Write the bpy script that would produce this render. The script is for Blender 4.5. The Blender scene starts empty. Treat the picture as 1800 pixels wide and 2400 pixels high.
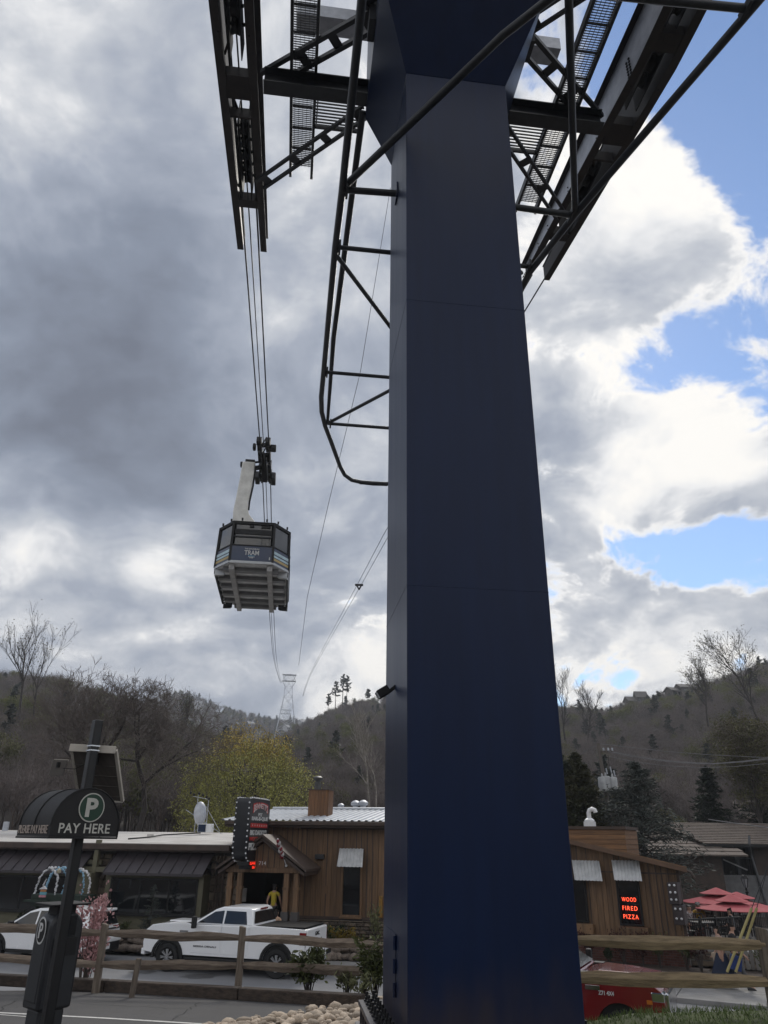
import bpy, bmesh, math, random
import numpy as np
from mathutils import Vector, Matrix, noise as mnoise
rng = random.Random(7)
R = math.radians
sc = bpy.context.scene
COL = sc.collection

# ------------------------------------------------------------------ camera
CZ = 4.2                     # eye height above the street
FPX, TP, ROLL = 1700.0, 0.4497, 0.0127
PITCH = math.atan(TP); cP, sP = math.cos(PITCH), math.sin(PITCH)
cam_d = bpy.data.cameras.new('camera'); cam = bpy.data.objects.new('camera', cam_d); COL.objects.link(cam)
cam_d.sensor_fit = 'VERTICAL'; cam_d.sensor_height = 24.0; cam_d.lens = FPX / 2400 * 24.0
cam_d.clip_start = 0.1; cam_d.clip_end = 8000
_r = Vector((1, 0, 0)); _u = Vector((0, -sP, cP)); _f = Vector((0, cP, sP))
_rc = _r * math.cos(ROLL) + _u * math.sin(ROLL); _uc = _u * math.cos(ROLL) - _r * math.sin(ROLL)
cam.matrix_world = Matrix(((_rc.x, _uc.x, -_f.x, 0), (_rc.y, _uc.y, -_f.y, 0), (_rc.z, _uc.z, -_f.z, CZ), (0, 0, 0, 1)))
sc.camera = cam

def ray(px, py):             # direction through a photo position (survey helper), scaled to y = 1
    u = px - 900; v = py - 1200
    u0 = u * math.cos(ROLL) + v * math.sin(ROLL); v0 = -u * math.sin(ROLL) + v * math.cos(ROLL)
    y = FPX * cP + v0 * sP
    return Vector((u0 / y, 1.0, (FPX * sP - v0 * cP) / y))
def PY(px, py, Y): d = ray(px, py); return Vector((d.x * Y, Y, d.z * Y + CZ))
def PZ(px, py, z): d = ray(px, py); k = (z - CZ) / d.z; return Vector((d.x * k, k, z))

# ------------------------------------------------------------------ sky
SUN_EL, SUN_AZ = R(40), R(9)         # ahead of the camera, behind the tower
world = bpy.data.worlds.new('World'); sc.world = world; world.use_nodes = True
wn, wl = world.node_tree.nodes, world.node_tree.links
for n in list(wn): wn.remove(n)
def wm(op, a, b=None, c=None, clamp=False):
    n = wn.new('ShaderNodeMath'); n.operation = op; n.use_clamp = clamp
    for i, x in enumerate((a, b, c)):
        if x is None: continue
        if isinstance(x, (int, float)): n.inputs[i].default_value = x
        else: wl.new(x, n.inputs[i])
    return n.outputs[0]
def wv(op, a, b=None, k=None):
    n = wn.new('ShaderNodeVectorMath'); n.operation = op
    if k is not None: n.inputs['Scale'].default_value = k
    for i, x in enumerate((a, b)):
        if x is None: continue
        if isinstance(x, (tuple, list, Vector)): n.inputs[i].default_value = tuple(x)
        else: wl.new(x, n.inputs[i])
    return n.outputs['Value'] if op in ('DOT_PRODUCT', 'LENGTH') else n.outputs[0]
def wnoise(vec, scale, detail=6, rough=.55, dist=0.0, w=None):
    n = wn.new('ShaderNodeTexNoise'); n.inputs['Scale'].default_value = scale; n.inputs['Detail'].default_value = detail
    n.inputs['Roughness'].default_value = rough; n.inputs['Distortion'].default_value = dist
    wl.new(vec, n.inputs['Vector']); return n.outputs['Fac']
def wsmooth(x, a, b):
    n = wn.new('ShaderNodeMapRange'); n.interpolation_type = 'SMOOTHSTEP'
    n.inputs['From Min'].default_value = a; n.inputs['From Max'].default_value = b
    wl.new(x, n.inputs['Value']); return n.outputs[0]
def wmix(f, a, b):
    n = wn.new('ShaderNodeMix'); n.data_type = 'RGBA'
    if isinstance(f, (int, float)): n.inputs[0].default_value = f
    else: wl.new(f, n.inputs[0])
    for i, x in ((6, a), (7, b)):
        if isinstance(x, tuple): n.inputs[i].default_value = (*x, 1)
        else: wl.new(x, n.inputs[i])
    return n.outputs[2]
sky = wn.new('ShaderNodeTexSky'); sky.sky_type = 'NISHITA'; sky.sun_disc = False
sky.sun_elevation = SUN_EL; sky.sun_rotation = SUN_AZ; world.cycles.sampling_method = 'MANUAL'; world.cycles.sample_map_resolution = 256; sky.altitude = 400; sky.air_density = 1.0; sky.dust_density = .15; sky.ozone_density = 3.5
tc = wn.new('ShaderNodeTexCoord'); D = tc.outputs['Generated']
sep = wn.new('ShaderNodeSeparateXYZ'); wl.new(D, sep.inputs[0])
zz = wm('ADD', wm('MAXIMUM', sep.outputs[2], 0.0), .50)
comb = wn.new('ShaderNodeCombineXYZ')
wl.new(wm('DIVIDE', sep.outputs[0], zz), comb.inputs[0]); wl.new(wm('DIVIDE', sep.outputs[1], zz), comb.inputs[1])
PL = comb.outputs[0]                                      # position on the cloud deck
warpn = wn.new('ShaderNodeTexNoise'); warpn.inputs['Scale'].default_value = 2.3; warpn.inputs['Detail'].default_value = 3
wl.new(PL, warpn.inputs['Vector'])
PW = wv('ADD', PL, wv('SCALE', wv('SUBTRACT', warpn.outputs['Color'], (.5, .5, .5)), None, .24))
# large cloud masses: where the deck is closed and where it opens, where it is thick (dark) or thin (bright)
def blob_sum(lst):
    s = None
    for (px, py, rad, wgt) in lst:
        d = ray(px, py).normalized(); k = 1.0 / (1 - math.cos(R(rad)))
        g = wm('MULTIPLY', wm('EXPONENT', wm('MULTIPLY', wm('SUBTRACT', wv('DOT_PRODUCT', D, d), 1.0), k)), wgt)
        s = g if s is None else wm('ADD', s, g)
    return s
OPEN = [(1720, 110, 8, .95), (1560, 50, 5, .7), (1480, 150, 3, .35), (1790, 380, 4, .5), (1680, 300, 3, .35), (1640, 1300, 3.0, .65), (1540, 1315, 2.6, .6), (1740, 1270, 3.0, .65), (1450, 1270, 2, .5), (1790, 1390, 2, .4),
        (1560, 770, 2.3, .7), (1660, 825, 2.7, .7), (1500, 880, 1.8, .5), (1575, 885, 1.6, .45), (1790, 920, 2.6, .6), (1280, 420, 2.5, .35), (1330, 480, 2, .2), (1480, 1590, 1.8, .4), (1280, 170, 3, .3), (1700, 640, 2.5, .1),
        (300, 700, 18, -.6), (300, 1150, 16, -.5), (700, 500, 14, -.45), (700, 1300, 10, -.3), (1500, 370, 3.4, -.40), (1620, 430, 3, -.40), (1450, 620, 5, -.40), (1600, 650, 3.6, -.35), (1720, 560, 4, -.35), (1400, 940, 5, -.45), (1600, 1010, 3.5, -.40), (1720, 1080, 3.5, -.40),
        (1480, 1180, 2.5, -.30), (1600, 1190, 2.2, -.25), (1330, 1250, 4, -.40), (1420, 1430, 3, -.30), (1560, 1480, 3.5, -.35), (1720, 1450, 2.5, -.30)]
THICK = [(140, 620, 9, .22), (330, 720, 8, .16), (90, 800, 7, .18), (260, 1040, 6.5, .28), (480, 900, 6, .16), (420, 1090, 5, .18), (60, 1010, 6, .16), (330, 60, 5, .08), (450, 450, 6, .08),
         (690, 1010, 5, .10), (640, 1270, 4, .08), (700, 1430, 4, .10), (300, 1500, 3.5, .06), (120, 1420, 3, .06), (590, 1580, 3, .06), (1480, 690, 4.5, .10), (1620, 720, 3, .10), (1360, 900, 4, .08), (1330, 1060, 4, .08), (1400, 560, 6, -.14), (1300, 700, 4, -.08), (1560, 820, 12, -.13), (1400, 1480, 2.5, .12),
         (40, 90, 8, -.20), (180, 260, 5, -.06), (640, 100, 8, -.16), (700, 560, 6, -.12), (360, 1305, 3.0, -.40), (470, 1290, 2.2, -.14), (90, 1230, 4.5, -.26), (10, 1330, 4, -.20), (860, 1610, 4.5, -.42), (760, 1640, 3, -.2), (210, 1540, 3, -.22), (60, 1500, 3, -.10), (450, 1530, 3, -.12), (900, 1500, 3, -.1),
         (1640, 980, 4.5, -.26), (1520, 1090, 4, -.24), (1700, 1060, 4, -.24), (1490, 360, 4.5, -.36), (1640, 400, 4, -.26), (1330, 330, 3, -.26), (1390, 1570, 5, -.32), (1600, 1530, 4.5, -.28), (1440, 1200, 3, -.22), (1760, 1480, 4, -.22), (1420, 840, 2.5, -.2), (1540, 840, 2.5, -.26)]
n1 = wnoise(PW, 2.6, 5, .55)
n2 = wnoise(PW, 6.5, 6, .6)
n3 = wnoise(PW, 24, 4, .6)
sdir = Vector((math.sin(SUN_AZ), math.cos(SUN_AZ), 0)) * .055
n2s = wnoise(wv('ADD', PW, sdir), 6.5, 4, .6)
opn = wm('MULTIPLY', blob_sum(OPEN), .86)
dens = wm('ADD', wm('SUBTRACT', wm('ADD', .32, wm('MULTIPLY', wm('SUBTRACT', n1, .5), 1.6)), opn), wm('ADD', wm('MULTIPLY', wm('SUBTRACT', n2, .5), 1.9), wm('MULTIPLY', wm('SUBTRACT', n3, .5), 1.05)))
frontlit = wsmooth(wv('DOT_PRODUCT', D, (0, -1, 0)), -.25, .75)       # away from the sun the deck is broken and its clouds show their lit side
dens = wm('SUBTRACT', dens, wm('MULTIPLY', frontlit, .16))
cover = wsmooth(dens, -.13, .20)
thick = wm('ADD', wm('ADD', .43, wm('MULTIPLY', blob_sum(THICK), .92)), wm('ADD', wm('MULTIPLY', wm('SUBTRACT', n1, .5), .62), wm('MULTIPLY', wm('SUBTRACT', n2, .5), .26)))
thick = wm('ADD', thick, wm('MULTIPLY', wm('SUBTRACT', n2s, n2), -.60))
thick = wm('ADD', thick, wm('MULTIPLY', wm('SUBTRACT', n3, .5), wm('SUBTRACT', .30, wm('MULTIPLY', thick, .28))))
edge = wsmooth(dens, .40, .0)                              # thin rims of the cloud let the sun through
thick = wm('SUBTRACT', thick, wm('MULTIPLY', edge, .24))
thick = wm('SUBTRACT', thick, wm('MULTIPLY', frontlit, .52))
ramp = wn.new('ShaderNodeValToRGB'); wl.new(thick, ramp.inputs[0])
els = ramp.color_ramp.elements
els[0].position = 0.0; els[0].color = (1.0, .975, .935, 1)
els[1].position = 1.0; els[1].color = (.155, .176, .228, 1)
for p, c in ((.14, (.86, .86, .865)), (.30, (.56, .585, .635)), (.48, (.365, .403, .482)), (.70, (.236, .272, .346))):
    e = els.new(p); e.color = (*c, 1)
SKYK = .090
cl = wv('SCALE', ramp.outputs[0], None, .605 / SKYK)
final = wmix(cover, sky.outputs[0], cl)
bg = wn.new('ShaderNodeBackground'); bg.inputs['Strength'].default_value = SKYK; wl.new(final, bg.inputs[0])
wo = wn.new('ShaderNodeOutputWorld'); wl.new(bg.outputs[0], wo.inputs[0])

# ------------------------------------------------------------------ sun (veiled by cloud) and exposure
sl = bpy.data.lights.new('sun', 'SUN'); sun = bpy.data.objects.new('sun', sl); COL.objects.link(sun)
sl.energy = 1.0; sl.angle = R(14); sl.color = (1, .95, .86)
sd = Vector((math.sin(SUN_AZ) * math.cos(SUN_EL), math.cos(SUN_AZ) * math.cos(SUN_EL), math.sin(SUN_EL)))
sun.rotation_euler = sd.to_track_quat('Z', 'Y').to_euler(); sun.location = (0, 0, 60)
sc.view_settings.view_transform = 'Standard'; sc.view_settings.look = 'None'
sc.view_settings.exposure = 0.82; sc.view_settings.gamma = 1.0; sc.view_settings.use_curve_mapping = False

# ------------------------------------------------------------------ helpers
def tag(o, label=None, cat=None, group=None, kind=None):
    if label: o['label'] = label
    if cat: o['category'] = cat
    if group: o['group'] = group
    if kind: o['kind'] = kind
    return o
def thing(name, label, cat, loc=(0, 0, 0), rz=0.0, group=None):
    o = bpy.data.objects.new(name, None); COL.objects.link(o); o.empty_display_size = .2
    o.location = loc; o.rotation_euler = (0, 0, rz)
    return tag(o, label, cat, group)
def copy_tree(o, parent=None):
    c = o.copy(); COL.objects.link(c)
    if parent is not None: c.parent = parent
    for ch in list(o.children): copy_tree(ch, c)
    return c

class MB:
    def __init__(s): s.v = []; s.f = []; s.m = []
    def add(s, vs, fs, m=0):
        b = len(s.v); s.v.extend([tuple(x) for x in vs]); s.f.extend([tuple(i + b for i in f) for f in fs]); s.m.extend([m] * len(fs)); return s
    def box(s, c, d, rot=None, m=0):
        x, y, z = d[0] / 2, d[1] / 2, d[2] / 2
        vs = [Vector(p) for p in ((-x, -y, -z), (x, -y, -z), (x, y, -z), (-x, y, -z), (-x, -y, z), (x, -y, z), (x, y, z), (-x, y, z))]
        if rot is not None: vs = [rot @ p for p in vs]
        c = Vector(c)
        return s.add([p + c for p in vs], [(0, 3, 2, 1), (4, 5, 6, 7), (0, 1, 5, 4), (1, 2, 6, 5), (2, 3, 7, 6), (3, 0, 4, 7)], m)
    def box2(s, a, b, m=0):
        return s.box([(a[i] + b[i]) / 2 for i in range(3)], [abs(b[i] - a[i]) for i in range(3)], None, m)
    def hexa(s, p, m=0):    # 8 corners, bottom ring then top ring
        return s.add(p, [(0, 3, 2, 1), (4, 5, 6, 7), (0, 1, 5, 4), (1, 2, 6, 5), (2, 3, 7, 6), (3, 0, 4, 7)], m)
    def beam(s, p0, p1, w, h, m=0, up=(0, 0, 1)):
        p0, p1 = Vector(p0), Vector(p1); d = (p1 - p0); L = d.length
        if L < 1e-6: return s
        d /= L; up = Vector(up)
        if abs(d.dot(up)) > .98: up = Vector((0, 1, 0))
        x = d.cross(up).normalized(); z = x.cross(d)
        vs = [p + x * (sx * w / 2) + z * (sz * h / 2) for p in (p0, p1) for sx, sz in ((-1, -1), (1, -1), (1, 1), (-1, 1))]
        return s.add(vs, [(0, 1, 2, 3), (7, 6, 5, 4), (0, 4, 5, 1), (1, 5, 6, 2), (2, 6, 7, 3), (3, 7, 4, 0)], m)
    def tube(s, pts, r, n=8, m=0, caps=True):
        pts = [Vector(p) for p in pts]; k = len(pts)
        rs = r if isinstance(r, (list, tuple)) else [r] * k
        vs = []; x = None
        for i, p in enumerate(pts):
            d = (pts[min(i + 1, k - 1)] - pts[max(i - 1, 0)]).normalized()
            if x is None:
                a = Vector((0, 0, 1)) if abs(d.z) < .9 else Vector((1, 0, 0)); x = d.cross(a).normalized()
            else:
                x = (x - d * x.dot(d)).normalized()
            y = d.cross(x)
            for j in range(n):
                t = 2 * math.pi * j / n; vs.append(p + (x * math.cos(t) + y * math.sin(t)) * rs[i])
        fs = [(i * n + j, i * n + (j + 1) % n, (i + 1) * n + (j + 1) % n, (i + 1) * n + j) for i in range(k - 1) for j in range(n)]
        if caps: fs += [tuple(range(n - 1, -1, -1)), tuple((k - 1) * n + j for j in range(n))]
        return s.add(vs, fs, m)
    def prism(s, poly, fn, w0, w1, m=0):   # polygon extruded from w0 to w1 through fn(u, v, w)
        n = len(poly); vs = [fn(u, v, w0) for u, v in poly] + [fn(u, v, w1) for u, v in poly]
        fs = [tuple(range(n - 1, -1, -1)), tuple(range(n, 2 * n))] + [(i, (i + 1) % n, n + (i + 1) % n, n + i) for i in range(n)]
        return s.add(vs, fs, m)
    def lathe(s, prof, n=16, M=None, m=0):
        M = M or Matrix(); vs = []
        for r, z in prof:
            for j in range(n):
                t = 2 * math.pi * j / n; vs.append(M @ Vector((r * math.cos(t), r * math.sin(t), z)))
        fs = [(i * n + j, i * n + (j + 1) % n, (i + 1) * n + (j + 1) % n, (i + 1) * n + j) for i in range(len(prof) - 1) for j in range(n)]
        fs += [tuple(range(n - 1, -1, -1)), tuple((len(prof) - 1) * n + j for j in range(n))]
        return s.add(vs, fs, m)
    def ball(s, c, r, m=0, seg=8, sq=(1, 1, 1)):
        c = Vector(c); prof = [(max(1e-4, math.sin(math.pi * i / seg)), -math.cos(math.pi * i / seg)) for i in range(seg + 1)]
        M = Matrix.Translation(c) @ Matrix.Diagonal((r * sq[0], r * sq[1], r * sq[2], 1))
        return s.lathe(prof, seg + 2, M, m)
    def build(s, name, mats, parent=None, loc=None, rot=None, smooth=None, bevel=0, label=None):
        me = bpy.data.meshes.new(name); me.from_pydata(s.v, [], s.f)
        for mt in (mats if isinstance(mats, (list, tuple)) else [mats]): me.materials.append(mt)
        if any(s.m): me.polygons.foreach_set('material_index', s.m)
        bm = bmesh.new(); bm.from_mesh(me); bmesh.ops.recalc_face_normals(bm, faces=bm.faces); bm.to_mesh(me); bm.free()
        if smooth is not None:
            me.shade_smooth(); me.set_sharp_from_angle(angle=R(smooth))
        me.update()
        o = bpy.data.objects.new(name, me); COL.objects.link(o)
        if parent is not None: o.parent = parent
        if loc is not None: o.location = loc
        if rot is not None: o.rotation_euler = rot
        if bevel:
            b = o.modifiers.new('bevel', 'BEVEL'); b.width = bevel; b.segments = 2; b.limit_method = 'ANGLE'; b.angle_limit = R(35)
        if label: o['label'] = label
        return o

def np_obj(name, V, F, mats, parent=None, mi=None, smooth=False):
    """mesh from numpy arrays; F is (n, 3) or (n, 4)"""
    me = bpy.data.meshes.new(name); V = np.asarray(V, np.float32); F = np.asarray(F, np.int32)
    k = F.shape[1]
    me.vertices.add(len(V)); me.vertices.foreach_set('co', V.ravel())
    me.loops.add(F.size); me.loops.foreach_set('vertex_index', F.ravel())
    me.polygons.add(len(F)); me.polygons.foreach_set('loop_start', np.arange(0, F.size, k, dtype=np.int32))
    if mi is not None: me.polygons.foreach_set('material_index', np.asarray(mi, np.int32))
    if smooth: me.polygons.foreach_set('use_smooth', np.ones(len(F), bool))
    for mt in (mats if isinstance(mats, (list, tuple)) else [mats]): me.materials.append(mt)
    me.update(calc_edges=True); me.validate()
    o = bpy.data.objects.new(name, me); COL.objects.link(o)
    if parent is not None: o.parent = parent
    return o

# ------------------------------------------------------------------ materials
MC = {}
def M(name, c, rough=.6, c2=None, scale=3.0, detail=5, bump=0.0, bscale=30.0, metal=0.0, spec=.5, coat=0.0, stretch=(1, 1, 1), rnd=0.0, contrast=(.35, .65), emit=None, estr=0, trans=0.0, alpha=None):
    if name in MC: return MC[name]
    m = bpy.data.materials.new(name); m.use_nodes = True; MC[name] = m
    nt = m.node_tree; N, L = nt.nodes, nt.links; b = N['Principled BSDF']
    b.inputs['Roughness'].default_value = rough; b.inputs['Metallic'].default_value = metal
    b.inputs['Specular IOR Level'].default_value = spec; b.inputs['Coat Weight'].default_value = coat; b.inputs['Coat Roughness'].default_value = .06
    if trans: b.inputs['Transmission Weight'].default_value = trans
    tcn = N.new('ShaderNodeTexCoord'); mp = N.new('ShaderNodeMapping'); mp.inputs['Scale'].default_value = stretch
    L.new(tcn.outputs['Object'], mp.inputs[0]); vec = mp.outputs[0]
    if rnd:
        oi = N.new('ShaderNodeObjectInfo'); ad = N.new('ShaderNodeVectorMath'); ad.operation = 'ADD'
        sv = N.new('ShaderNodeVectorMath'); sv.operation = 'SCALE'; sv.inputs[0].default_value = (37, 17, 23); L.new(oi.outputs['Random'], sv.inputs['Scale'])
        L.new(vec, ad.inputs[0]); L.new(sv.outputs[0], ad.inputs[1]); vec = ad.outputs[0]
    if c2 is None: c2 = tuple(x * .72 for x in c)
    no = N.new('ShaderNodeTexNoise'); no.inputs['Scale'].default_value = scale; no.inputs['Detail'].default_value = detail; no.inputs['Roughness'].default_value = .6
    L.new(vec, no.inputs['Vector'])
    cr = N.new('ShaderNodeValToRGB'); L.new(no.outputs['Fac'], cr.inputs[0])
    cr.color_ramp.elements[0].position = contrast[0]; cr.color_ramp.elements[1].position = contrast[1]
    cr.color_ramp.elements[0].color = (*c2, 1); cr.color_ramp.elements[1].color = (*c, 1)
    col = cr.outputs[0]
    if rnd:
        hv = N.new('ShaderNodeHueSaturation'); mr = N.new('ShaderNodeMapRange'); mr.inputs['To Min'].default_value = 1 - rnd; mr.inputs['To Max'].default_value = 1 + rnd
        L.new(oi.outputs['Random'], mr.inputs[0]); L.new(mr.outputs[0], hv.inputs['Value']); L.new(col, hv.inputs['Color']); col = hv.outputs[0]
    L.new(col, b.inputs['Base Color'])
    rr = N.new('ShaderNodeMapRange'); rr.inputs['To Min'].default_value = max(0, rough - .08); rr.inputs['To Max'].default_value = min(1, rough + .08)
    L.new(no.outputs['Fac'], rr.inputs[0]); L.new(rr.outputs[0], b.inputs['Roughness'])
    if bump:
        n2 = N.new('ShaderNodeTexNoise'); n2.inputs['Scale'].default_value = bscale; n2.inputs['Detail'].default_value = 4; L.new(vec, n2.inputs['Vector'])
        bp = N.new('ShaderNodeBump'); bp.inputs['Strength'].default_value = bump; bp.inputs['Distance'].default_value = .02
        L.new(n2.outputs['Fac'], bp.inputs['Height']); L.new(bp.outputs[0], b.inputs['Normal'])
    if emit: b.inputs['Emission Color'].default_value = (*emit, 1); b.inputs['Emission Strength'].default_value = estr
    return m

navy = M('navy_tower_paint', (.0040, .0138, .051), .34, (.0031, .0108, .041), 1.4, bump=.05, bscale=2.2, spec=.02, coat=.50, stretch=(2.5, 2.5, .22))
def add_dirt(m, zlo, zhi, col):
    nt = m.node_tree; N, L = nt.nodes, nt.links; b = N['Principled BSDF']; b.inputs['Coat Roughness'].default_value = .42
    src = b.inputs['Base Color'].links[0].from_socket; tcn = N.new('ShaderNodeTexCoord'); sx = N.new('ShaderNodeSeparateXYZ'); L.new(tcn.outputs['Object'], sx.inputs[0])
    no = N.new('ShaderNodeTexNoise'); no.inputs['Scale'].default_value = 2.2; no.inputs['Detail'].default_value = 7; mp = N.new('ShaderNodeMapping'); mp.inputs['Scale'].default_value = (1.6, 1.6, .45); L.new(tcn.outputs['Object'], mp.inputs[0]); L.new(mp.outputs[0], no.inputs['Vector'])
    ad = N.new('ShaderNodeMath'); ad.operation = 'MULTIPLY_ADD'; L.new(no.outputs['Fac'], ad.inputs[0]); ad.inputs[1].default_value = -1.3; L.new(sx.outputs[2], ad.inputs[2])
    mr = N.new('ShaderNodeMapRange'); mr.interpolation_type = 'SMOOTHSTEP'; mr.inputs['From Min'].default_value = zhi; mr.inputs['From Max'].default_value = zlo; L.new(ad.outputs[0], mr.inputs[0])
    mx = N.new('ShaderNodeMix'); mx.data_type = 'RGBA'; ml = N.new('ShaderNodeMath'); ml.operation = 'MULTIPLY'; ml.inputs[1].default_value = .6; L.new(mr.outputs[0], ml.inputs[0]); L.new(ml.outputs[0], mx.inputs[0]); L.new(src, mx.inputs[6]); mx.inputs[7].default_value = (*col, 1); L.new(mx.outputs[2], b.inputs['Base Color'])
add_dirt(navy, -.7, .55, (.060, .044, .034))
steel = M('dark_grey_steel', (.028, .031, .036), .48, (.018, .02, .024), 6, bump=.1, bscale=60)
rusty = M('weathered_brown_steel', (.030, .022, .020), .6, (.016, .013, .013), 5, bump=.15)
galv = M('pale_grey_steel', (.50, .52, .56), .5, (.38, .40, .44), 4, metal=.35, bump=.05)
cablem = M('steel_cable', (.03, .032, .036), .5, bump=.2, bscale=300)
black = M('black_paint', (.006, .006, .007), .38, (.004, .004, .005), 4)
blackm = M('matt_black', (.008, .008, .009), .7)
darkgrey = M('charcoal_plastic', (.022, .024, .028), .45, (.016, .017, .02), 5)
white = M('white_paint', (.78, .79, .80), .35, (.70, .71, .72), 2)
carwhite = M('white_car_paint', (.84, .85, .87), .25, (.82, .83, .85), 1.0, coat=.6)
carred = M('dark_red_car_paint', (.17, .007, .011), .22, (.14, .005, .009), 1.0, coat=1.0)
tyre = M('tyre_rubber', (.012, .012, .013), .8, bump=.3, bscale=80)
chrome = M('chrome', (.62, .63, .65), .16, metal=1.0)
alloy = M('alloy_wheel', (.50, .51, .53), .28, metal=.9)
glass = M('dark_window_glass', (.010, .012, .014), .05, (.006, .007, .009), 1.0, spec=.7)
carglass = M('tinted_car_glass', (.012, .014, .017), .04, spec=.7)
redlens = M('red_lamp_lens', (.22, .008, .010), .15, coat=.5)
headl = M('clear_lamp_lens', (.55, .57, .60), .1, coat=.5)
amber = M('amber_lamp_lens', (.55, .16, .02), .2, coat=.5)
asphalt = M('asphalt', (.092, .088, .088), .85, (.058, .055, .055), .9, 8, bump=.5, bscale=120, contrast=(.3, .72))
roadm = M('street_asphalt', (.20, .202, .212), .8, (.15, .152, .162), .5, 8, bump=.3, bscale=120)
concrete = M('concrete', (.27, .265, .26), .85, (.19, .185, .18), 1.5, 7, bump=.3, bscale=60)
paint_line = M('worn_white_line_paint', (.62, .61, .58), .7, (.36, .35, .33), 14, 6, contrast=(.3, .5))
soil = M('mulch_soil', (.07, .05, .04), .95, (.03, .022, .018), 6, 8, bump=.8, bscale=40)
hillm = M('forest_floor', (.085, .070, .062), .95, (.052, .045, .041), .05, 10, bump=.6, bscale=1.5, contrast=(.3, .7))
hillfar = M('hazed_forest_floor', (.085, .09, .11), .95, (.06, .066, .08), .03, 10, contrast=(.3, .7))  # blue of distance haze painted into the ground colour of the far ridge
grassm = M('grass_blades', (.14, .19, .055), .7, (.075, .115, .03), .8, rnd=0)
fencew = M('split_rail_wood', (.27, .215, .165), .85, (.13, .098, .075), 3, 8, bump=.8, bscale=14, stretch=(1, 9, 9), rnd=.18)
fencew2 = M('tan_split_rail_wood', (.33, .25, .15), .85, (.17, .125, .075), 3, 8, bump=.8, bscale=14, stretch=(1, 9, 9), rnd=.15)
fencep = M('fence_post_wood', (.22, .18, .14), .85, (.11, .085, .066), 3, 8, bump=.8, bscale=14, stretch=(9, 9, 1), rnd=.15)
timberm = M('old_landscape_timber', (.085, .062, .047), .9, (.035, .026, .021), 3, 8, bump=.9, bscale=12, stretch=(1, 7, 7), rnd=.2)
stonem = M('river_stone', (.52, .42, .31), .75, (.33, .26, .20), 7, 6, bump=.25, bscale=20, rnd=.38)
boulder = M('brown_boulder', (.19, .15, .12), .85, (.09, .072, .06), 4, 7, bump=.6, bscale=12, rnd=.3)
brownw = M('brown_stained_planks', (.215, .124, .063), .62, (.112, .065, .034), 2.2, 7, bump=.5, bscale=10, stretch=(9, 9, .55), rnd=.22)
brownh = M('brown_stained_boards', (.24, .13, .06), .62, (.13, .07, .034), 2.2, 7, bump=.5, bscale=10, stretch=(.55, 9, 9), rnd=.16)
browntrim = M('dark_brown_trim', (.075, .050, .038), .6, (.045, .030, .024), 3, 6, bump=.3, bscale=10)
chimw = M('orange_brown_planks', (.21, .10, .042), .6, (.12, .058, .026), 2.2, 7, bump=.4, bscale=10, stretch=(9, 9, .55), rnd=.15)
metalroof = M('pale_ribbed_roof_metal', (.52, .54, .57), .45, (.42, .44, .47), 2, metal=.2)
whitemetal = M('corrugated_awning_metal', (.60, .61, .62), .45, (.44, .45, .46), 3, metal=.15)
membrane = M('white_roof_membrane', (.62, .60, .57), .8, (.33, .30, .28), 1.1, 9, bump=.4, bscale=6, stretch=(.5, 2.2, 1), contrast=(.32, .6))
awnm = M('dark_brown_roof_metal', (.052, .044, .050), .45, (.040, .034, .039), 3, rnd=.08)
olive = M('olive_siding_paint', (.135, .125, .080), .7, (.105, .098, .062), 3, bump=.15, bscale=30, rnd=.06)
wallstone = M('fieldstone', (.155, .120, .088), .9, (.065, .052, .042), 5, 7, bump=.9, bscale=14, rnd=.4)
mortar = M('dark_mortar', (.06, .052, .046), .95, (.04, .035, .03), 8, bump=.5)
brickm = M('red_brick', (.150, .062, .048), .9, (.095, .042, .035), 9, 6, bump=.5, bscale=60, rnd=.28)
brickmort = M('brick_mortar', (.17, .15, .135), .95, bump=.4)
interior = M('dark_interior', (.012, .010, .009), .9)
shingle = M('brown_shingles', (.155, .125, .105), .95, (.095, .078, .068), 12, 7, bump=.6, bscale=30, rnd=.1)
umbm = M('faded_red_canvas', (.36, .062, .075), .85, (.31, .050, .062), 3)
skin = M('skin', (.44, .26, .19), .55, (.38, .22, .16), 6)
hairm = M('dark_hair', (.014, .010, .008), .6)
shoem = M('dark_shoe', (.02, .02, .022), .6)
neonr = M('lit_red_neon', (.9, .2, .1), .3, emit=(1.0, .085, .035), estr=1.6)
ledr = M('lit_red_led', (.7, .05, .03), .3, emit=(1.0, .035, .015), estr=.55)
bulbm = M('white_sign_bulb', (.75, .76, .78), .25)
signred = M('sign_red', (.50, .030, .025), .5)
signwhite = M('sign_white', (.62, .62, .61), .5, (.52, .52, .51), 8)
signgreen = M('sign_green', (.008, .045, .024), .4)
bark = M('grey_brown_bark', (.15, .125, .11), .9, (.085, .072, .064), 6, 6, bump=.6, bscale=25)
barkd = M('dark_bark', (.062, .052, .047), .9, (.038, .032, .029), 6, 6)
barkw = M('pale_sycamore_bark', (.34, .31, .28), .85, (.17, .15, .13), 3, 6)
twigm = M('bare_twigs', (.15, .125, .112), .9, (.105, .088, .08), 6)
LEAF = {}
def leafm(name, c, c2):
    m = M(name, c, .6, c2, .55, 5, contrast=(.38, .62)); m.node_tree.nodes['Principled BSDF'].inputs['Specular IOR Level'].default_value = .15
    return m
lf_bud = leafm('yellow_green_buds', (.43, .42, .13), (.30, .30, .10))
lf_olive = leafm('olive_buds', (.12, .112, .046), (.075, .072, .034))
lf_dark = leafm('dark_evergreen_leaves', (.030, .042, .018), (.014, .021, .010))
lf_rust = leafm('bronze_evergreen_leaves', (.055, .050, .022), (.026, .032, .013))
lf_blue = leafm('blue_spruce_needles', (.080, .090, .080), (.040, .048, .043))
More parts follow.
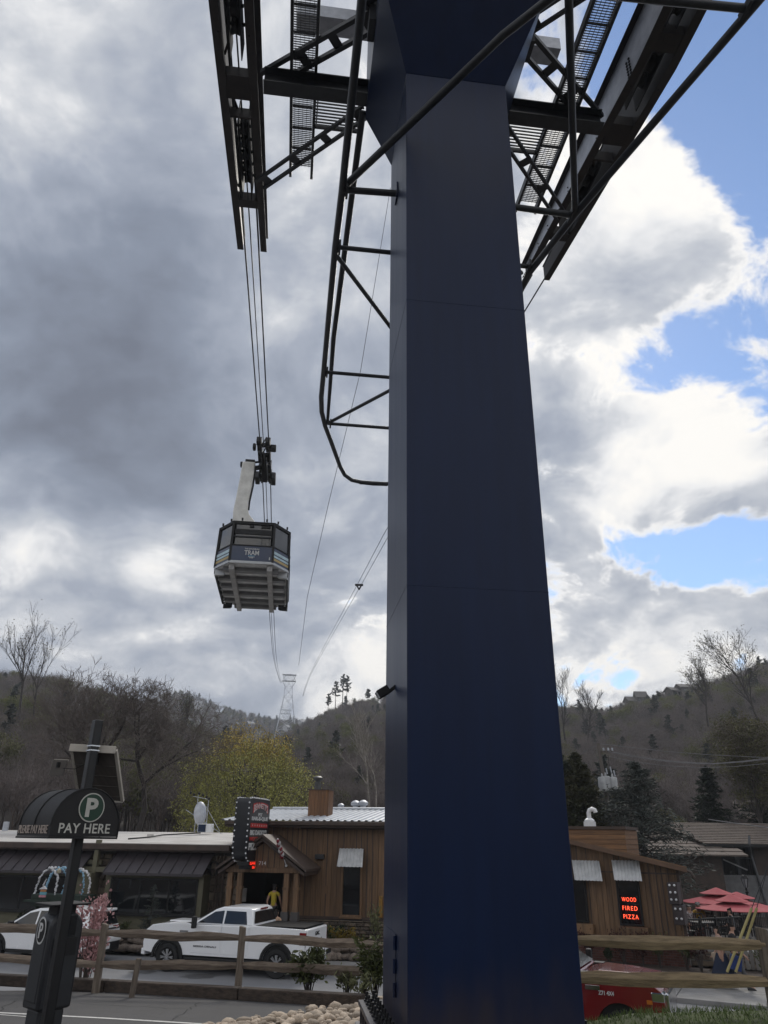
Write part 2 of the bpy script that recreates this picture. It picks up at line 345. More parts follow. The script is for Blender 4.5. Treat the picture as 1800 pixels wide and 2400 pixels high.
lf_pine = leafm('pine_needles', (.026, .036, .022), (.014, .020, .013))
lf_shrub = leafm('broad_shrub_leaves', (.115, .125, .050), (.040, .052, .020))
lf_red = leafm('dark_red_shrub_leaves', (.060, .020, .018), (.030, .012, .011))
lf_yel = leafm('yellow_shrub_leaves', (.22, .135, .020), (.10, .085, .018))
lf_pink = leafm('pink_blossom', (.62, .40, .39), (.44, .24, .25))
lf_pale = leafm('pale_grass_leaves', (.22, .22, .12), (.11, .12, .055))

def text_obj(txt, w, h, mat, parent, origin, right, up, name='lettering', depth=.012, bold=0.0, arch=0.0, shear=0.0, spacing=1.0):
    """lettering as real mesh; origin = centre, fitted into w x h"""
    cu = bpy.data.curves.new('font', 'FONT'); cu.body = txt; cu.align_x = 'CENTER'; cu.size = 1.0; cu.offset = bold; cu.resolution_u = 3; cu.shear = shear; cu.space_character = spacing
    to = bpy.data.objects.new('font', cu); COL.objects.link(to); bpy.context.view_layer.update()
    me = bpy.data.meshes.new_from_object(to.evaluated_get(bpy.context.evaluated_depsgraph_get()))
    bpy.data.objects.remove(to)
    P = np.array([v.co[:] for v in me.vertices]); mn, mx = P.min(0), P.max(0); s = mx - mn
    right, up = Vector(right).normalized(), Vector(up).normalized(); nrm = right.cross(up).normalized()
    faces = [tuple(p.vertices) for p in me.polygons]; bpy.data.meshes.remove(me)
    mb = MB(); O = Vector(origin); vs = []
    for p in P:
        x = ((p[0] - mn[0]) / s[0] - .5); y = (p[1] - mn[1]) / s[1]
        if arch:
            y = y * (1 - .35 * (1 - 4 * x * x)) + arch * (1 - 4 * x * x)
        vs.append(O + right * (x * w) + up * ((y - .5) * h) + nrm * depth)
    mb.v = [tuple(v) for v in vs]; mb.f = faces; mb.m = [0] * len(faces)
    # give the letters thickness
    bm = bmesh.new(); me2 = bpy.data.meshes.new(name); me2.from_pydata(mb.v, [], mb.f); bm.from_mesh(me2)
    bmesh.ops.remove_doubles(bm, verts=bm.verts, dist=1e-5)
    bmesh.ops.recalc_face_normals(bm, faces=bm.faces)
    if sum((f.normal.dot(nrm) * f.calc_area()) for f in bm.faces) < 0: bmesh.ops.reverse_faces(bm, faces=bm.faces)
    r = bmesh.ops.extrude_face_region(bm, geom=list(bm.faces))
    bmesh.ops.translate(bm, vec=-nrm * (depth * .9), verts=[g for g in r['geom'] if isinstance(g, bmesh.types.BMVert)])
    bmesh.ops.recalc_face_normals(bm, faces=bm.faces)
    bm.to_mesh(me2); bm.free(); me2.materials.append(mat)
    o = bpy.data.objects.new(name, me2); COL.objects.link(o); o.parent = parent
    return o
# ================================================================== the ground
def lotz(y): return CZ - 1.7 - .065 * y
def GL(px, py):              # a photo position dropped on the sloping lot
    d = ray(px, py); k = -1.7 / (d.z + .065); return Vector((d.x * k, k, CZ + d.z * k))
def sheet(name, pts_grid, mat, kind='structure', sub=None):
    n, m = len(pts_grid), len(pts_grid[0]); V = [p for row in pts_grid for p in row]
    F = [(i * m + j, i * m + j + 1, (i + 1) * m + j + 1, (i + 1) * m + j) for i in range(n - 1) for j in range(m - 1)]
    o = np_obj(name, V, F, mat, smooth=True); o['kind'] = kind; return o
tag(sheet('ground', [[(-1500, -320, -.05), (1500, -320, -.05)], [(-1500, 1750, -.05), (1500, 1750, -.05)]], soil), 'flat valley ground under the whole scene', 'ground')
xs = [-60, -30, -15, -8, -4, -1, 1.5, 3.3]
rows = []
for y in (-40, -20, -5, 3, 8, 8.6, 11, 13.5, 15.2, 16.6): rows.append([(x if (y < 8.5 or x < 3) else 3.3, y, lotz(max(y, -6))) for x in (xs + ([20, 60] if y < 8.5 else [3.3, 3.3]))])
tag(sheet('parking_lot', rows, asphalt), 'worn dark asphalt of the sloping parking lot', 'parking lot')
rows = []
for y, f in ((16.6, 0), (17.2, .06), (18.2, .55), (19.3, .95), (19.8, 1.0)): rows.append([(x, y, lotz(16.6) * (1 - f) + .004 * f - .002 + .05 * math.sin(x * 1.7 + y) * (0 < f < 1)) for x in np.linspace(-60, 3.6, 40)])
tag(sheet('bank', rows, soil), 'bare soil bank falling from the lot to the street', 'bank')
KERB = [(-60, 56), (-30, 41.6), (-16.5, 36.0), (-8.7, 32.7), (-2.86, 30.3), (3, 27.6), (8.6, 24.8), (10.7, 23.7), (20, 19.9)]
def kerb_y(x):
    for (x0, y0), (x1, y1) in zip(KERB[:-1], KERB[1:]):
        if x0 <= x <= x1: return y0 + (y1 - y0) * (x - x0) / (x1 - x0)
    return KERB[-1][1] if x > KERB[-1][0] else KERB[0][1]
KX2 = KERB[:6] + [(3.6, kerb_y(3.6))] + KERB[6:]
tag(sheet('road', [[(x, 19.7 if x < 3.5 else 16.3, .0) for x, y in KX2], [(x, y - .15, .0) for x, y in KX2]], roadm), 'grey asphalt street behind the wooden fence', 'road')
# kerb stones along the street, one piece each
kt = thing('kerb', 'pale concrete kerb along the far side of the street', 'kerb'); kt['kind'] = 'structure'
for i in range(len(KERB) - 2):
    a, b = Vector((*KERB[i], 0)), Vector((*KERB[i + 1], 0)); L = (b - a).length; n = max(1, int(L / 1.6))
    if a.x < -30: n = 1
    for k in range(n):
        p, q = a.lerp(b, k / n), a.lerp(b, (k + 1) / n); dd = (q - p).normalized() * .006
        MB().beam(p + dd + Vector((0, -.07, .06)), q - dd + Vector((0, -.07, .06)), .15, .14).build('kerb_stone', concrete, kt, bevel=.015)
# pavement slabs beyond the kerb
pv = thing('pavement', 'pale concrete pavement slabs beyond the kerb', 'pavement'); pv['kind'] = 'structure'
for i in range(1, len(KERB) - 2):
    a, b = Vector((*KERB[i], 0)), Vector((*KERB[i + 1], 0)); L = (b - a).length; n = max(1, int(L / 2.0)); nn = Vector((.45, .9, 0)) if a.x > 2 else Vector((.2, .98, 0))
    for k in range(n):
        p, q = a.lerp(b, k / n), a.lerp(b, (k + 1) / n); dd = (q - p).normalized() * .012
        wd = 3.4 if a.x > 2 else 1.15
        for r0, r1 in (((.02, wd / 2 - .012), (wd / 2 + .012, wd)) if a.x > 2 else ((.02, wd),)):
            c = [p + dd + nn * r0, q - dd + nn * r0, q - dd + nn * r1, p + dd + nn * r1]
            MB().hexa([Vector((v.x, v.y, .02)) for v in c] + [Vector((v.x, v.y, .125)) for v in c]).build('paving_slab', concrete, pv, bevel=.01)
# white bay lines on the lot
def strip(name, pts, w, mat, lift, label, cat):
    vs = []; 
    for i, p in enumerate(pts):
        d = (pts[min(i + 1, len(pts) - 1)] - pts[max(i - 1, 0)]); d.z = 0; d.normalize(); n = Vector((-d.y, d.x, 0)) * w / 2
        for s in (-1, 1):
            q = p + n * s; vs.append((q.x, q.y, lotz(q.y) + lift))
    F = [(2 * i, 2 * i + 1, 2 * i + 3, 2 * i + 2) for i in range(len(pts) - 1)]
    o = np_obj(name, vs, F, mat); o['kind'] = 'structure'; return tag(o, label, cat)
strip('painted_line', [GL(-300, 2352), GL(0, 2374), GL(250, 2387), GL(500, 2402), GL(700, 2414)], .10, paint_line, .004, 'white painted bay line running in front of the pay machine', 'road marking')
strip('painted_line', [GL(-300, 2362), GL(0, 2378.5), GL(60, 2383), GL(63, 2383.3)], .05, paint_line, .004, 'short second white line left of the pay machine', 'road marking')

crackm = M('dark_crack', (.022, .021, .021), .95)
def jag(a, b, n, amp, seed):
    q = random.Random(seed); return [a.lerp(b, i / n) + Vector((q.uniform(-amp, amp), q.uniform(-amp, amp) * 1.5, 0)) for i in range(n + 1)]
for k, (a, b) in enumerate((((180, 2352), (430, 2366)), ((395, 2395), (470, 2350)), ((-60, 2400), (40, 2345)))):
    strip('crack', jag(GL(*a), GL(*b), 14, .05, k), .012, crackm, .006, ('thin dark crack running along the lot behind the white line', 'thin crack crossing the lot towards the stones', 'thin crack in the lot left of the pay machine')[k], 'crack')
stainm = M('oil_stain', (.060, .060, .062), .6, (.10, .10, .105), 3, 6)
for k, (px, py, w, h) in enumerate(((335, 2277, .45, .5), (470, 2288, .7, .6), (120, 2262, .6, .8))):
    c = PZ(px, py, .004); q = random.Random(k); n = 16; pts = [(c.x + w * math.cos(2 * math.pi * i / n) * q.uniform(.6, 1.15), c.y + h * math.sin(2 * math.pi * i / n) * q.uniform(.6, 1.15), .004) for i in range(n)]
    o = MB().add(pts, [tuple(range(n))]).build('stain', stainm); o['kind'] = 'structure'; tag(o, ('dark oil stain on the street left of the pickup', 'dark oil stain on the street below the pickup', 'dark oil stain on the street below the suv')[k], 'stain')
# ------------------------------------------------------------------ timber edging of the lot
te = thing('landscape_timber', 'dark weathered landscape timbers laid end to end along the lot edge', 'timber edging', (0, 16, lotz(16)))
tp = [GL(-420, 2283), GL(-95, 2305), GL(245, 2325), GL(560, 2345), GL(852, 2364)]
for a, b in zip(tp[:-1], tp[1:]):
    d = (b - a).normalized() * .012
    MB().beam(a + d - te.location + Vector((0, .1, .09)), b - d - te.location + Vector((0, .1, .09)), .2, .2).build('timber', timberm, te, bevel=.02)

# ------------------------------------------------------------------ split rail fences
def rail(p0, p1, th, par, base, seed, wd=None):
    r_ = random.Random(seed); n = 7; V = []; F = []
    d = (p1 - p0)
    for i in range(n + 1):
        t = i / n; p = p0 + d * t + Vector((0, r_.uniform(-.012, .012), r_.uniform(-.012, .012)))
        e = .62 if i in (0, n) else (.9 if i in (1, n - 1) else 1.0)
        for a in range(5):
            an = 2 * math.pi * a / 5 + .5; rr = th * e * (1 + r_.uniform(-.12, .12))
            V.append(p - base + Vector((0, math.cos(an) * rr * .62, math.sin(an) * rr)))
    for i in range(n):
        for a in range(5): F.append((i * 5 + a, i * 5 + (a + 1) % 5, (i + 1) * 5 + (a + 1) % 5, (i + 1) * 5 + a))
    mb = MB(); mb.v = [tuple(v) for v in V]; mb.f = F + [tuple(range(4, -1, -1)), tuple(n * 5 + a for a in range(5))]; mb.m = [0] * len(mb.f)
    return mb.build('rail', wd or fencew, par, bevel=.008)
def fence_post(p, h, par, base, w=.125):
    mb = MB(); b = p - base
    mb.hexa([b + Vector((x * w / 2, y * w / 2, -.1)) for x, y in ((-1, -1), (1, -1), (1, 1), (-1, 1))] + [b + Vector((x * w / 2 * .95, y * w / 2 * .95, h - (.03 if x > 0 else 0))) for x, y in ((-1, -1), (1, -1), (1, 1), (-1, 1))])
    return mb.build('post', fencep, par, bevel=.012)
fl = thing('split_rail_fence', 'two-rail weathered wooden fence left of the blue tower behind the timber edging', 'fence', (-2.7, 16.55, lotz(16.5)))
B = fl.location
fx = [-8.45, -5.42, -2.66, .35, 2.9]
py_ = {-8.45: 16.6, -5.42: 16.5, -2.66: 16.3, .35: 15.9, 2.9: 15.6}
tops = [(-.1015, -.132), (-.1075, -.1395), (-.1105, -.139), (-.117, -.1435), (-.118, -.145)]
for i, x in enumerate(fx): fence_post(Vector((x, py_[x], lotz(16.4))), 1.17, fl, B)
for i in range(4):
    for k in (0, 1):
        a = Vector((fx[i], py_[fx[i]] - .02, CZ + tops[i][k] * py_[fx[i]])); b = Vector((fx[i + 1], py_[fx[i + 1]] - .02, CZ + (tops[i + 1][k]) * py_[fx[i + 1]]))
        rail(a + Vector((.0, 0, -.0)), b, .085, fl, B, i * 2 + k)
fr = thing('split_rail_fence', 'two-rail tan wooden fence right of the blue tower above the grass', 'fence', (5.7, 12.5, CZ - 2.25))
B = fr.location
frx = [-.1 + 2.9, 5.75, 8.7]
for x in frx[1:]: fence_post(Vector((x, 12.5, CZ - 2.28)), 1.13, fr, B, .14)
for i in range(2):
    for k, zc in enumerate((-.1105, -.1475)):
        zz0 = CZ + (zc + (.0015 if i == 0 else 0)) * 12.5
        rail(Vector((frx[i], 12.47, zz0)), Vector((frx[i + 1], 12.47, zz0 - .03)), .10, fr, B, 40 + i * 2 + k, fencew2)
short = thing('short_stake', 'short leaning grey wooden stake standing beside the pay machine', 'stake', (-4.55, 15.9, lotz(15.9)))
MB().beam((0, 0, -.1), (.05, .0, .62), .09, .09).build('stake', fencep, short, bevel=.01)

# ------------------------------------------------------------------ grass mound on the right
def mound_z(x, y):
    t = min(1, max(0, (x - 2.6) / 1.2)); top = CZ - 2.235 + .03 * math.sin(x * 1.3)
    if y > 12.9: top -= (y - 12.9) * .60
    if y < 10.4: top -= (10.4 - y) * .30
    if y > 13.2: return (lotz(y) - .03) * (1 - t) + max(-.02, top) * t
    return lotz(y) - .03 + max(0.0, top - lotz(y)) * t
gy = list(np.linspace(7.9, 13, 11)) + [13.5, 14, 15, 16.2, 17, 18]
gx = np.concatenate([np.linspace(2.6, 4.2, 12), np.linspace(4.6, 40, 30)])
tag(sheet('grass_bank', [[(x, y, max(mound_z(x, y), -.03)) for x in gx] for y in gy], M('turf_soil', (.075, .095, .03), .95, (.045, .055, .02), 2.5, 8, bump=.8, bscale=30)), 'green turf bank right of the tower base', 'grass bank')
nb = 9000; q = np.random.RandomState(3)
gxs = q.uniform(2.9, 9.5, nb); gys = q.uniform(10.2, 13.3, nb); gz = np.array([mound_z(a, b) for a, b in zip(gxs, gys)])
hh = q.uniform(.035, .085, nb); ang = q.uniform(0, 6.28, nb); wd_ = .008; ln = q.uniform(-.05, .05, (nb, 2))
Vg = np.zeros((nb, 3, 3)); Vg[:, 0] = np.c_[gxs - np.cos(ang) * wd_, gys - np.sin(ang) * wd_, gz - .01]; Vg[:, 1] = np.c_[gxs + np.cos(ang) * wd_, gys + np.sin(ang) * wd_, gz - .01]; Vg[:, 2] = np.c_[gxs + ln[:, 0], gys + ln[:, 1], gz + hh]
tag(np_obj('grass', Vg.reshape(-1, 3), np.arange(nb * 3).reshape(-1, 3), grassm), 'short green grass growing on the bank right of the tower', 'grass', kind='stuff')

# ------------------------------------------------------------------ river stones round the tower base
sb = thing('river_stone_bed', 'tan rounded river stones heaped at the foot of the blue tower', 'stones', (-.6, 13, lotz(13)))
svar = []
for k in range(6):
    bm = bmesh.new(); bmesh.ops.create_icosphere(bm, subdivisions=2, radius=1.0)
    for v in bm.verts:
        n = mnoise.noise(v.co * 1.1 + Vector((k * 7.3, 1, 2))); v.co *= 1 + .26 * n; v.co.z *= .62
    me = bpy.data.meshes.new('stone'); bm.to_mesh(me); bm.free(); me.shade_smooth(); me.materials.append(stonem); svar.append(me)
def stone(par, p, r, mat=None, k=None, name='stone'):
    o = bpy.data.objects.new(name, svar[rng.randrange(6) if k is None else k]); COL.objects.link(o); o.parent = par
    o.location = p - par.location; o.rotation_euler = (rng.uniform(-.3, .3), rng.uniform(-.3, .3), rng.uniform(0, 6.28))
    o.scale = (r * rng.uniform(.9, 1.5), r * rng.uniform(.75, 1.1), r * rng.uniform(.8, 1.15))
    if mat: o.material_slots[0].link = 'OBJECT'; o.material_slots[0].material = mat
    return o
cnt = 0; placed = []
edge_px = [(470, 2412), (540, 2398), (600, 2386), (680, 2375), (740, 2362), (800, 2356), (868, 2346), (905, 2340)]
def edge_y(px):
    for (x0, y0), (x1, y1) in zip(edge_px[:-1], edge_px[1:]):
        if x0 <= px <= x1: return y0 + (y1 - y0) * (px - x0) / (x1 - x0)
    return 2420 if px < 470 else 2340
for _ in range(5000):
    px, py = rng.uniform(470, 905), rng.uniform(2340, 2424)
    if py < edge_y(px): continue
    p = GL(px, py); r = rng.choice((.035, .045, .055, .065, .08, .10))
    if any((p.x - a) ** 2 + (p.y - b) ** 2 < (.62 * (r + c)) ** 2 for a, b, c in placed): continue
    placed.append((p.x, p.y, r)); p.z += r * .35; stone(sb, p, r); cnt += 1
    if cnt > 292: break
# ================================================================== the tram tower
YAW = R(6.9)
TOW = thing('tram_tower', 'tall navy blue steel tram tower with trusses and cable saddles high above', 'tower', (.345, 10.0, lotz(11.2)), YAW)
TZ = TOW.location.z
ca, sa = math.cos(YAW), math.sin(YAW)
def toL(p):                  # world -> tower frame (s to the right, t away along the cable line, z)
    dx, dy = p.x - .345, p.y - 10.0
    return Vector((dx * ca + dy * sa, -dx * sa + dy * ca, p.z - TZ))
def TS(px, py, s):           # photo position on the tower plane s = const
    d = ray(px, py); bx, by = .345 + ca * s, 10.0 + sa * s
    t = (d.x * by - bx) / (-sa - d.x * ca); Y = by + ca * t
    return Vector((s, t, CZ + d.z * Y - TZ))
def THz(px, py, z): return toL(PZ(px, py, z + CZ))
def zl(zr): return zr + CZ - TZ
SW, SD, ZJ = 2.12, 2.3, 14.5
mb = MB(); mb.box2((0, 0, zl(-2.15)), (SW, SD, zl(ZJ))); mb.build('shaft', navy, TOW, bevel=.012)
# weld seams round the shaft
for pz in (TS(955, 692, 0).z, TS(955, 1369, 0).z):
    m2 = MB()
    m2.box2((-.003, -.003, pz), (SW + .003, SD + .003, pz + .010)); m2.build('weld_seam', navy, TOW, bevel=.0028)
# flared head
z0, z1, z2 = zl(ZJ), zl(16.0), zl(23.5)
lo = [(0, 0), (SW, 0), (SW, SD), (0, SD)]; hi = [(-.65, -1.0), (SW + .65, -1.0), (SW + .65, SD), (-.65, SD)]
MB().hexa([(x, y, z0 + .002) for x, y in lo] + [(x, y, z1) for x, y in hi]).build('flared_head', navy, TOW, bevel=.012)
MB().box2((-.65, -1.0, z1 + .002), (SW + .65, SD, z2)).build('head_box', navy, TOW)
# base flange with bolts and gussets
mb = MB(); zf = zl(-2.15); mb.box2((-.32, -.32, zf - .06), (SW + .32, SD + .32, zf)); mb.build('base_flange', navy, TOW, bevel=.008)
mb = MB()
for i in range(10):
    y = -.2 + i * (SD + .4) / 9; mb.box2((-.30, y - .02, .0), (-.002, y + .02, zf - .062)); mb.box2((SW + .002, y - .02, .0), (SW + .3, y + .02, zf - .062))
    x = -.2 + i * (SW + .4) / 9; mb.box2((x - .02, -.30, .0), (x + .02, -.002, zf - .062))
mb.box2((0, 0, -.1), (SW, SD, zf - .062)); mb.build('gusset_skirt', navy, TOW)
MB().box2((-.36, -.36, -.6), (SW + .36, SD + .36, .012)).build('concrete_footing', concrete, TOW, bevel=.02)
bolt = None
def put_bolt(x, y):
    global bolt
    if bolt is None:
        b = MB(); b.lathe([(.048, 0), (.048, .018), (.001, .018)], 10); b.lathe([(.034, .018), (.034, .05), (.001, .05)], 6); b.lathe([(.02, .05), (.02, .115), (.001, .118)], 8)
        bolt = b.build('bolt', blackm, TOW, smooth=35); o = bolt
    else:
        o = bolt.copy(); COL.objects.link(o); o.parent = TOW
    o.location = (x, y, zf)
for i in range(12):
    y = -.22 + i * (SD + .44) / 11; put_bolt(-.2, y); put_bolt(-.09, y + .07); put_bolt(SW + .2, y)
for i in range(1, 11): put_bolt(-.2 + i * (SW + .4) / 11, -.2)
# access hatch in the left face
h0, h1 = TS(929, 2190, 0), TS(929, 2336, 0); hz0, hz1 = h1.z, h0.z; ht = (h0.t if hasattr(h0, 't') else h0.y)
ht1 = TS(904, 2180, 0).y
door = MB().box2((-.010, ht + .03, hz0), (-.0005, ht1, hz1)).build('access_hatch', navy, TOW, bevel=.004)
for k in (.10, .48, .86):
    zc = hz0 + (hz1 - hz0) * k; MB().tube([(-.022, ht + .005, zc - .08), (-.022, ht + .005, zc + .08)], .022, 10).build('hinge', navy, door)
MB().box2((-.004, ht + .006, hz0), (-.0006, ht + .028, hz1)).build('gap', blackm, door)
# floodlight on the left rear edge
fp = TS(895, 1622, -.2)
fl_ = MB(); fl_.box((fp.x + .02, fp.y, fp.z), (.19, .16, .13), Matrix.Rotation(R(-32), 3, 'Y')); fo = fl_.build('floodlight', blackm, TOW, bevel=.015)
MB().box((fp.x - .066, fp.y, fp.z - .055), (.02, .13, .10), Matrix.Rotation(R(-32), 3, 'Y')).build('lamp_glass', headl, fo)
MB().beam((fp.x + .1, fp.y, fp.z), (.02, fp.y, fp.z + .1), .05, .05).build('bracket', blackm, fo)

def ibeam(mb, p0, p1, w, h, tf=.03, tw=.022, up=(0, 0, 1)):
    p0, p1, up = Vector(p0), Vector(p1), Vector(up)
    d = (p1 - p0).normalized(); x = d.cross(up).normalized(); z = x.cross(d)
    for s in (-1, 1): mb.beam(p0 + z * s * (h - tf) / 2, p1 + z * s * (h - tf) / 2, w, tf, 0, up)
    mb.beam(p0, p1, tw, h - 2 * tf - .002, 0, up); return mb
DC = SW / 2; DS = 4.7
SADX = (DC - DS - .09, DC + DS)
ZB = 16.0
# cross arms from the head out to the saddles
for sg, name in ((-1, 'cross_arm'), (1, 'cross_arm')):
    x0 = -.64 if sg < 0 else SW + .64; x1 = DC + sg * (DS - .52)
    ibeam(MB(), (x0, 1.95, zl(16.45)), (x1, 1.95, zl(16.45)), .36, .5).build(name, steel, TOW)
    ibeam(MB(), (x0, -1.7 + .6, zl(18.3)), (x1, -1.1, zl(18.3)), .36, .5).build(name, steel, TOW)
    MB().beam((x0 - sg * .5, 2.6, zl(20.0)), (DC + sg * 3.6, 2.6, zl(20.0)), .5, .45).build('maintenance_beam', galv, TOW)
def laced(p0, p1, gap=.30, th=.075, n=4, name='brace'):
    p0, p1 = Vector(p0), Vector(p1); d = (p1 - p0).normalized(); up = Vector((0, 0, 1)); x = d.cross(up).normalized()
    mb = MB()
    for s in (-1, 1): mb.beam(p0 + x * s * gap / 2, p1 + x * s * gap / 2, th, th * 1.25)
    for k in range(n):
        t = (k + .25) / (n - .5); c = p0.lerp(p1, t); mb.beam(c - x * gap / 2, c + x * gap / 2, .22, .014)
    return mb.build(name, steel, TOW)
for sg in (-1, 1):
    xi = -.62 if sg < 0 else SW + .62; xo = DC + sg * (DS - .55)
    laced((xi, 2.25, zl(16.25)), (SADX[0] + .42 if sg < 0 else SADX[1] - .42, 5.0, zl(16.4)), .30)
    laced((xi, .35, zl(16.75)), (xo, 2.15, zl(16.75)), .40, .10)
    laced((xi, .15, zl(16.75)), (xo, -2.2, zl(16.75)), .32)
    laced((xi, .2, zl(17.4)), (DC + sg * 2.0, -2.6, zl(17.6)), .22, .06)
    MB().beam((xi, .3, zl(16.2)), (xi, .3, zl(17.3)), .35, .5).build('joint_plate', steel, TOW)
# cable saddles: twin plate girders with sheaves and stiffeners between them
def saddle(sx, sg):
    o = bpy.data.objects.new('cable_saddle', None); COL.objects.link(o); o.parent = TOW; o.location = (sx, 0, 0)
    prof = []
    T0, T1 = -4.5, 8.5
    def zb(t): return ZB + .02 + .155 * max(t, 0)
    def zt(t): return ZB + 1.42 + .055 * t
    tt = np.linspace(T0, T1, 15)
    for s in (-1, 1):
        x = s * .31; mb = MB()
        poly = [(t, zl(zb(t))) for t in tt] + [(t, zl(zt(t))) for t in tt[::-1]]
        mb.prism(poly, lambda u, v, w: (w, u, v), x - .012, x + .012, 0)
        for a, b in zip(tt[:-1], tt[1:]):
            mb.beam((x + s * .06, a, zl(zb(a)) - .012), (x + s * .06, b, zl(zb(b)) - .012), .20, .022, 1)
            mb.beam((x + s * .06, a, zl(zt(a)) + .012), (x + s * .06, b, zl(zt(b)) + .012), .20, .022, 1)
        mb.build('girder', [galv if s != sg else rusty, rusty], o)
        # bolt rows
        mb = MB()
        for k in range(9):
            for dt in (0, .12): mb.lathe([(.03, 0), (.03, .03), (.001, .03)], 6, Matrix.Translation((x + s * .012, .6 + dt, zl(ZB + .12 + k * .1))) @ Matrix.Rotation(s * math.pi / 2, 4, 'Y'))
        for t0 in (2.6, 4.6, 6.3, 7.2):
            for dz in (.3, .45): mb.lathe([(.022, 0), (.022, .025), (.001, .025)], 6, Matrix.Translation((x + s * .012, t0, zl(zb(t0) + dz))) @ Matrix.Rotation(s * math.pi / 2, 4, 'Y'))
        b = mb.build('bolt_row', blackm, o)
    for t0, w in ((-3.6, .5), (-2.0, .5), (-.6, .42), (1.85, .6), (3.05, .06), (6.15, .28)):
        MB().box2((-.296, t0, zl(zb(t0) + .02)), (.296, t0 + w, zl(zb(t0) + .34))).build('diaphragm', rusty, o)
    for t0, z in ((-3.0, .5), (-2.6, .5), (-1.4, .5), (-.95, .5), (-.1, .45), (.35, .45), (.8, .45), (3.7, .42), (4.15, .42), (4.6, .42), (5.05, .42), (5.5, .42)):
        mb = MB(); mb.lathe([(.19, -.08), (.23, -.08), (.20, -.02), (.20, .02), (.23, .08), (.19, .08)], 16, Matrix.Translation((.0, t0, zl(zb(t0) + z))) @ Matrix.Rotation(math.pi / 2, 4, 'Y'))
        mb.tube([(-.2, t0, zl(zb(t0) + z)), (.2, t0, zl(zb(t0) + z))], .04, 8); mb.build('sheave', blackm, o, smooth=35)
    for a, b in ((-3.4, -.3), (-.4, 1.4), (3.4, 5.9)):
        for s in (-1, 1): MB().box2((s * .13 - .012, a, zl(zb(a) + .22)), (s * .13 + .012, b, zl(zb(b) + .62))).build('sheave_plate', blackm, o)
    for a, b in ((2.3, 3.6), (5.9, 4.9), (1.5, .6)):
        MB().beam((-.29, a, zl(zb(a) + .3)), (.0, b, zl(zb(b) + .35)), .05, .05).build('strut', rusty, o)
    return o
saddle(SADX[0], -1); saddle(SADX[1], 1)
# grated walkways beside the saddles: every grating panel its own part
def walkway(x, t0, t1, zr, n):
    o = bpy.data.objects.new('walkway', None); COL.objects.link(o); o.parent = TOW; o.location = (x, t0, zl(zr))
    L = t1 - t0
    for s in (-1, 1): MB().box2((s * .29 - .035, -L * 0, -.10), (s * .29 + .035, L + .3, .10)).build('side_channel', steel, o)
    pn = None
    for k in range(n):
        a = L * k / n
        if pn is None:
            mb = MB(); w = L / n; m = 11
            for j in range(m): mb.box2((-.25, w * (j + .3) / m, .0), (.25, w * (j + .3) / m + .013, .028))
            for j in range(5): mb.box2((-.2 + j * .1 - .004, .0, .004), (-.2 + j * .1 + .004, w, .02))
            pn = mb.build('grating_panel', steel, o)
        else:
            p2 = pn.copy(); COL.objects.link(p2); p2.parent = o; p2.location = (0, a, 0)
        MB().box2((-.25, a - .02, -.05), (.25, a + .02, -.002)).build('cross_bar', steel, o)
    return o
walkway(-2.2, -4.0, 4.55, 16.75, 14); walkway(SW + 2.2, -4.0, 4.9, 16.75, 14)
for sx, ex in ((-1.9, -.66), (SW + .66, SW + 1.9)):
    mb = MB()
    for k in range(9): mb.box2((sx, 2.45 + k * .09, zl(16.8)), (ex, 2.475 + k * .09, zl(16.84)))
    mb.box2((sx, 2.36, zl(16.72)), (ex, 2.41, zl(16.86))); mb.box2((sx, 3.26, zl(16.72)), (ex, 3.31, zl(16.86)))
    mb.build('landing_grating', steel, TOW)
    mb = MB()
    for k in range(4): mb.tube([(sx + .05, 3.3, zl(16.9)), (sx + .05, 3.3, zl(17.9))], .02, 6)
    mb.tube([(sx, 3.3, zl(17.9)), (ex, 3.3, zl(17.9))], .022, 6); mb.build('handrail', steel, TOW)
# tubular guide frame at cabin height
ZG = 12.5
G = lambda px, py: THz(px, py, ZG)
def gtube(pts, r, name='guide_tube', n=10): return MB().tube(pts, r, n).build(name, steel, TOW, smooth=40)
left = [G(812, 420), G(790, 580), G(760, 860)]
xl = -1.2; near = Vector((xl, -3.2, zl(ZG)))
LQ = [Vector((-1.10, -4.5, zl(ZG))), Vector((-1.16, 1.4, zl(ZG))), Vector((-1.2, 3.0, zl(ZG))), Vector((-1.22, 8.0, zl(ZG)))]
bend = [G(753, 930), G(754, 965), G(762, 998), G(775, 1032), G(788, 1068), G(797, 1093), G(808, 1113), G(824, 1125), G(846, 1130), G(908, 1135)]
end = bend[-1]; RQ = [Vector((2 * DC - p.x, p.y, p.z)) for p in (LQ + bend)]
RN = [Vector((5.75, -5.0, zl(ZG))), Vector((5.24, -3.2, zl(ZG))), Vector((3.95, 1.29, zl(ZG))), Vector((3.5, 3.2, zl(ZG)))]
gtube(LQ + bend, .078); gtube(RN + RQ[3:], .078)
gtube([bend[-1], Vector((DC, end.y + .05, end.z)), RQ[-1]], .07)
def node(x, t, w=.2): MB().box((x, t, zl(ZG)), (.05, .34, .17)).build('node_plate', steel, TOW, bevel=.01)
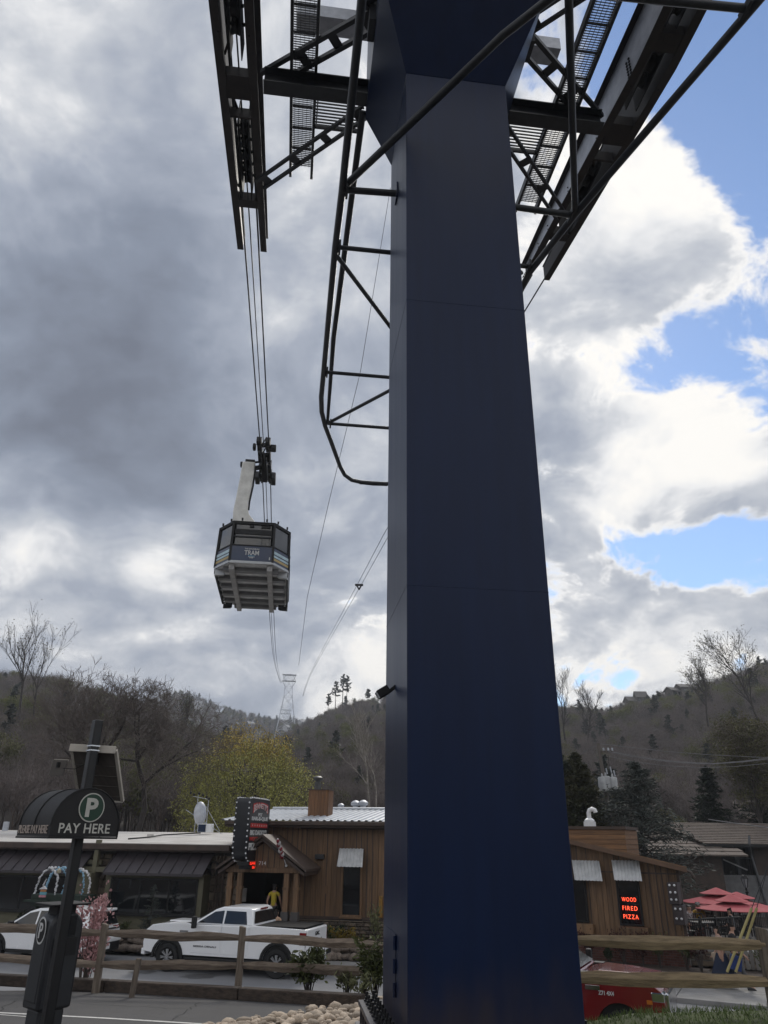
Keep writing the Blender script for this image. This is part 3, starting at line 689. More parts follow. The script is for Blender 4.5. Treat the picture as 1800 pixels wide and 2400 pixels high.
for t, x in ((1.35, -1.16), (3.0, -1.2), (8.0, -1.22), (10.9, -.95)):
    for sg in (-1, 1):
        xx = x if sg < 0 else (3.95 if t < 2 else (3.52 if t < 5 else 2 * DC - x))
        node(xx + sg * -.1, t)
        if t < 2: gtube([(xx, t, zl(ZG)), ((0 if sg < 0 else SW) + sg * .02, t - .1, zl(ZG - .05))], .07, 'guide_strut'); MB().box(((0 if sg < 0 else SW) + sg * .02, t - .1, zl(ZG - .05)), (.03, .3, .36)).build('foot_plate', navy, TOW)
        else: gtube([(xx, t, zl(ZG)), (DC, t, zl(ZG))], .055, 'guide_strut')
for sg in (-1, 1):
    f = lambda x: x if sg < 0 else 2 * DC - x
    gtube([(f(-1.2), 3.2, zl(ZG)), (DC, 6.6, zl(ZG))], .055, 'guide_brace')
    gtube([(f(-.95), 10.9, zl(ZG)), (DC, 8.4, zl(ZG))], .055, 'guide_brace')
    gtube([(f(-.72), 2.25, zl(16.2)), (f(-.98), 8.0, zl(ZG + 1.25)), (f(-.95), 11.0, zl(ZG + .05))], [.085, .075, .05], 'hanger')
gtube([(-1.13, 1.35, zl(ZG + .08)), THz(1180, 82, ZG + .1), THz(1295, -8, ZG + .1), THz(1480, -160, ZG + .1)], .075, 'guide_brace')
gtube([THz(1348, 498, ZG), THz(1333, 0, ZG + .05), THz(1325, -200, ZG + .1)], .07, 'guide_brace')
gtube([RN[1], Vector((3.65, -3.13, zl(ZG))), Vector((1.2, -3.05, zl(ZG)))], .07, 'guide_strut'); node(5.14, -3.2)

# ------------------------------------------------------------------ cables
CEND = toL(PY(661, 1598, 506)); CEND_S = CEND.x
CABP = [(-40, 12.0), (-12, 15.0), (-4, 16.2), (2, 16.75), (8.7, 17.3), (17, 17.75), (25, 18.2), (48, 19.3), (100, 25.0), (200, 42.0), (340, 67), (500, CEND.z + TZ - CZ)]
def cat(t):
    # smooth interpolation through the surveyed cable heights
    P = CABP
    for i in range(len(P) - 1):
        if P[i][0] <= t <= P[i + 1][0]:
            p0 = P[max(i - 1, 0)]; p1, p2 = P[i], P[i + 1]; p3 = P[min(i + 2, len(P) - 1)]
            h = p2[0] - p1[0]; m1 = (p2[1] - p0[1]) / (p2[0] - p0[0]); m2 = (p3[1] - p1[1]) / (p3[0] - p1[0]); u = (t - p1[0]) / h
            return (2 * u ** 3 - 3 * u * u + 1) * p1[1] + (u ** 3 - 2 * u * u + u) * h * m1 + (-2 * u ** 3 + 3 * u * u) * p2[1] + (u ** 3 - u * u) * h * m2
    return P[-1][1]
def drift(t): return (CEND_S - SADX[0]) * max(0, t - 27) / 473
def TW(s, t, z): return Vector((.345 + ca * s - sa * t, 10.0 + sa * s + ca * t, CZ + z))
ct = list(np.linspace(-40, 20, 25)) + list(np.linspace(23, 100, 26)) + list(np.linspace(110, 500, 30))
def cable(s, dz, r0, lab, grp=None, tilt=0.0, sp=0.0):
    def mkr(t): return max(r0, .00030 * max(t, 0) * .6)
    mb = MB(); mb.tube([TW(s + drift(t), t, cat(t) + dz * min(1, max(0.25, t / 22)) + tilt * max(0, min(1, t / 300))) for t in ct], [mkr(t) for t in ct], 6)
    o = mb.build('track_cable', cablem, smooth=60); return tag(o, lab, 'cable', grp)
cable(SADX[0] - .22, 0, .028, 'outer track cable of the left pair, carrying the tram cabin', 'tram cables')
cable(SADX[0] + .22, 0, .028, 'inner track cable of the left pair, nearest the blue tower', 'tram cables')
cable(SADX[0], -.34, .020, 'thin hauling cable running between the left pair of track cables', 'tram cables')
def cable2(s, pts, r0, lab):
    mb = MB(); mb.tube([TW(s, t, z) for t, z in pts], [max(r0, .00018 * t) for t, z in pts], 6); return tag(mb.build('track_cable', cablem, smooth=60), lab, 'cable', 'tram cables')
RB = [(8.2, 17.2), (25, 20.2), (48.6, 24.3), (75, 28.4), (110, 34.0), (160, 42.0), (230, 53), (320, 66.5), (420, 80), (500, 88.5)]
cable2(SADX[1] - .24, RB, .028, 'left cable of the pair emerging from behind the blue tower')
cable2(SADX[1] + .24, RB, .028, 'right cable of the pair emerging from behind the blue tower')
ca1 = PY(690, 1530, 300); 
mb = MB(); mb.tube([PY(915, 440, 13.5), PY(845, 870, 24), PY(770, 1180, 45), PY(720, 1400, 90), PY(700, 1560, 240)], [.006, .011, .018, .03, .06], 5)
tag(mb.build('signal_wire', cablem, smooth=60), 'hair-thin wire slanting down just left of the blue tower', 'wire')
for (px, py, t) in ((842, 1388, 75),):
    p = toL(PY(px, py, 10 + 75 * ca)); 
    w = TW(SADX[1], 75, 28.4)
    mb = MB(); mb.beam(w + Vector((-.5, 0, 0)), w + Vector((.5, 0, 0)), .22, .22); mb.beam(w + Vector((-.3, 0, 0)), w + Vector((0, 0, -.6)), .16, .16); mb.beam(w + Vector((.3, 0, 0)), w + Vector((0, 0, -.6)), .16, .16)
    tag(mb.build('cable_spacer', blackm), 'small dark spacer clamped between the pair of cables', 'cable spacer')

# ------------------------------------------------------------------ the tram cabin
CT = 25.0
CAB = thing('tram_cabin', 'navy and silver aerial tram cabin hanging from a curved white arm', 'tram cabin', TW(SADX[0] - .06, CT, 0), YAW)
CAB.location.z = CZ + 11.3
cb = CAB.location.z
cabblue = M('cabin_navy_panel', (.016, .030, .075), .3, (.014, .027, .066), 1, coat=.3)
silver = M('cabin_silver_trim', (.50, .51, .52), .4, (.42, .43, .44), 3, metal=.3)
under = M('cabin_underside', (.66, .65, .63), .7, (.50, .49, .48), 3, 6)
underd = M('cabin_under_beam', (.22, .22, .222), .6, (.17, .17, .17), 3)
armw = M('white_hanger_paint', (.78, .77, .73), .5, (.60, .59, .55), 2.2, 7, bump=.1)
stripeb = M('cabin_pale_blue_stripe', (.50, .66, .72), .4); stripey = M('cabin_gold_stripe', (.50, .36, .13), .4)
hw, nw, L2, LC = 1.70, .97, 3.45, 2.4
oct_ = [(-nw, -L2), (nw, -L2), (hw, -LC), (hw, LC), (nw, L2), (-nw, L2), (-hw, LC), (-hw, -LC)]
def ring(sc_, z): return [(x * sc_, y * sc_, z) for x, y in oct_]
def band(mb, z0, z1, s0, s1, m=0, faces=range(8)):
    a, b = ring(s0, z0), ring(s1, z1)
    for i in faces:
        j = (i + 1) % 8; mb.add([a[i], a[j], b[j], b[i]], [(0, 1, 2, 3)], m)
    return mb
HB, HP, HW_ = 0.0, .86, 2.06
k0, k1 = 1.0, .965
def kk(z): return k0 + (k1 - k0) * z / HW_
# lower shell
mb = MB(); band(mb, .08, HP, kk(.08), kk(HP)); mb.build('body_panel', cabblue, CAB)
mb = MB(); band(mb, -.03, .08, 1.01, 1.01); a = ring(1.01, .08); b = ring(.9, .08); mb.build('bumper_strip', silver, CAB)
for i in range(8):
    j = (i + 1) % 8; a, b = ring(kk(HP) * .992, HP + .04), ring(kk(HW_) * .992, HW_ - .12)
    e = .07
    p = [Vector(a[i]).lerp(Vector(a[j]), e), Vector(a[i]).lerp(Vector(a[j]), 1 - e), Vector(b[i]).lerp(Vector(b[j]), 1 - e), Vector(b[i]).lerp(Vector(b[j]), e)]
    MB().add([*p], [(0, 1, 2, 3)]).build('window', M('cabin_glass', (.02, .022, .026), .04, spec=1.0), CAB)
mb = MB(); 
for i in range(8):
    a, b = ring(kk(.05), .05), ring(kk(HW_), HW_)
    mb.beam(a[i], b[i], .10, .10)
r_ = ring(kk(HP), HP); r2 = ring(kk(HW_), HW_ - .06)
for i in range(8):
    j = (i + 1) % 8; mb.beam(r_[i], r_[j], .06, .05); mb.beam(r2[i], r2[j], .08, .12)
mb.build('window_frame', blackm, CAB)
mb = MB(); mb.add(ring(kk(HW_) * 1.02, HW_) + ring(.90, HW_ + .10), [tuple(range(7, -1, -1)), tuple(range(8, 16))] + [(i, (i + 1) % 8, 8 + (i + 1) % 8, 8 + i) for i in range(8)]); mb.build('roof', blackm, CAB)
mb = MB()
for i in range(8):
    a = ring(.97, HW_ + .05)
    for f in (.2, .8):
        p = Vector(a[i]).lerp(Vector(a[(i + 1) % 8]), f); mb.box(p + Vector((0, 0, .06)), (.08, .08, .12))
mb.build('roof_lug', blackm, CAB)
# inside: dark bench rails and ceiling strip seen through the front pane
mb = MB(); mb.box((0, -L2 * .975, 1.55), (1.7, .02, .24)); mb.build('destination_board', blackm, CAB)
mb = MB(); mb.box((0, -L2 * .985, 1.30), (1.7, .02, .05)); mb.build('window_rail', darkgrey, CAB)
mb = MB(); mb.box((-.1, -L2 * .972, 1.84), (.2, .03, .10)); mb.box((.55, -L2 * .972, 1.83), (.42, .03, .09)); mb.build('cabin_lamp', blackm, CAB)
# stripes on the chamfered flanks
for i in (1, 7):
    j = (i + 1) % 8
    for z0_, z1_, mt, nm in ((.52, .66, stripeb, 'pale_stripe'), (.36, .46, stripeb, 'pale_stripe'), (.20, .32, stripey, 'gold_stripe')):
        mb = MB(); band(mb, z0_, z1_, kk(z0_) * 1.004, kk(z1_) * 1.004, 0, [i]); mb.build(nm, mt, CAB)
# underside: pale pan, five cross ribs, two long rails, end skirts
mb = MB(); mb.add(ring(.985, .0) + ring(.985, -.04), [tuple(range(8)), tuple(range(15, 7, -1))] + [(i, (i + 1) % 8, 8 + (i + 1) % 8, 8 + i) for i in range(8)]); mb.build('floor_pan', under, CAB)
for y in (-2.75, -1.55, -.35, .85, 2.05, 3.0):
    w = 1.55 if abs(y) < 2.4 else (1.25 if abs(y) < 2.9 else 1.1)
    MB().box((0, y, -.14), (2 * w, .34, .16)).build('cross_rib', underd, CAB)
for x in (-.85, .85):
    MB().box((x, 0, -.18), (.24, 6.7, .29)).build('long_rail', M('cabin_rail', (.42, .41, .40), .6), CAB, bevel=.02)
for s in (-1, 1):
    MB().box((s * 1.66, 0, -.12), (.08, 4.9, .24)).build('edge_rail', blackm, CAB)
    for y in (-2.5, 2.75): MB().hexa([(s * 1.2, y, -.3), (s * 1.66, y, -.34), (s * 1.70, y + .3, -.3), (s * 1.3, y + .3, -.28), (s * 1.2, y, -.02), (s * 1.66, y, -.02), (s * 1.70, y + .3, -.02), (s * 1.3, y + .3, -.02)]).build('corner_skid', blackm if y > 0 else silver, CAB)
mb = MB()
for s in (-1, 1):
    for y in np.linspace(-2.2, 2.4, 7): mb.box((s * 1.55, y, -.16), (.07, .1, .12))
mb.build('fixing_bolt', silver, CAB)
fy = -L2 * kk(.5)
fsl = (kk(HP) - kk(.08)) * L2 / (HP - .08)
def front(x, z): return Vector((x, -L2 * kk(z) - .006, z))
upv = (0, fsl * -1 * -1, 1)
text_obj('TRAM', .66, .22, signwhite, CAB, front(0, .50), (1, 0, 0), upv, 'lettering', .01, .02)
text_obj('THE GATLINBURG', .66, .065, signwhite, CAB, front(0, .69), (1, 0, 0), upv, 'lettering', .01, .02)
text_obj('1', .045, .13, signwhite, CAB, front(.82, .25), (1, 0, 0), upv, 'lettering', .01, .02)
mb = MB()
for r_i, (zc, n_) in enumerate(((.345, 5), (.295, 5), (.25, 3))):
    for k in range(n_): mb.box(front((k - (n_ - 1) / 2) * .06, zc), (.04, .012, .032), None, 0 if r_i == 0 else 1)
mb.build('emblem', [M('emblem_blue', (.10, .38, .55), .4), signwhite], CAB)
# curved white hanger arm: box section sweeping from the carriage side down to the roof
arm_c = [(-1.12, 6.35, .34), (-1.17, 5.6, .36), (-1.24, 4.8, .38), (-1.30, 4.2, .40), (-1.30, 3.7, .43), (-1.18, 3.2, .50), (-.90, 2.8, .62), (-.45, 2.5, .80)]
V = []; F = []
def armring(cx, cz, w, nx, nz, dep):
    return [(cx - nx * w, -dep, cz - nz * w), (cx + nx * w, -dep, cz + nz * w), (cx + nx * w, dep, cz + nz * w), (cx - nx * w, dep, cz - nz * w)]
outer = [(-1.12, 6.75), (-1.18, 5.7), (-1.27, 4.6), (-1.34, 3.9), (-1.32, 3.3), (-1.17, 2.6), (-1.12, 2.12)]
inner = [(-.46, 6.75), (-.50, 5.8), (-.58, 4.9), (-.64, 4.4), (-.64, 4.05), (-.50, 3.7), (-.20, 3.35), (.25, 3.05), (.75, 2.85), (1.1, 2.72), (1.12, 2.12)]
poly = outer + inner[::-1]
MB().prism(poly, lambda u, v, w: (u, w, v), -.42, .42).build('hanger_arm', armw, CAB, bevel=.05, smooth=50)
mb = MB(); mb.tube([(-.42, -.3, 6.5), (-.47, -.3, 5.4), (-.57, -.3, 4.5), (-.58, -.3, 4.0)], .05, 6); mb.build('arm_conduit', blackm, CAB)
mb = MB(); mb.box((-.75, 0, 6.86), (.5, .5, .22)); mb.box((-1.18, 0, 6.75), (.16, .3, .2)); mb.build('arm_head', blackm, CAB)
mb = MB(); mb.tube([(-.8, 0, 6.5), (.1, 0, 6.75)], .13, 10); mb.tube([(-.75, 0, 6.9), (-.2, 0, 7.0)], .06, 8); mb.build('pivot_pin', blackm, CAB)
# carriage: twin rows of rollers on the track cables
cz = lambda t: cat(CT + t) + CZ - cb
car = bpy.data.objects.new('carriage', None); COL.objects.link(car); car.parent = CAB
for s in (-1, 1):
    x = s * .22
    for t in np.linspace(-2.3, 2.6, 8):
        MB().lathe([(.12, -.05), (.20, -.05), (.15, 0), (.20, .05), (.12, .05)], 12, Matrix.Translation((x, t, cz(t) + .17)) @ Matrix.Rotation(math.pi / 2, 4, 'Y')).build('roller', blackm, car, smooth=35)
    for t in (-1.9, -.7, .8, 2.0):
        MB().hexa([(x - .11, t - .5, cz(t) + .05), (x + .11, t - .5, cz(t) + .05), (x + .11, t + .5, cz(t) + .05), (x - .11, t + .5, cz(t) + .05), (x - .11, t - .15, cz(t) + .55), (x + .11, t - .15, cz(t) + .55), (x + .11, t + .15, cz(t) + .55), (x - .11, t + .15, cz(t) + .55)]).build('rocker', darkgrey, car)
    MB().beam((x, -2.4, cz(-2.4) + .02), (x, -2.7, cz(-2.6) + .1), .22, .3).build('cable_clamp', blackm, car)
    MB().box((x + s * .22, 1.9, cz(2) - .02), (.26, .9, .42)).build('track_brake', darkgrey, car, bevel=.05)
    MB().box((x + s * .26, -1.7 , cz(-1.7) + .12), (.16 if s < 0 else .3, .35, .3)).build('track_brake', blackm, car, bevel=.05)
for t in (-1.4, 0, 1.4):
    MB().box((0, t, cz(t) + .42), (.62, .16, .2)).build('yoke', blackm, car)
MB().box((0, .3, cz(.3) - .12), (.3, 2.6, .5)).build('haul_clamp', blackm, car, bevel=.06)
for t in (-2.0, -1.0, 1.0, 2.4): MB().tube([(-.1, t, cz(t) + .1), (.1, t + .2, cz(t) + .7)], .035, 6).build('hose', blackm, car)

# ------------------------------------------------------------------ lattice tower on the saddle of the hills
def lattice(base, H, wb, wt, lab, arms, name='lattice_tower', r=.13, legn=7):
    o = thing(name, lab, 'lattice tower', base, YAW)
    def wz(z): return wb + (wt - wb) * max(0, min(1, z / (H * .72))) ** .8
    zs = [H * (1 - (1 - k / legn) ** 1.35) for k in range(legn + 1)]; zs[0] = -6
    for sx in (-1, 1):
        for sy in (-1, 1):
            MB().tube([(sx * wz(z) / 2, sy * wz(z) / 2, z) for z in zs], r, 5).build('leg', galv, o)
    mb = MB()
    for a, b in zip(zs[:-1], zs[1:]):
        ha, hb = wz(a) / 2, wz(b) / 2
        for f in range(4):
            c = [(-1, -1), (1, -1), (1, 1), (-1, 1)]; p, q = c[f], c[(f + 1) % 4]
            mb.beam((p[0] * ha, p[1] * ha, a), (q[0] * hb, q[1] * hb, b), r * 1.1, r * 1.1); mb.beam((q[0] * ha, q[1] * ha, a), (p[0] * hb, p[1] * hb, b), r * 1.1, r * 1.1)
            mb.beam((p[0] * hb, p[1] * hb, b), (q[0] * hb, q[1] * hb, b), r * 1.1, r * 1.1)
    mb.build('bracing', galv, o)
    for z, hwid in arms:
        m2 = MB(); 
        for sy in (-1, 1): m2.beam((-hwid, sy * .9, z), (hwid, sy * .9, z), .28, .35)
        for k in range(7):
            x = -hwid + 2 * hwid * k / 6; m2.beam((x, -.9, z), (x, .9, z), .16, .16)
        m2.build('cross_arm', steel, o)
    if len(arms) > 1:
        m2 = MB(); za, ha = arms[0]; zb_, hb = arms[1]
        for s in (-1, 1): m2.beam((s * ha, 0, za), (s * wt / 2, 0, zb_), .22, .22); m2.beam((s * wt / 2, 0, za), (s * hb, 0, zb_), .22, .22); m2.beam((s * hb, 0, zb_), (s * wt * .45, 0, zb_ - 4), .22, .22)
        for s in (-1, 1): m2.beam((s * ha, 0, za), (s * ha, 0, za + 1.2), .12, .12)
        m2.build('head_strut', steel, o)
    return o
b1 = PY(668, 1745, 500); t1 = PY(674, 1582, 500)
lattice(b1, t1.z - b1.z, 17, 5.2, 'tall grey steel lattice tower standing in the notch between the hills', [(t1.z - b1.z, 4.6), (t1.z - b1.z - 4.2, 4.5)])
b2 = PY(667, 1720, 900); t2 = PY(667, 1664, 900)
lattice(b2, t2.z - b2.z, 11, 5, 'smaller lattice tower seen through the legs of the tall one', [(t2.z - b2.z, 6.5), (t2.z - b2.z - 4.5, 6.0)], r=.2, legn=5)
# ================================================================== hills and woodland
def interp(pts, x):
    if x <= pts[0][0]: return pts[0][1]
    for (a, b), (c, d) in zip(pts[:-1], pts[1:]):
        if a <= x <= c: return b + (d - b) * (x - a) / (c - a)
    return pts[-1][1]
class Hill:
    def __init__(s, name, label, ridge, dist, y0, treeh, mat, xr, ncol=90, foot=None):
        s.ridge, s.dist, s.y0, s.th, s.xr, s.foot = ridge, dist, y0, treeh, xr, foot
        us = list(np.linspace(0, 1, 26)) + [1.1, 1.25, 1.5, 1.9]
        cols = np.linspace(xr[0], xr[1], ncol)
        s.us, s.cols = us, cols
        s.P = np.array([[s.pt(c, u) for u in us] for c in cols])
        tag(sheet(name, s.P, mat), label, 'hill')
    def pt(s, px, u):
        py = interp(s.ridge, px); D = interp(s.dist, px) if isinstance(s.dist, list) else s.dist
        d = ray(px, py); Y0 = s.y0
        zr = d.z * D + CZ - s.th * .8
        Y = Y0 + (D - Y0) * u
        zf = s.foot or 0.0
        if u <= 1: z = zf + (zr - zf) * (u ** 1.08)
        else: z = zr - (u - 1) * zr * .9
        X = d.x * Y
        z += 3.0 * mnoise.noise(Vector((X * .02, Y * .02, 1.3))) * min(1, u * 3) * (.35 + .65 * min(1, D / 300)) * (1 - .8 * math.exp(-((u - 1) / .12) ** 2))
        return (X, Y, z)
    def scatter(s, n, seed, pw=.75, umax=1.02, umin=.02):
        q = np.random.RandomState(seed); out = []
        for _ in range(n):
            u = umin + (umax - umin) * q.rand() ** pw; px = q.uniform(*s.xr); out.append(s.pt(px, u))
        return np.array(out)
LR = [(-700, 1470), (-260, 1545), (0, 1572), (110, 1580), (200, 1603), (260, 1618), (300, 1637), (345, 1652), (400, 1675), (470, 1700), (560, 1735), (660, 1770), (760, 1800)]
FR = [(-100, 1660), (300, 1650), (345, 1640), (390, 1627), (425, 1622), (470, 1640), (540, 1668), (600, 1676), (640, 1690), (690, 1692), (720, 1690), (800, 1700), (1000, 1720), (1400, 1730)]
RR = [(560, 1800), (640, 1745), (690, 1710), (730, 1688), (770, 1668), (800, 1656), (850, 1645), (905, 1638), (1000, 1640), (1120, 1655), (1250, 1660), (1320, 1660), (1390, 1668), (1430, 1664), (1500, 1642), (1560, 1627), (1620, 1612), (1680, 1592), (1730, 1570), (1800, 1548), (2000, 1490), (2500, 1420)]
H1 = Hill('hill', 'wooded hillside rising on the left behind the shops', LR, 235, 62, 11, hillm, (-600, 760), 70)
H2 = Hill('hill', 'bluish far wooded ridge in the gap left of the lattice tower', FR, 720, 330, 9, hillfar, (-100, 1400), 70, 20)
H3 = Hill('hill', 'broad brown wooded hillside filling the right behind the street', RR, [(560, 420), (900, 330), (1300, 300), (1800, 250), (2500, 220)], 75, 9, hillm, (560, 2400), 90)

rear = []  # unseen slope added behind the camera so low reflections turn darker
for u_ in (0, .25, .5, .75, 1.0, 1.3):
    rear.append([(x * (1 + .1 * u_), -70 - 130 * u_, (46 + 10 * math.sin(x * .021) + 6 * math.sin(x * .05)) * min(1, u_ ** .9) * (1 if u_ <= 1 else .8)) for x in np.linspace(-420, 420, 40)])
tag(sheet('hill', rear, hillm), 'unseen valley side added behind the viewer to darken low reflections', 'hill')
# ---- branching tree generator: returns tapered wood segments and twig tips
def grow_tree(seed, h, r0, trunk=.35, levels=4, spread=.7, up=.25, nch=(3, 5), jit=.18, ratio=.62, lean=(0, 0)):
    q = random.Random(seed); segs = []; tips = []
    def branch(p, d, L, r, lv):
        n = 4 if lv < 2 else (3 if lv < 3 else 2)
        pts = [p]; rad = [r]
        for i in range(n):
            d = (d + Vector((q.uniform(-1, 1), q.uniform(-1, 1), q.uniform(-.6, 1) * .8 + up * .6)) * jit).normalized()
            np_ = pts[-1] + d * (L / n); r2 = r * (1 - .55 * (i + 1) / n) if lv > 0 else r * (1 - .45 * (i + 1) / n)
            segs.append((pts[-1], np_, rad[-1], r2)); pts.append(np_); rad.append(r2)
            if lv < levels and (i > 0 or lv > 0):
                for _ in range(q.randint(*nch) if lv < 3 else q.randint(1, 3)):
                    if lv == 0 and i < n * trunk: continue
                    a = q.uniform(0, 6.28); e = d.orthogonal().normalized(); e = Matrix.Rotation(a, 3, d) @ e
                    nd = (d * (1 - spread * .6) + e * spread + Vector((0, 0, up))).normalized()
                    branch(np_, nd, L * ratio * q.uniform(.6, 1.1), r2 * q.uniform(.45, .7), lv + 1)
        tips.append((pts[-1], d))
        if lv < levels:
            for _ in range(2):
                e = Matrix.Rotation(q.uniform(0, 6.28), 3, d) @ d.orthogonal().normalized()
                branch(pts[-1], (d + e * spread * .7).normalized(), L * ratio * .8, rad[-1] * .9, lv + 1)
    branch(Vector((0, 0, -.2)), Vector((lean[0], lean[1], 1)).normalized(), h * .55, r0, 0)
    zmax = max(s[1].z for s in segs); k = h / zmax
    segs = [(a * k, b * k, ra, rb) for a, b, ra, rb in segs]; tips = [(a * k, d) for a, d in tips]
    return segs, tips
def seg_arrays(segs, rmin=.006, sides=3):
    A = np.array([s[0][:] for s in segs]); Bv = np.array([s[1][:] for s in segs]); ra = np.maximum([s[2] for s in segs], rmin); rb = np.maximum([s[3] for s in segs], rmin)
    d = Bv - A; d /= np.linalg.norm(d, axis=1)[:, None] + 1e-9
    ref = np.where(np.abs(d[:, 2:3]) < .9, [[0, 0, 1.0]], [[1.0, 0, 0]]); x = np.cross(d, ref); x /= np.linalg.norm(x, axis=1)[:, None]; y = np.cross(d, x)
    V = np.zeros((len(segs), 2 * sides, 3)); 
    for j in range(sides):
        t = 2 * math.pi * j / sides; o = x * math.cos(t) + y * math.sin(t)
        V[:, j] = A + o * ra[:, None]; V[:, sides + j] = Bv + o * rb[:, None]
    F = []
    base = np.arange(len(segs)) * 2 * sides
    for j in range(sides):
        j2 = (j + 1) % sides; F.append(np.stack([base + j, base + j2, base + sides + j2, base + sides + j], 1))
    return V.reshape(-1, 3), np.concatenate(F)
def leaf_arrays(centres, size, seed, per=1, spread=.2, dirs=None, aspect=.5, droop=0.0):
    q = np.random.RandomState(seed); C = np.repeat(np.asarray(centres), per, 0); n = len(C)
    C = C + q.normal(0, spread, (n, 3))
    a = q.normal(0, 1, (n, 3)); 
    if dirs is not None: a = a * .55 + np.repeat(np.asarray(dirs), per, 0)
    a[:, 2] -= droop
    a /= np.linalg.norm(a, axis=1)[:, None]; b = np.cross(a, q.normal(0, 1, (n, 3))); b /= np.linalg.norm(b, axis=1)[:, None] + 1e-9
    s = size * q.uniform(.6, 1.3, (n, 1)); V = np.stack([C - b * s * aspect * .5, C + a * s * .5 - b * s * 0 , C + b * s * aspect * .5, C - a * s * .5], 1)
    V = np.stack([C - a * s * .5, C + b * s * aspect * .5, C + a * s * .5, C - b * s * aspect * .5], 1)
    return V.reshape(-1, 3), np.arange(n * 4).reshape(-1, 4)
def merge(*VF):
    Vs, Fs, o, mi = [], [], 0, []
    for k, (V, F) in enumerate(VF):
        Vs.append(V); Fs.append(F + o); o += len(V); mi += [k] * len(F)
    return np.concatenate(Vs), np.concatenate(Fs), mi

# ---- prototypes for the woodland (kept in a collection of their own, only instanced)
PROTO = bpy.data.collections.new('woodland_prototypes')
def proto(name, V, F, mats, mi):
    o = np_obj(name, V, F, mats, mi=mi); COL.objects.unlink(o); PROTO.objects.link(o); return o
protos = []
hb1 = M('hill_bark', (.15, .125, .112), .9, (.09, .077, .07), 2, rnd=.25); hb2 = M('hill_pale_bark', (.22, .20, .18), .9, (.12, .105, .095), 2, rnd=.25); hb3 = M('hill_bark_brown', (.13, .10, .086), .9, (.08, .064, .056), 2, rnd=.25)
htw = M('hill_twigs', (.155, .128, .118), .9, (.105, .088, .083), .5, rnd=.25)
for k, (bk, lf, nl) in enumerate(((hb1, htw, 1), (hb3, htw, 1), (hb2, htw, 1), (hb1, leafm('hill_buds_olive', (.13, .125, .058), (.085, .083, .042)), 2), (hb1, leafm('hill_buds_green', (.15, .155, .055), (.095, .10, .04)), 2))):
    segs, tips = grow_tree(100 + k, 11, .17, .45, 3, .55, .35, (2, 3), .16, .56)
    big = [s_ for s_ in segs if s_[2] > .035]
    V1, F1 = seg_arrays(big, .03); tp_ = [t[0][:] for t in tips]
    V2, F2 = leaf_arrays(tp_, .55 if nl == 1 else .30, k, 3 if nl == 1 else 5, .35, [(t[1] + Vector((0, 0, .4)))[:] for t in tips], .07 if nl == 1 else .5)
    protos.append(proto('woodland_tree', *[*merge((V1, F1), (V2, F2))][:2], [bk, lf], merge((V1, F1), (V2, F2))[2]))
def conifer_arrays(seed, h, w, nb, per, leaf, aspect=.16, droop=.25, base=.06, power=1.0, bare=0.0, curve=.15):
    q = random.Random(seed); segs = [(Vector((0, 0, -.2)), Vector((0, 0, h * .97)), h * .018, .01)]; cen = []; dr = []
    for i in range(nb):
        f = base + (1 - base) * ((i + q.random()) / nb); L = w * .5 * (1 - f) ** power * q.uniform(.72, 1.12) + .04 * w; a = q.uniform(0, 6.28)
        d = Vector((math.cos(a), math.sin(a), q.uniform(-.05, .25) - droop * (1 - f))).normalized(); p = Vector((0, 0, f * h * .97))
        e = p + d * L + Vector((0, 0, curve * L)); segs.append((p, e, h * .006 * (1 - f) + .008, .005))
        for k in range(per):
            t = bare + (1 - bare) * q.random() ** .8; c = p.lerp(e, t); c = c + Vector((q.gauss(0, 1), q.gauss(0, 1), q.gauss(0, .6))) * (L * .10); cen.append(c[:]); dr.append((d * 1.0 + Vector((q.uniform(-.5, .5), q.uniform(-.5, .5), -.1)))[:])
    V1, F1 = seg_arrays(segs, .008, 3); V2, F2 = leaf_arrays(cen, leaf, seed, 1, .0, dr, aspect)
    return (V1, F1), (V2, F2)
for k, (h, w, p_) in enumerate(((13, 5.5, .8), (15, 6.5, .6))):
    a, b = conifer_arrays(200 + k, h, w, 46, 16, 1.0, .3, .1, .3 if k == 0 else .45, p_)
    V, F, mi = merge(a, b); protos.append(proto('woodland_pine', V, F, [barkd, M('hill_pine_needles', (.030, .036, .026), .7, (.017, .021, .017), .6, rnd=.3)], mi))

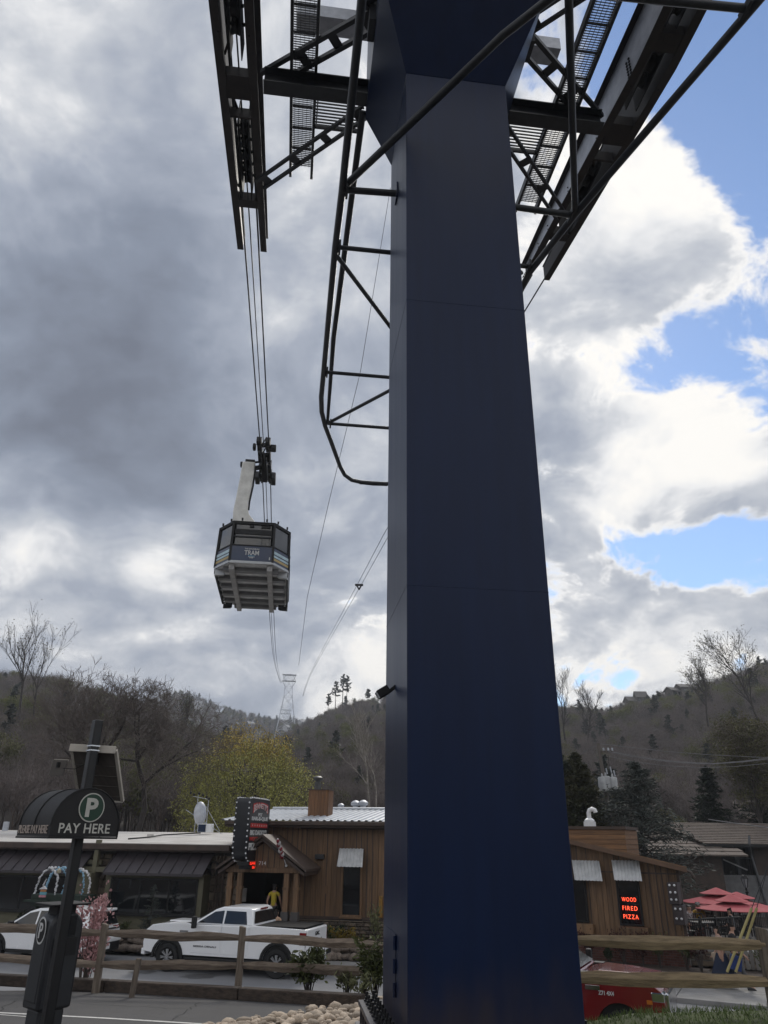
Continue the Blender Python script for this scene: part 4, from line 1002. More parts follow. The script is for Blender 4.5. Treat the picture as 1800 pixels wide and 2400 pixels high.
def woodland(name, P, kinds, scl, seed, label):
    q = np.random.RandomState(seed); n = len(P)
    me = bpy.data.meshes.new(name); me.vertices.add(n); me.vertices.foreach_set('co', np.asarray(P, np.float32).ravel())
    a = me.attributes.new('kind_id', 'INT', 'POINT'); a.data.foreach_set('value', np.asarray(kinds, np.int32))
    a = me.attributes.new('size', 'FLOAT', 'POINT'); a.data.foreach_set('value', np.asarray(scl, np.float32))
    a = me.attributes.new('turn', 'FLOAT', 'POINT'); a.data.foreach_set('value', q.uniform(0, 6.28, n).astype(np.float32))
    o = bpy.data.objects.new(name, me); COL.objects.link(o)
    g = bpy.data.node_groups.new(name + '_nodes', 'GeometryNodeTree'); g.interface.new_socket('Geometry', in_out='INPUT', socket_type='NodeSocketGeometry'); g.interface.new_socket('Geometry', in_out='OUTPUT', socket_type='NodeSocketGeometry')
    N, L = g.nodes, g.links; gi = N.new('NodeGroupInput'); go = N.new('NodeGroupOutput'); jn = N.new('GeometryNodeJoinGeometry')
    def attr(nm, ty):
        n_ = N.new('GeometryNodeInputNamedAttribute'); n_.data_type = ty; n_.inputs['Name'].default_value = nm; return n_.outputs['Attribute']
    kid, sz, tr = attr('kind_id', 'INT'), attr('size', 'FLOAT'), attr('turn', 'FLOAT')
    cx = N.new('ShaderNodeCombineXYZ'); L.new(tr, cx.inputs[2])
    m2p = N.new('GeometryNodeMeshToPoints'); L.new(gi.outputs[0], m2p.inputs[0])
    for k in sorted(set(kinds)):
        oi = N.new('GeometryNodeObjectInfo'); oi.inputs['Object'].default_value = protos[k]; oi.inputs['As Instance'].default_value = True
        cmp_ = N.new('FunctionNodeCompare'); cmp_.data_type = 'INT'; cmp_.operation = 'EQUAL'; L.new(kid, cmp_.inputs[2]); cmp_.inputs[3].default_value = int(k)
        ip = N.new('GeometryNodeInstanceOnPoints'); L.new(m2p.outputs[0], ip.inputs['Points']); L.new(cmp_.outputs[0], ip.inputs['Selection']); L.new(oi.outputs['Geometry'], ip.inputs['Instance']); L.new(cx.outputs[0], ip.inputs['Rotation']); L.new(sz, ip.inputs['Scale'])
        L.new(ip.outputs[0], jn.inputs[0])
    L.new(jn.outputs[0], go.inputs[0])
    mo = o.modifiers.new('woodland', 'NODES'); mo.node_group = g
    return tag(o, label, 'woodland', kind='stuff')
def wood(h, n, seed, label, mix, s0, s1, pw=.75, umin=.02):
    P = h.scatter(n, seed, pw, 1.02, umin); q = np.random.RandomState(seed + 1)
    nz = np.array([mnoise.noise(Vector((p[0] * .025, p[1] * .025, seed))) for p in P])
    kinds = q.choice(len(protos), len(P), p=np.array(mix) / sum(mix))
    green = q.rand(len(P)) < np.clip(nz * 1.0 - .12, 0, .5); kinds = np.where(green & (q.rand(len(P)) < .75), q.choice([3, 4], len(P), p=[.7, .3]), kinds)
    woodland('woodland', P, kinds.tolist(), q.uniform(s0, s1, len(P)), seed, label)
wood(H1, 3200, 11, 'leafless brown woodland with some green buds on the left hillside', [.38, .36, .08, .12, .03, .02, .01], .55, .9)
wood(H2, 5200, 12, 'distant bluish woodland on the far ridge', [.34, .32, .03, .08, .0, .06, .05], .7, 1.05)
wood(H3, 7500, 13, 'leafless brown woodland with pale trunks on the right hillside', [.36, .38, .10, .08, .02, .03, .01], .5, .85)

# ---- single trees that can be told apart
def bare_tree(name, label, pos, h, r0, seed, mats, levels=4, buds=None, budsz=.12, per=2, group=None, rmin=.010, **kw):
    o = thing(name, label, 'tree', pos, 0, group)
    segs, tips = grow_tree(seed, h, r0, levels=levels, **kw)
    big = [s_ for s_ in segs if s_[2] > r0 * .22]; small = [s_ for s_ in segs if s_[2] <= r0 * .22]
    V, F = seg_arrays(big, rmin, 6); np_obj('trunk', V, F, mats[0], o, smooth=True)
    parts = []
    if small: parts.append((*seg_arrays(small, rmin * .8, 3),))
    ms = [mats[1]]
    if buds:
        c = [t[0][:] for t in tips]; parts.append(leaf_arrays(c, budsz, seed, per, budsz * 1.6, None, .6)); ms.append(buds)
    V, F, mi = merge(*parts); np_obj('crown', V, F, ms, o, mi=mi)
    return o
bare_tree('bare_tree', 'big leafless tree with broken limbs behind the solar panel', PY(212, 2010, 50) * 1.0, PY(212, 1552, 50).z - 2.2, .30, 8, (barkd, twigm), 4, None, trunk=.4, spread=.75, up=.22, nch=(1, 3), jit=.2, rmin=.014)
bare_tree('bare_tree', 'leafless leaning tree with one long arching limb right of the pay sign pole', PY(300, 2010, 52), 11.5, .24, 17, (barkd, twigm), 4, None, trunk=.4, spread=.95, up=.05, nch=(2, 3), jit=.3, lean=(.25, 0), rmin=.014)
bare_tree('budding_tree', 'tall slender budding tree against the sky at the left edge', PY(18, 1760, 110) , 22, .26, 23, (barkd, barkd), 3, lf_olive, .24, 1, trunk=.3, spread=.5, up=.5, nch=(1, 2), rmin=.02)
bare_tree('budding_tree', 'second budding tree against the sky just right of the tallest left one', PY(80, 1770, 112), 20, .20, 31, (barkd, barkd), 3, lf_olive, .24, 1, trunk=.3, spread=.5, up=.5, nch=(1, 2), rmin=.02)
for i, (px, pyb, Y, h, sd_, lab) in enumerate(((1330, 1760, 150, 17, 31, 'leafless tree on the skyline nearest the tower on the right'), (1378, 1750, 160, 14, 37, 'leafless tree on the skyline second from the tower on the right'), (1660, 1700, 130, 14, 41, 'low spreading budding tree on the right skyline'), (1790, 1720, 110, 16, 43, 'tall budding tree against the sky at the right edge'),
                                     (418, 1770, 140, 13, 53, 'budding tree poking over the ridge left of the yellow-green tree'))):
    bare_tree('skyline_tree', lab, PY(px, pyb, Y), h, .2, sd_, (barkd, barkd), 3, lf_olive if i > 1 else None, .26, 1, trunk=.25, spread=.6, up=.35, nch=(1, 3), rmin=.022)
bare_tree('sycamore_tree', 'tall pale-barked bare sycamore left of the blue tower', PY(866, 1960, 70), 11.5, .15, 61, (barkw, barkw), 3, None, trunk=.35, spread=.5, up=.3, nch=(1, 2), rmin=.018)
bare_tree('sycamore_tree', 'thin pale-barked bare sycamore beside the tower edge', PY(890, 1960, 72), 11, .10, 67, (barkw, barkw), 3, None, trunk=.4, spread=.45, up=.35, nch=(1, 2), rmin=.016)
for i, (px, py, s_) in enumerate(((785, 1662, 15), (802, 1656, 17), (812, 1650, 15), (768, 1672, 11), (862, 1645, 8))):
    labs = ['ridge pine second from the left on the skyline', 'tallest ridge pine on the skyline left of the blue tower', 'ridge pine right beside the tallest one', 'leftmost small ridge pine on the skyline', 'lone small ridge pine nearest the blue tower']
    o = thing('ridge_pine', labs[i], 'tree', PY(px, py + 12, 330), rng.uniform(0, 6), 'pines on the ridge')
    a, b = conifer_arrays(300 + i, s_, s_ * .42, 22, 10, 1.3, .4, -.1, .52, .5); np_obj('trunk', *a, barkd, o); np_obj('crown', *b, lf_pine, o)
# big yellow-green budding tree behind the shops
o = thing('yellow_green_tree', 'broad rounded yellow-green budding tree behind the wooden restaurant', 'tree', PY(560, 2010, 60), 0)
Yg = 60; segs, tips = grow_tree(71, 9.0, .30, .12, 4, .75, .18, (3, 4), .16, .66)
q = np.random.RandomState(5); T = np.array([t[0][:] for t in tips]); T[:, :2] *= 5.0 / np.percentile(np.linalg.norm(T[:, :2], axis=1), 96)
V, F = seg_arrays([s_ for s_ in segs if s_[2] > .05], .03, 5); np_obj('trunk', V, F, barkd, o)
u = q.normal(0, 1, (8200, 3)); u /= np.linalg.norm(u, axis=1)[:, None]; rr = q.uniform(.35, 1, (8200, 1)) ** .5
lump = np.array([1 + .28 * mnoise.noise(Vector(x) * 2.2) + .16 * mnoise.noise(Vector(x) * 5) for x in u])[:, None]
C = u * rr * lump * np.array([[5.1, 4.6, 4.9]]) + np.array([[0, 0, 4.3]])
keep = (C[:, 2] > .4); nzz = np.array([mnoise.noise(Vector(c) * .9) for c in C]); keep &= nzz > -.34; C = C[keep]
segsC = [(Vector(c), Vector(c) + Vector((c[0] * .06 + q.normal(0, .1), c[1] * .06 + q.normal(0, .1), .45)), .016, .006) for c in C[::3]]
lf_o = leafm('orange_tinged_buds', (.50, .38, .10), (.33, .26, .07))
top = C[:, 2] + q.normal(0, .8, len(C)) > 7.2
np_obj('crown', *[*merge(seg_arrays(segsC, .012), leaf_arrays(C[~top], .15, 3, 6, .26, None, .6), leaf_arrays(C[top], .15, 4, 6, .26, None, .6))][:2], [twigm, lf_bud, lf_o], o, mi=merge(seg_arrays(segsC, .012), leaf_arrays(C[~top], .15, 3, 6, .26, None, .6), leaf_arrays(C[top], .15, 4, 6, .26, None, .6))[2])
# evergreens on the right
def conifer(name, label, pos, h, w, nb, per, leaf, lf, seed, **kw):
    o = thing(name, label, 'tree', pos, 0); a, b = conifer_arrays(seed, h, w, nb, per, leaf, **kw)
    np_obj('trunk', *a, barkd, o); np_obj('crown', *b, lf, o); return o
conifer('arborvitae', 'dense dark bronze-green evergreen right beside the blue tower', PY(1372, 2010, 46), PY(1372, 1760, 46).z - PY(1372, 2010, 46).z, 4.0, 210, 46, .30, lf_rust, 401, aspect=.35, droop=-.5, base=.03, power=.75)
conifer('arborvitae', 'dark evergreen half hidden by the right edge of the blue tower', PY(1335, 2010, 47), PY(1335, 1765, 47).z - PY(1335, 2010, 47).z, 3.4, 150, 40, .30, lf_dark, 402, aspect=.35, droop=-.5, base=.03, power=.75)
conifer('blue_spruce', 'wide blue-grey spruce in front of the shingled roof', PY(1525, 2120, 44), PY(1520, 1782, 44).z - PY(1525, 2120, 44).z, 7.6, 170, 62, .34, lf_blue, 403, aspect=.16, droop=.22, base=.10, power=.8, curve=.12)
conifer('pine_tree', 'dark green pine on the right behind the grey roof', PY(1680, 1960, 60), PY(1680, 1795, 60).z - PY(1680, 1960, 60).z, 3.4, 80, 36, .5, lf_pine, 404, aspect=.2, droop=.1, base=.15, power=.7)
conifer('pine_tree', 'dark pine half out of the frame at the right edge', PY(1798, 1960, 62), 5.8, 4.4, 80, 36, .5, lf_pine, 405, aspect=.2, droop=.1, base=.15, power=.7)
bare_tree('budding_tree', 'budding grey-green tree in the mid distance at the right edge', PY(1800, 2000, 58), 10, .18, 83, (barkd, twigm), 4, lf_olive, .14, 3, trunk=.25, spread=.65, up=.25, nch=(2, 3), rmin=.012)
bare_tree('budding_tree', 'pale olive budding tree on the slope behind the dark pine', PY(1750, 1880, 120), 11.5, .2, 89, (bark, twigm), 4, lf_olive, .26, 2, trunk=.2, spread=.7, up=.2, nch=(2, 3), rmin=.02)
# ================================================================== buildings along the street
class Frame:
    def __init__(s, ox, oy, ang):
        s.O = Vector((ox, oy, 0)); s.a = ang; s.e = Vector((math.cos(ang), math.sin(ang), 0)); s.b = Vector((-math.sin(ang), math.cos(ang), 0))
    def W(s, px, py, d=0.0):            # photo position on the wall plane, d metres in front of it -> local (x, -d, z)
        r = ray(px, py); Y = (s.O.dot(s.b) - d) / (r.x * s.b.x + s.b.y); P = Vector((r.x * Y, Y, r.z * Y + CZ))
        return Vector(((P - s.O).dot(s.e), -d, P.z))
    def x(s, px, py=2080, d=0): return s.W(px, py, d).x
    def z(s, px, py, d=0): return s.W(px, py, d).z
    def world(s, v): return s.O + s.e * v.x + s.b * v.y + Vector((0, 0, v.z))
FB = Frame(0, 33.0, math.atan(-.19)); FW = Frame(9.2, 29.8, math.atan(-.55))
def stonewall(par, x0, x1, z0, z1, d, wr, hr, seed, mat=wallstone, gap=.018, name='stone', th=.10):
    q = random.Random(seed); MB().box2((x0, -d + th * .7, z0), (x1, -d + th * 1.2, z1)).build('mortar', mortar, par)
    z = z0; k = 0
    while z < z1 - .02:
        h = min(q.uniform(*hr), z1 - z); h = z1 - z if z1 - z - h < hr[0] * .6 else h
        x = x0 - (q.random() * .15)
        while x < x1 - .02:
            w = min(q.uniform(*wr), x1 - x); a = max(x, x0)
            p = q.uniform(0, .035); j = lambda s_=.02: q.uniform(-s_, s_)
            xa, xb, za, zb_ = a + gap / 2, x + w - gap / 2, z + gap / 2, z + h - gap / 2
            if xb - xa > .03:
                y0 = -d + th; y1 = -d - p
                c = [(xa, za), (xb, za), (xb, zb_), (xa, zb_)]; i_ = [(xa + .02 + abs(j()), za + .015 + abs(j(.012))), (xb - .02 - abs(j()), za + .015 + abs(j(.012))), (xb - .02 - abs(j()), zb_ - .015 - abs(j(.012))), (xa + .02 + abs(j()), zb_ - .015 - abs(j(.012)))]
                vs = [(u, y0, v) for u, v in c] + [(u, y1 + .03, v) for u, v in c] + [(u, y1 + j(.008), v) for u, v in i_]
                m_ = MB().add(vs, [(0, 1, 5, 4), (1, 2, 6, 5), (2, 3, 7, 6), (3, 0, 4, 7), (4, 5, 9, 8), (5, 6, 10, 9), (6, 7, 11, 10), (7, 4, 8, 11), (8, 9, 10, 11)]); m_.build(name, mat, par); k += 1
            x += w
        z += h
def planks(par, x0, x1, zb, ztf, d, w, mat, seed, name='plank', th=.03, skip=(), batten=True):
    q = random.Random(seed); x = x0
    while x < x1 - .02:
        ww = min(w * q.uniform(.8, 1.25), x1 - x); a, b = x + .006, x + ww - .006; mid = (a + b) / 2
        zlo = zb(mid) if callable(zb) else zb
        if zlo is not None:
            p = q.uniform(-.005, .007); t0 = ztf(a) if callable(ztf) else ztf; t1 = ztf(b) if callable(ztf) else ztf
            MB().hexa([(a, -d - p - th, zlo), (b, -d - p - th, zlo), (b, -d, zlo), (a, -d, zlo), (a, -d - p - th, t0), (b, -d - p - th, t1), (b, -d, t1), (a, -d, t0)]).build(name, mat, par)
            if batten and q.random() < .6: MB().hexa([(b - .012, -d - th - .024, zlo), (b + .024, -d - th - .024, zlo), (b + .024, -d - th - .0085, zlo), (b - .012, -d - th - .0085, zlo), (b - .012, -d - th - .024, t1 - .01), (b + .024, -d - th - .024, t1 - .01), (b + .024, -d - th - .0085, t1 - .01), (b - .012, -d - th - .0085, t1 - .01)]).build('batten', browntrim, par)
        x += ww
def corrugated(par, c00, c10, c01, c11, n, amp, mat, name, th=.012):
    """ribbed sheet between four corners: c00 left top, c10 right top, c01 left bottom, c11 right bottom"""
    c00, c10, c01, c11 = map(Vector, (c00, c10, c01, c11)); nr = (c10 - c00).cross(c01 - c00).normalized()
    if nr.z < 0: nr = -nr
    prof = []
    for k in range(n):
        for f, h in ((.0, 0), (.12, 1), (.38, 1), (.5, 0)): prof.append(((k + f) / n, h))
    prof.append((1, 0)); V = []
    for t, h in prof:
        for A, B_ in ((c00, c10), (c01, c11)): V.append(A.lerp(B_, t) + nr * h * amp)
    for t, h in prof:
        for A, B_ in ((c00, c10), (c01, c11)): V.append(A.lerp(B_, t) + nr * (h * amp - th))
    m = len(prof); F = []
    for i in range(m - 1):
        F += [(2 * i, 2 * i + 1, 2 * i + 3, 2 * i + 2), (2 * m + 2 * i, 2 * m + 2 * i + 2, 2 * m + 2 * i + 3, 2 * m + 2 * i + 1), (2 * i + 1, 2 * m + 2 * i + 1, 2 * m + 2 * i + 3, 2 * i + 3), (2 * i, 2 * i + 2, 2 * m + 2 * i + 2, 2 * m + 2 * i)]
    F += [(0, 2 * m, 2 * m + 1, 1), (2 * m - 2, 2 * m - 1, 4 * m - 1, 4 * m - 2)]
    return MB().add(V, F).build(name, mat, par)
def window(par, x0, x1, z0, z1, d, fw, fm, mull=(), name='window', sill=True, dep=.08):
    m = MB(); y = -d
    m.box2((x0 - fw, y - .03, z0 - fw), (x0, y + dep, z1 + fw)); m.box2((x1, y - .03, z0 - fw), (x1 + fw, y + dep, z1 + fw)); m.box2((x0, y - .03, z1), (x1, y + dep, z1 + fw)); m.box2((x0, y - .03, z0 - fw), (x1, y + dep, z0))
    w = m.build('window', fm, par)
    e = [x0] + list(mull) + [x1]
    for a, b in zip(e[:-1], e[1:]): MB().box2((a + .02, y + .02, z0), (b - .02, y + .03, z1)).build('pane', glass, w)
    for x in mull: MB().box2((x - .03, y - .012, z0), (x + .03, y + .019, z1)).build('mullion', blackm, w)
    if sill: MB().box2((x0 - fw - .03, y - .10, z0 - fw - .06), (x1 + fw + .03, y - .002, z0 - fw)).build('sill', fm, w)
    return w

# ---------------------------------------------------------------- left shop
SH = thing('shop_building', 'low stone and olive shop with brown metal awnings and a white flat roof', 'building', FB.O, FB.a)
W = FB.W
xl, xr = FB.x(-420, 1985), FB.x(548, 1985)
ze = FB.z(300, 1983)
zgl = .25
MB().box2((xl, .12, 0), (xr, 9, ze)).build('wall', mortar, SH)
rb = W(300, 1949, -9)
MB().hexa([(xl, -.35, ze + .0), (xr, -.35, ze), (xr, 9, rb.z - .15), (xl, 9, rb.z - .15), (xl, -.35, ze + .12), (xr, -.35, ze + .12), (xr, 9, rb.z), (xl, 9, rb.z)]).build('roof', membrane, SH)
MB().box2((xl, -.50, ze - .14), (xr, -.36, ze + .10)).build('gutter', browntrim, SH, bevel=.02)
MB().box2((xl, -.355, ze - .20), (xr, .10, ze - .02)).build('fascia', browntrim, SH)
for px, py, w_ in ((352, 1961, .2), (105, 1968, .3)): 
    p = W(px, py, -4); MB().box((p.x, 4, p.z + .0), (w_, .3, .22)).build('roof_patch', membrane, SH)
m = MB(); m.tube([(W(300, 1970, -2).x, 2, W(300, 1966, -2).z), (W(350, 1966, -3).x, 3, W(350, 1962, -3).z), (W(380, 1958, -5).x, 5, W(380, 1957, -5).z), (W(470, 1953, -7).x, 7, W(470, 1952, -7).z)], .035, 6); m.build('roof_cable', blackm, SH)
p = W(10, 1955, -8.2); m = MB(); m.lathe([(.16, 0), (.16, .75), (.001, .76)], 12, Matrix.Translation((p.x, p.y, p.z - .1))); m.build('vent_pipe', galv, SH, smooth=40)
p = W(30, 1962, -6); MB().box((p.x, p.y, p.z), (.35, .3, .3)).build('roof_unit', darkgrey, SH)
DA = .95
def metal_awning(xa, xb, ztop, zbot, n):
    aw = bpy.data.objects.new('awning', None); COL.objects.link(aw); aw.parent = SH
    for k in range(n):
        a, b = xa + (xb - xa) * k / n + .006, xa + (xb - xa) * (k + 1) / n - .006
        MB().hexa([(a, -DA, zbot - .03), (b, -DA, zbot - .03), (b, .1, ztop - .03), (a, .1, ztop - .03), (a, -DA, zbot), (b, -DA, zbot), (b, .1, ztop), (a, .1, ztop)]).build('awning_panel', awnm, aw)
        MB().hexa([(a - .014, -DA, zbot), (a + .014, -DA, zbot), (a + .014, .1, ztop), (a - .014, .1, ztop), (a - .014, -DA, zbot + .05), (a + .014, -DA, zbot + .05), (a + .014, .1, ztop + .05), (a - .014, .1, ztop + .05)]).build('seam', awnm, aw)
    MB().box2((xa, -DA - .03, zbot - .10), (xb, -DA + .02, zbot - .032)).build('edge_strip', awnm, aw)
zt_, zb_ = FB.z(380, 1994, 0), FB.z(380, 2047, DA)
a2 = (FB.x(258, 2020, .5), FB.x(489, 2020, .5)); a1 = (FB.x(-230, 2015, .5), FB.x(203, 2015, .5))
metal_awning(*a2, zt_, zb_, 9); metal_awning(*a1, zt_, zb_, 17)
DB = .72
def bay(xa, xb, wx0, wx1, mull):
    zt2 = zb_ - .05; zs, zh = FB.z(355, 2140, DB), FB.z(355, 2062, DB)
    b = bpy.data.objects.new('bay', None); COL.objects.link(b); b.parent = SH
    MB().box2((xa, -DB + .04, .2), (xb, .1, zt2)).build('bay_core', olive, b)
    k = 0; z = .25
    while z < zs - .12:
        MB().box2((xa - .01, -DB, z + .006), (xb + .01, -DB + .039, min(z + .2, zs - .1) - .006)).build('siding_board', olive, b); z += .2
    MB().box2((xa, -DB, zh + .1), (xb, -DB + .039, zt2)).build('head_trim', olive, b)
    MB().box2((xa, -DB, zs - .1), (wx0 - .06, -DB + .039, zh + .098)).build('jamb', olive, b); MB().box2((wx1 + .06, -DB, zs - .1), (xb, -DB + .039, zh + .098)).build('jamb', olive, b)
    window(b, wx0, wx1, zs, zh, DB - .005, .06, blackm, mull, dep=.03)
bay(FB.x(243, 2100, DB), FB.x(474, 2100, DB), FB.x(258, 2100, DB), FB.x(459, 2100, DB), (FB.x(326, 2100, DB), FB.x(394, 2100, DB)))
bay(FB.x(-220, 2100, DB), FB.x(206, 2100, DB), FB.x(-200, 2100, DB), FB.x(155, 2100, DB), (FB.x(-120, 2100, DB), FB.x(-40, 2100, DB), FB.x(46, 2100, DB), FB.x(100, 2100, DB)))
stonewall(SH, FB.x(200), FB.x(252), .2, ze - .32, 0.0, (.22, .5), (.18, .36), 5); stonewall(SH, FB.x(470), FB.x(549), .2, ze - .32, .0, (.22, .5), (.18, .36), 6)
x_ = FB.x(221, 2050, .3); MB().box2((x_ - .10, -.42, FB.z(221, 2190, .3)), (x_ + .10, -.24, FB.z(228, 1968, .3))).build('post', olive, SH, bevel=.01)
MB().box2((FB.x(192, 2037, .3), -.40, FB.z(221, 2043, .3)), (FB.x(250, 2037, .3), -.26, FB.z(221, 2031, .3))).build('beam', olive, SH)
MB().beam((FB.x(207, 2020, .2), -.2, FB.z(207, 2020, .2)), (FB.x(240, 2016, .2), -.2, FB.z(240, 2021, .2)), .14, .16).build('beam', olive, SH)
m = MB()
for dx, r0 in ((-.25, .03), (-.12, .025), (.05, .045)): m.tube([(FB.x(520) + dx, -.12, .4), (FB.x(520) + dx, -.12, ze - .5), (FB.x(520) + dx + .1, -.3, ze - .3)], r0, 6)
m.build('downpipe', browntrim, SH)
m = MB()
for k in range(5): m.tube([(FB.x(500) + .25 * math.cos(t) * (1 - k * .12), -.13 - k * .01, FB.z(500, 2035) + .28 * math.sin(t)) for t in np.linspace(0, 6.28, 13)], .012, 5)
m.build('coiled_cable', blackm, SH)
# rooftop aerials with a dish and a boxed unit
AE = thing('rooftop_aerial', 'satellite dish and thin aerial masts with a solar box on the white shop roof', 'antenna', FB.world(W(478, 1958, -7)), FB.a)
def ae(px, py, d=7): v = W(px, py, -d); o0 = W(478, 1958, -7); return v - o0
m = MB()
for a, b, r0 in (((455, 1950), (465, 1862), .02), ((482, 1950), (489, 1872), .02), ((436, 1898), (520, 1955), .015), ((483, 1890), (515, 1948), .015), ((455, 1950), (485, 1925), .012), ((452, 1866), (492, 1874), .015)): m.tube([ae(*a), ae(*b)], r0, 5)
m.build('mast', galv, AE)
m = MB()
for px, py in ((447, 1858), (455, 1862), (467, 1860), (475, 1863), (484, 1868), (490, 1872)): m.ball(ae(px, py), .07, seg=6)
m.build('aerial_tip', blackm, AE)
m = MB(); c = ae(470, 1905); Mx = Matrix.Translation(c) @ Matrix.Rotation(R(35), 4, 'Z') @ Matrix.Rotation(R(75), 4, 'X') @ Matrix.Diagonal((.55, 1.0, 1, 1)); m.lathe([(.02, .16), (.3, .12), (.52, .02), (.62, -.10), (.60, -.11), (.3, .10), (.02, .14)], 16, Mx); m.build('dish', galv, AE, smooth=40)
m = MB(); m.box(ae(482, 1941), (.75, .4, .42)); m.build('white_box', white, AE, bevel=.02); 
m = MB(); m.box(ae(477, 1941) + Vector((0, -.22, 0)), (.42, .02, .36)); m.build('solar_face', M('blue_solar_cell', (.012, .03, .075), .2, coat=.6), AE)

# ---------------------------------------------------------------- wooden restaurant
RS = thing('restaurant', 'brown wooden restaurant with a gabled porch, metal roof and plank walls', 'building', FB.O, FB.a)
x0, x1 = FB.x(548, 2050), FB.x(1010, 2050); zst = FB.z(800, 2151); zev = FB.z(750, 1934)
xd0, xd1 = FB.x(562, 2100), FB.x(664, 2100); zdt = FB.z(610, 2030)
m = MB(); m.box2((x0, .02, 0), (xd0, 8, zev)); m.box2((xd1, .02, 0), (x1, 8, zev)); m.box2((xd0, .02, zdt), (xd1, 8, zev)); m.box2((xd0, 3.2, 0), (xd1, 8, zdt)); m.build('wall', interior, RS)
wa = bpy.data.objects.new('plank_wall', None); COL.objects.link(wa); wa.parent = RS
planks(wa, xd1 + .05, x1, zst, zev - .02, 0.0, .23, brownw, 3)
planks(wa, x0, xd1 + .04, zdt + .12, zev - .02, 0.0, .23, brownw, 4)
MB().box2((xd1, -.06, zst - .06), (x1, -.0, zst + .04)).build('sill_board', browntrim, RS)
MB().box2((xd1 + .6, -.07, zev - .16), (x1, -.032, zev - .03)).build('frieze_board', browntrim, RS)
# roof with standing ribs, hipped at its left end
RD = 4.5
ev = W(530, 1922, .5); rg = W(640, 1898, -RD); ev2, rg2 = W(1010, 1929, .5), W(1010, 1898, -RD)
corrugated(RS, (rg.x, RD, rg.z), (x1, RD, rg.z), (rg.x - .6, -.5, zev + .16), (x1, -.5, zev + .16), 30, .045, metalroof, 'roof')
hx = FB.x(529, 1922, .5)
MB().add([(rg.x, RD, rg.z), (rg.x - .61, -.5, zev + .16), (hx, -.5, zev + .13), (hx, RD, zev + .13)], [(0, 1, 2), (0, 2, 3)]).build('roof_hip', metalroof, RS)
MB().add([(rg.x, RD, rg.z), (x1, RD, rg.z), (x1, 10, zev), (rg.x, 10, zev)], [(0, 1, 2, 3)]).build('rear_roof', metalroof, RS)
MB().box2((hx, -.62, zev - .02), (x1, -.505, zev + .13)).build('gutter', browntrim, RS, bevel=.02)
MB().box2((hx, -.50, zev - .10), (x1, .0, zev - .021)).build('soffit', browntrim, RS)
m = MB(); m.tube([(rg.x, RD, rg.z + .05), (x1, RD, rg.z + .05)], .09, 8); m.build('ridge_cap', metalroof, RS)
# boxed chimney of vertical planks
cd = 1.4; cx0, cx1 = FB.x(722, 1900, -cd), FB.x(767, 1900, -cd); cz0, cz1 = FB.z(745, 1928, -cd), FB.z(745, 1853, -cd); cw = cx1 - cx0
ch = bpy.data.objects.new('chimney', None); COL.objects.link(ch); ch.parent = RS
MB().box2((cx0, cd, cz0 - .6), (cx1, cd + cw, cz1)).build('chimney_core', browntrim, ch)
for k in range(6):
    a = cx0 + cw * k / 6
    MB().box2((a + .005, cd - .03 - .004 * (k % 2), cz0 - .5), (a + cw / 6 - .005, cd - .001, cz1 + .02)).build('plank', chimw, ch)
    b = cd + cw * k / 6; MB().box2((cx1 + .001, b + .005, cz0 - .5), (cx1 + .03, b + cw / 6 - .005, cz1 + .02)).build('plank', chimw, ch)
MB().box2((cx0 - .05, cd - .06, cz1 + .021), (cx1 + .06, cd + cw + .05, cz1 + .06)).build('cap_board', browntrim, ch)
fx_, fz = (FB.x(747, 1840, -2) + 0), cz1 + .06
m = MB(); m.lathe([(.15, 0), (.15, .28), (.12, .28), (.12, .40), (.20, .40), (.22, .44), (.22, .52), (.12, .58), (.001, .60)], 14, Matrix.Translation((fx_, cd + cw / 2, fz))); m.build('flue', M('sooty_flue', (.10, .10, .10), .5, metal=.5), ch, smooth=40)
for px, s_ in ((799, .8), (833, 1.15), (851, 1.2)):
    p = W(px, 1898, -5.2); m = MB(); m.lathe([(.12 * s_, -.5), (.12 * s_, .16 * s_), (.20 * s_, .18 * s_), (.21 * s_, .28 * s_), (.10 * s_, .36 * s_), (.001, .38 * s_)], 12, Matrix.Translation((p.x, p.y, p.z))); m.build('roof_vent', galv, RS, smooth=40)
# entrance porch with gable
PD = 1.9
gl, gr_, ga = W(519, 2031, PD), W(716, 2031, PD), W(613, 1955, PD); ga.x = (gl.x + gr_.x) / 2
zb0, zb1 = gl.z, ga.z
po = bpy.data.objects.new('porch', None); COL.objects.link(po); po.parent = RS
for s, e in ((-1, gl), (1, gr_)):
    for k, (dz, th, of) in enumerate(((0, .10, 0), (-.13, .12, .10))):
        p0 = Vector((ga.x, 0, zb1 + dz)); p1 = Vector((e.x + s * (.12 - of), 0, zb0 + dz - .02))
        nn = Vector((0, 0, -th))
        MB().hexa([(p0.x, -PD - .35 + of, p0.z - th), (p1.x, -PD - .35 + of, p1.z - th), (p1.x, -.04, p1.z - th), (p0.x, -.04, p0.z - th), (p0.x, -PD - .35 + of, p0.z), (p1.x, -PD - .35 + of, p1.z), (p1.x, -.04, p1.z), (p0.x, -.04, p0.z)]).build('gable_roof', browntrim, po)
planks(po, gl.x + .35, gr_.x - .35, zdt + .02, lambda x: zb1 - .30 - (zb1 - zb0) * abs(x - ga.x) / (gr_.x - ga.x), PD - .05, .26, brownw, 8)
MB().box2((gl.x + .2, -PD - .03, zdt - .16), (gr_.x - .2, -PD + .12, zdt + .02)).build('header_beam', brownw, po)
text_obj('714', .30, .14, signwhite, po, (FB.x(617, 2023, PD), -PD - .09, FB.z(617, 2023, PD)), (1, 0, 0), (0, 0, 1), 'house_number', .012, .01)
zfl = FB.z(640, 2170, 1.0) - .15
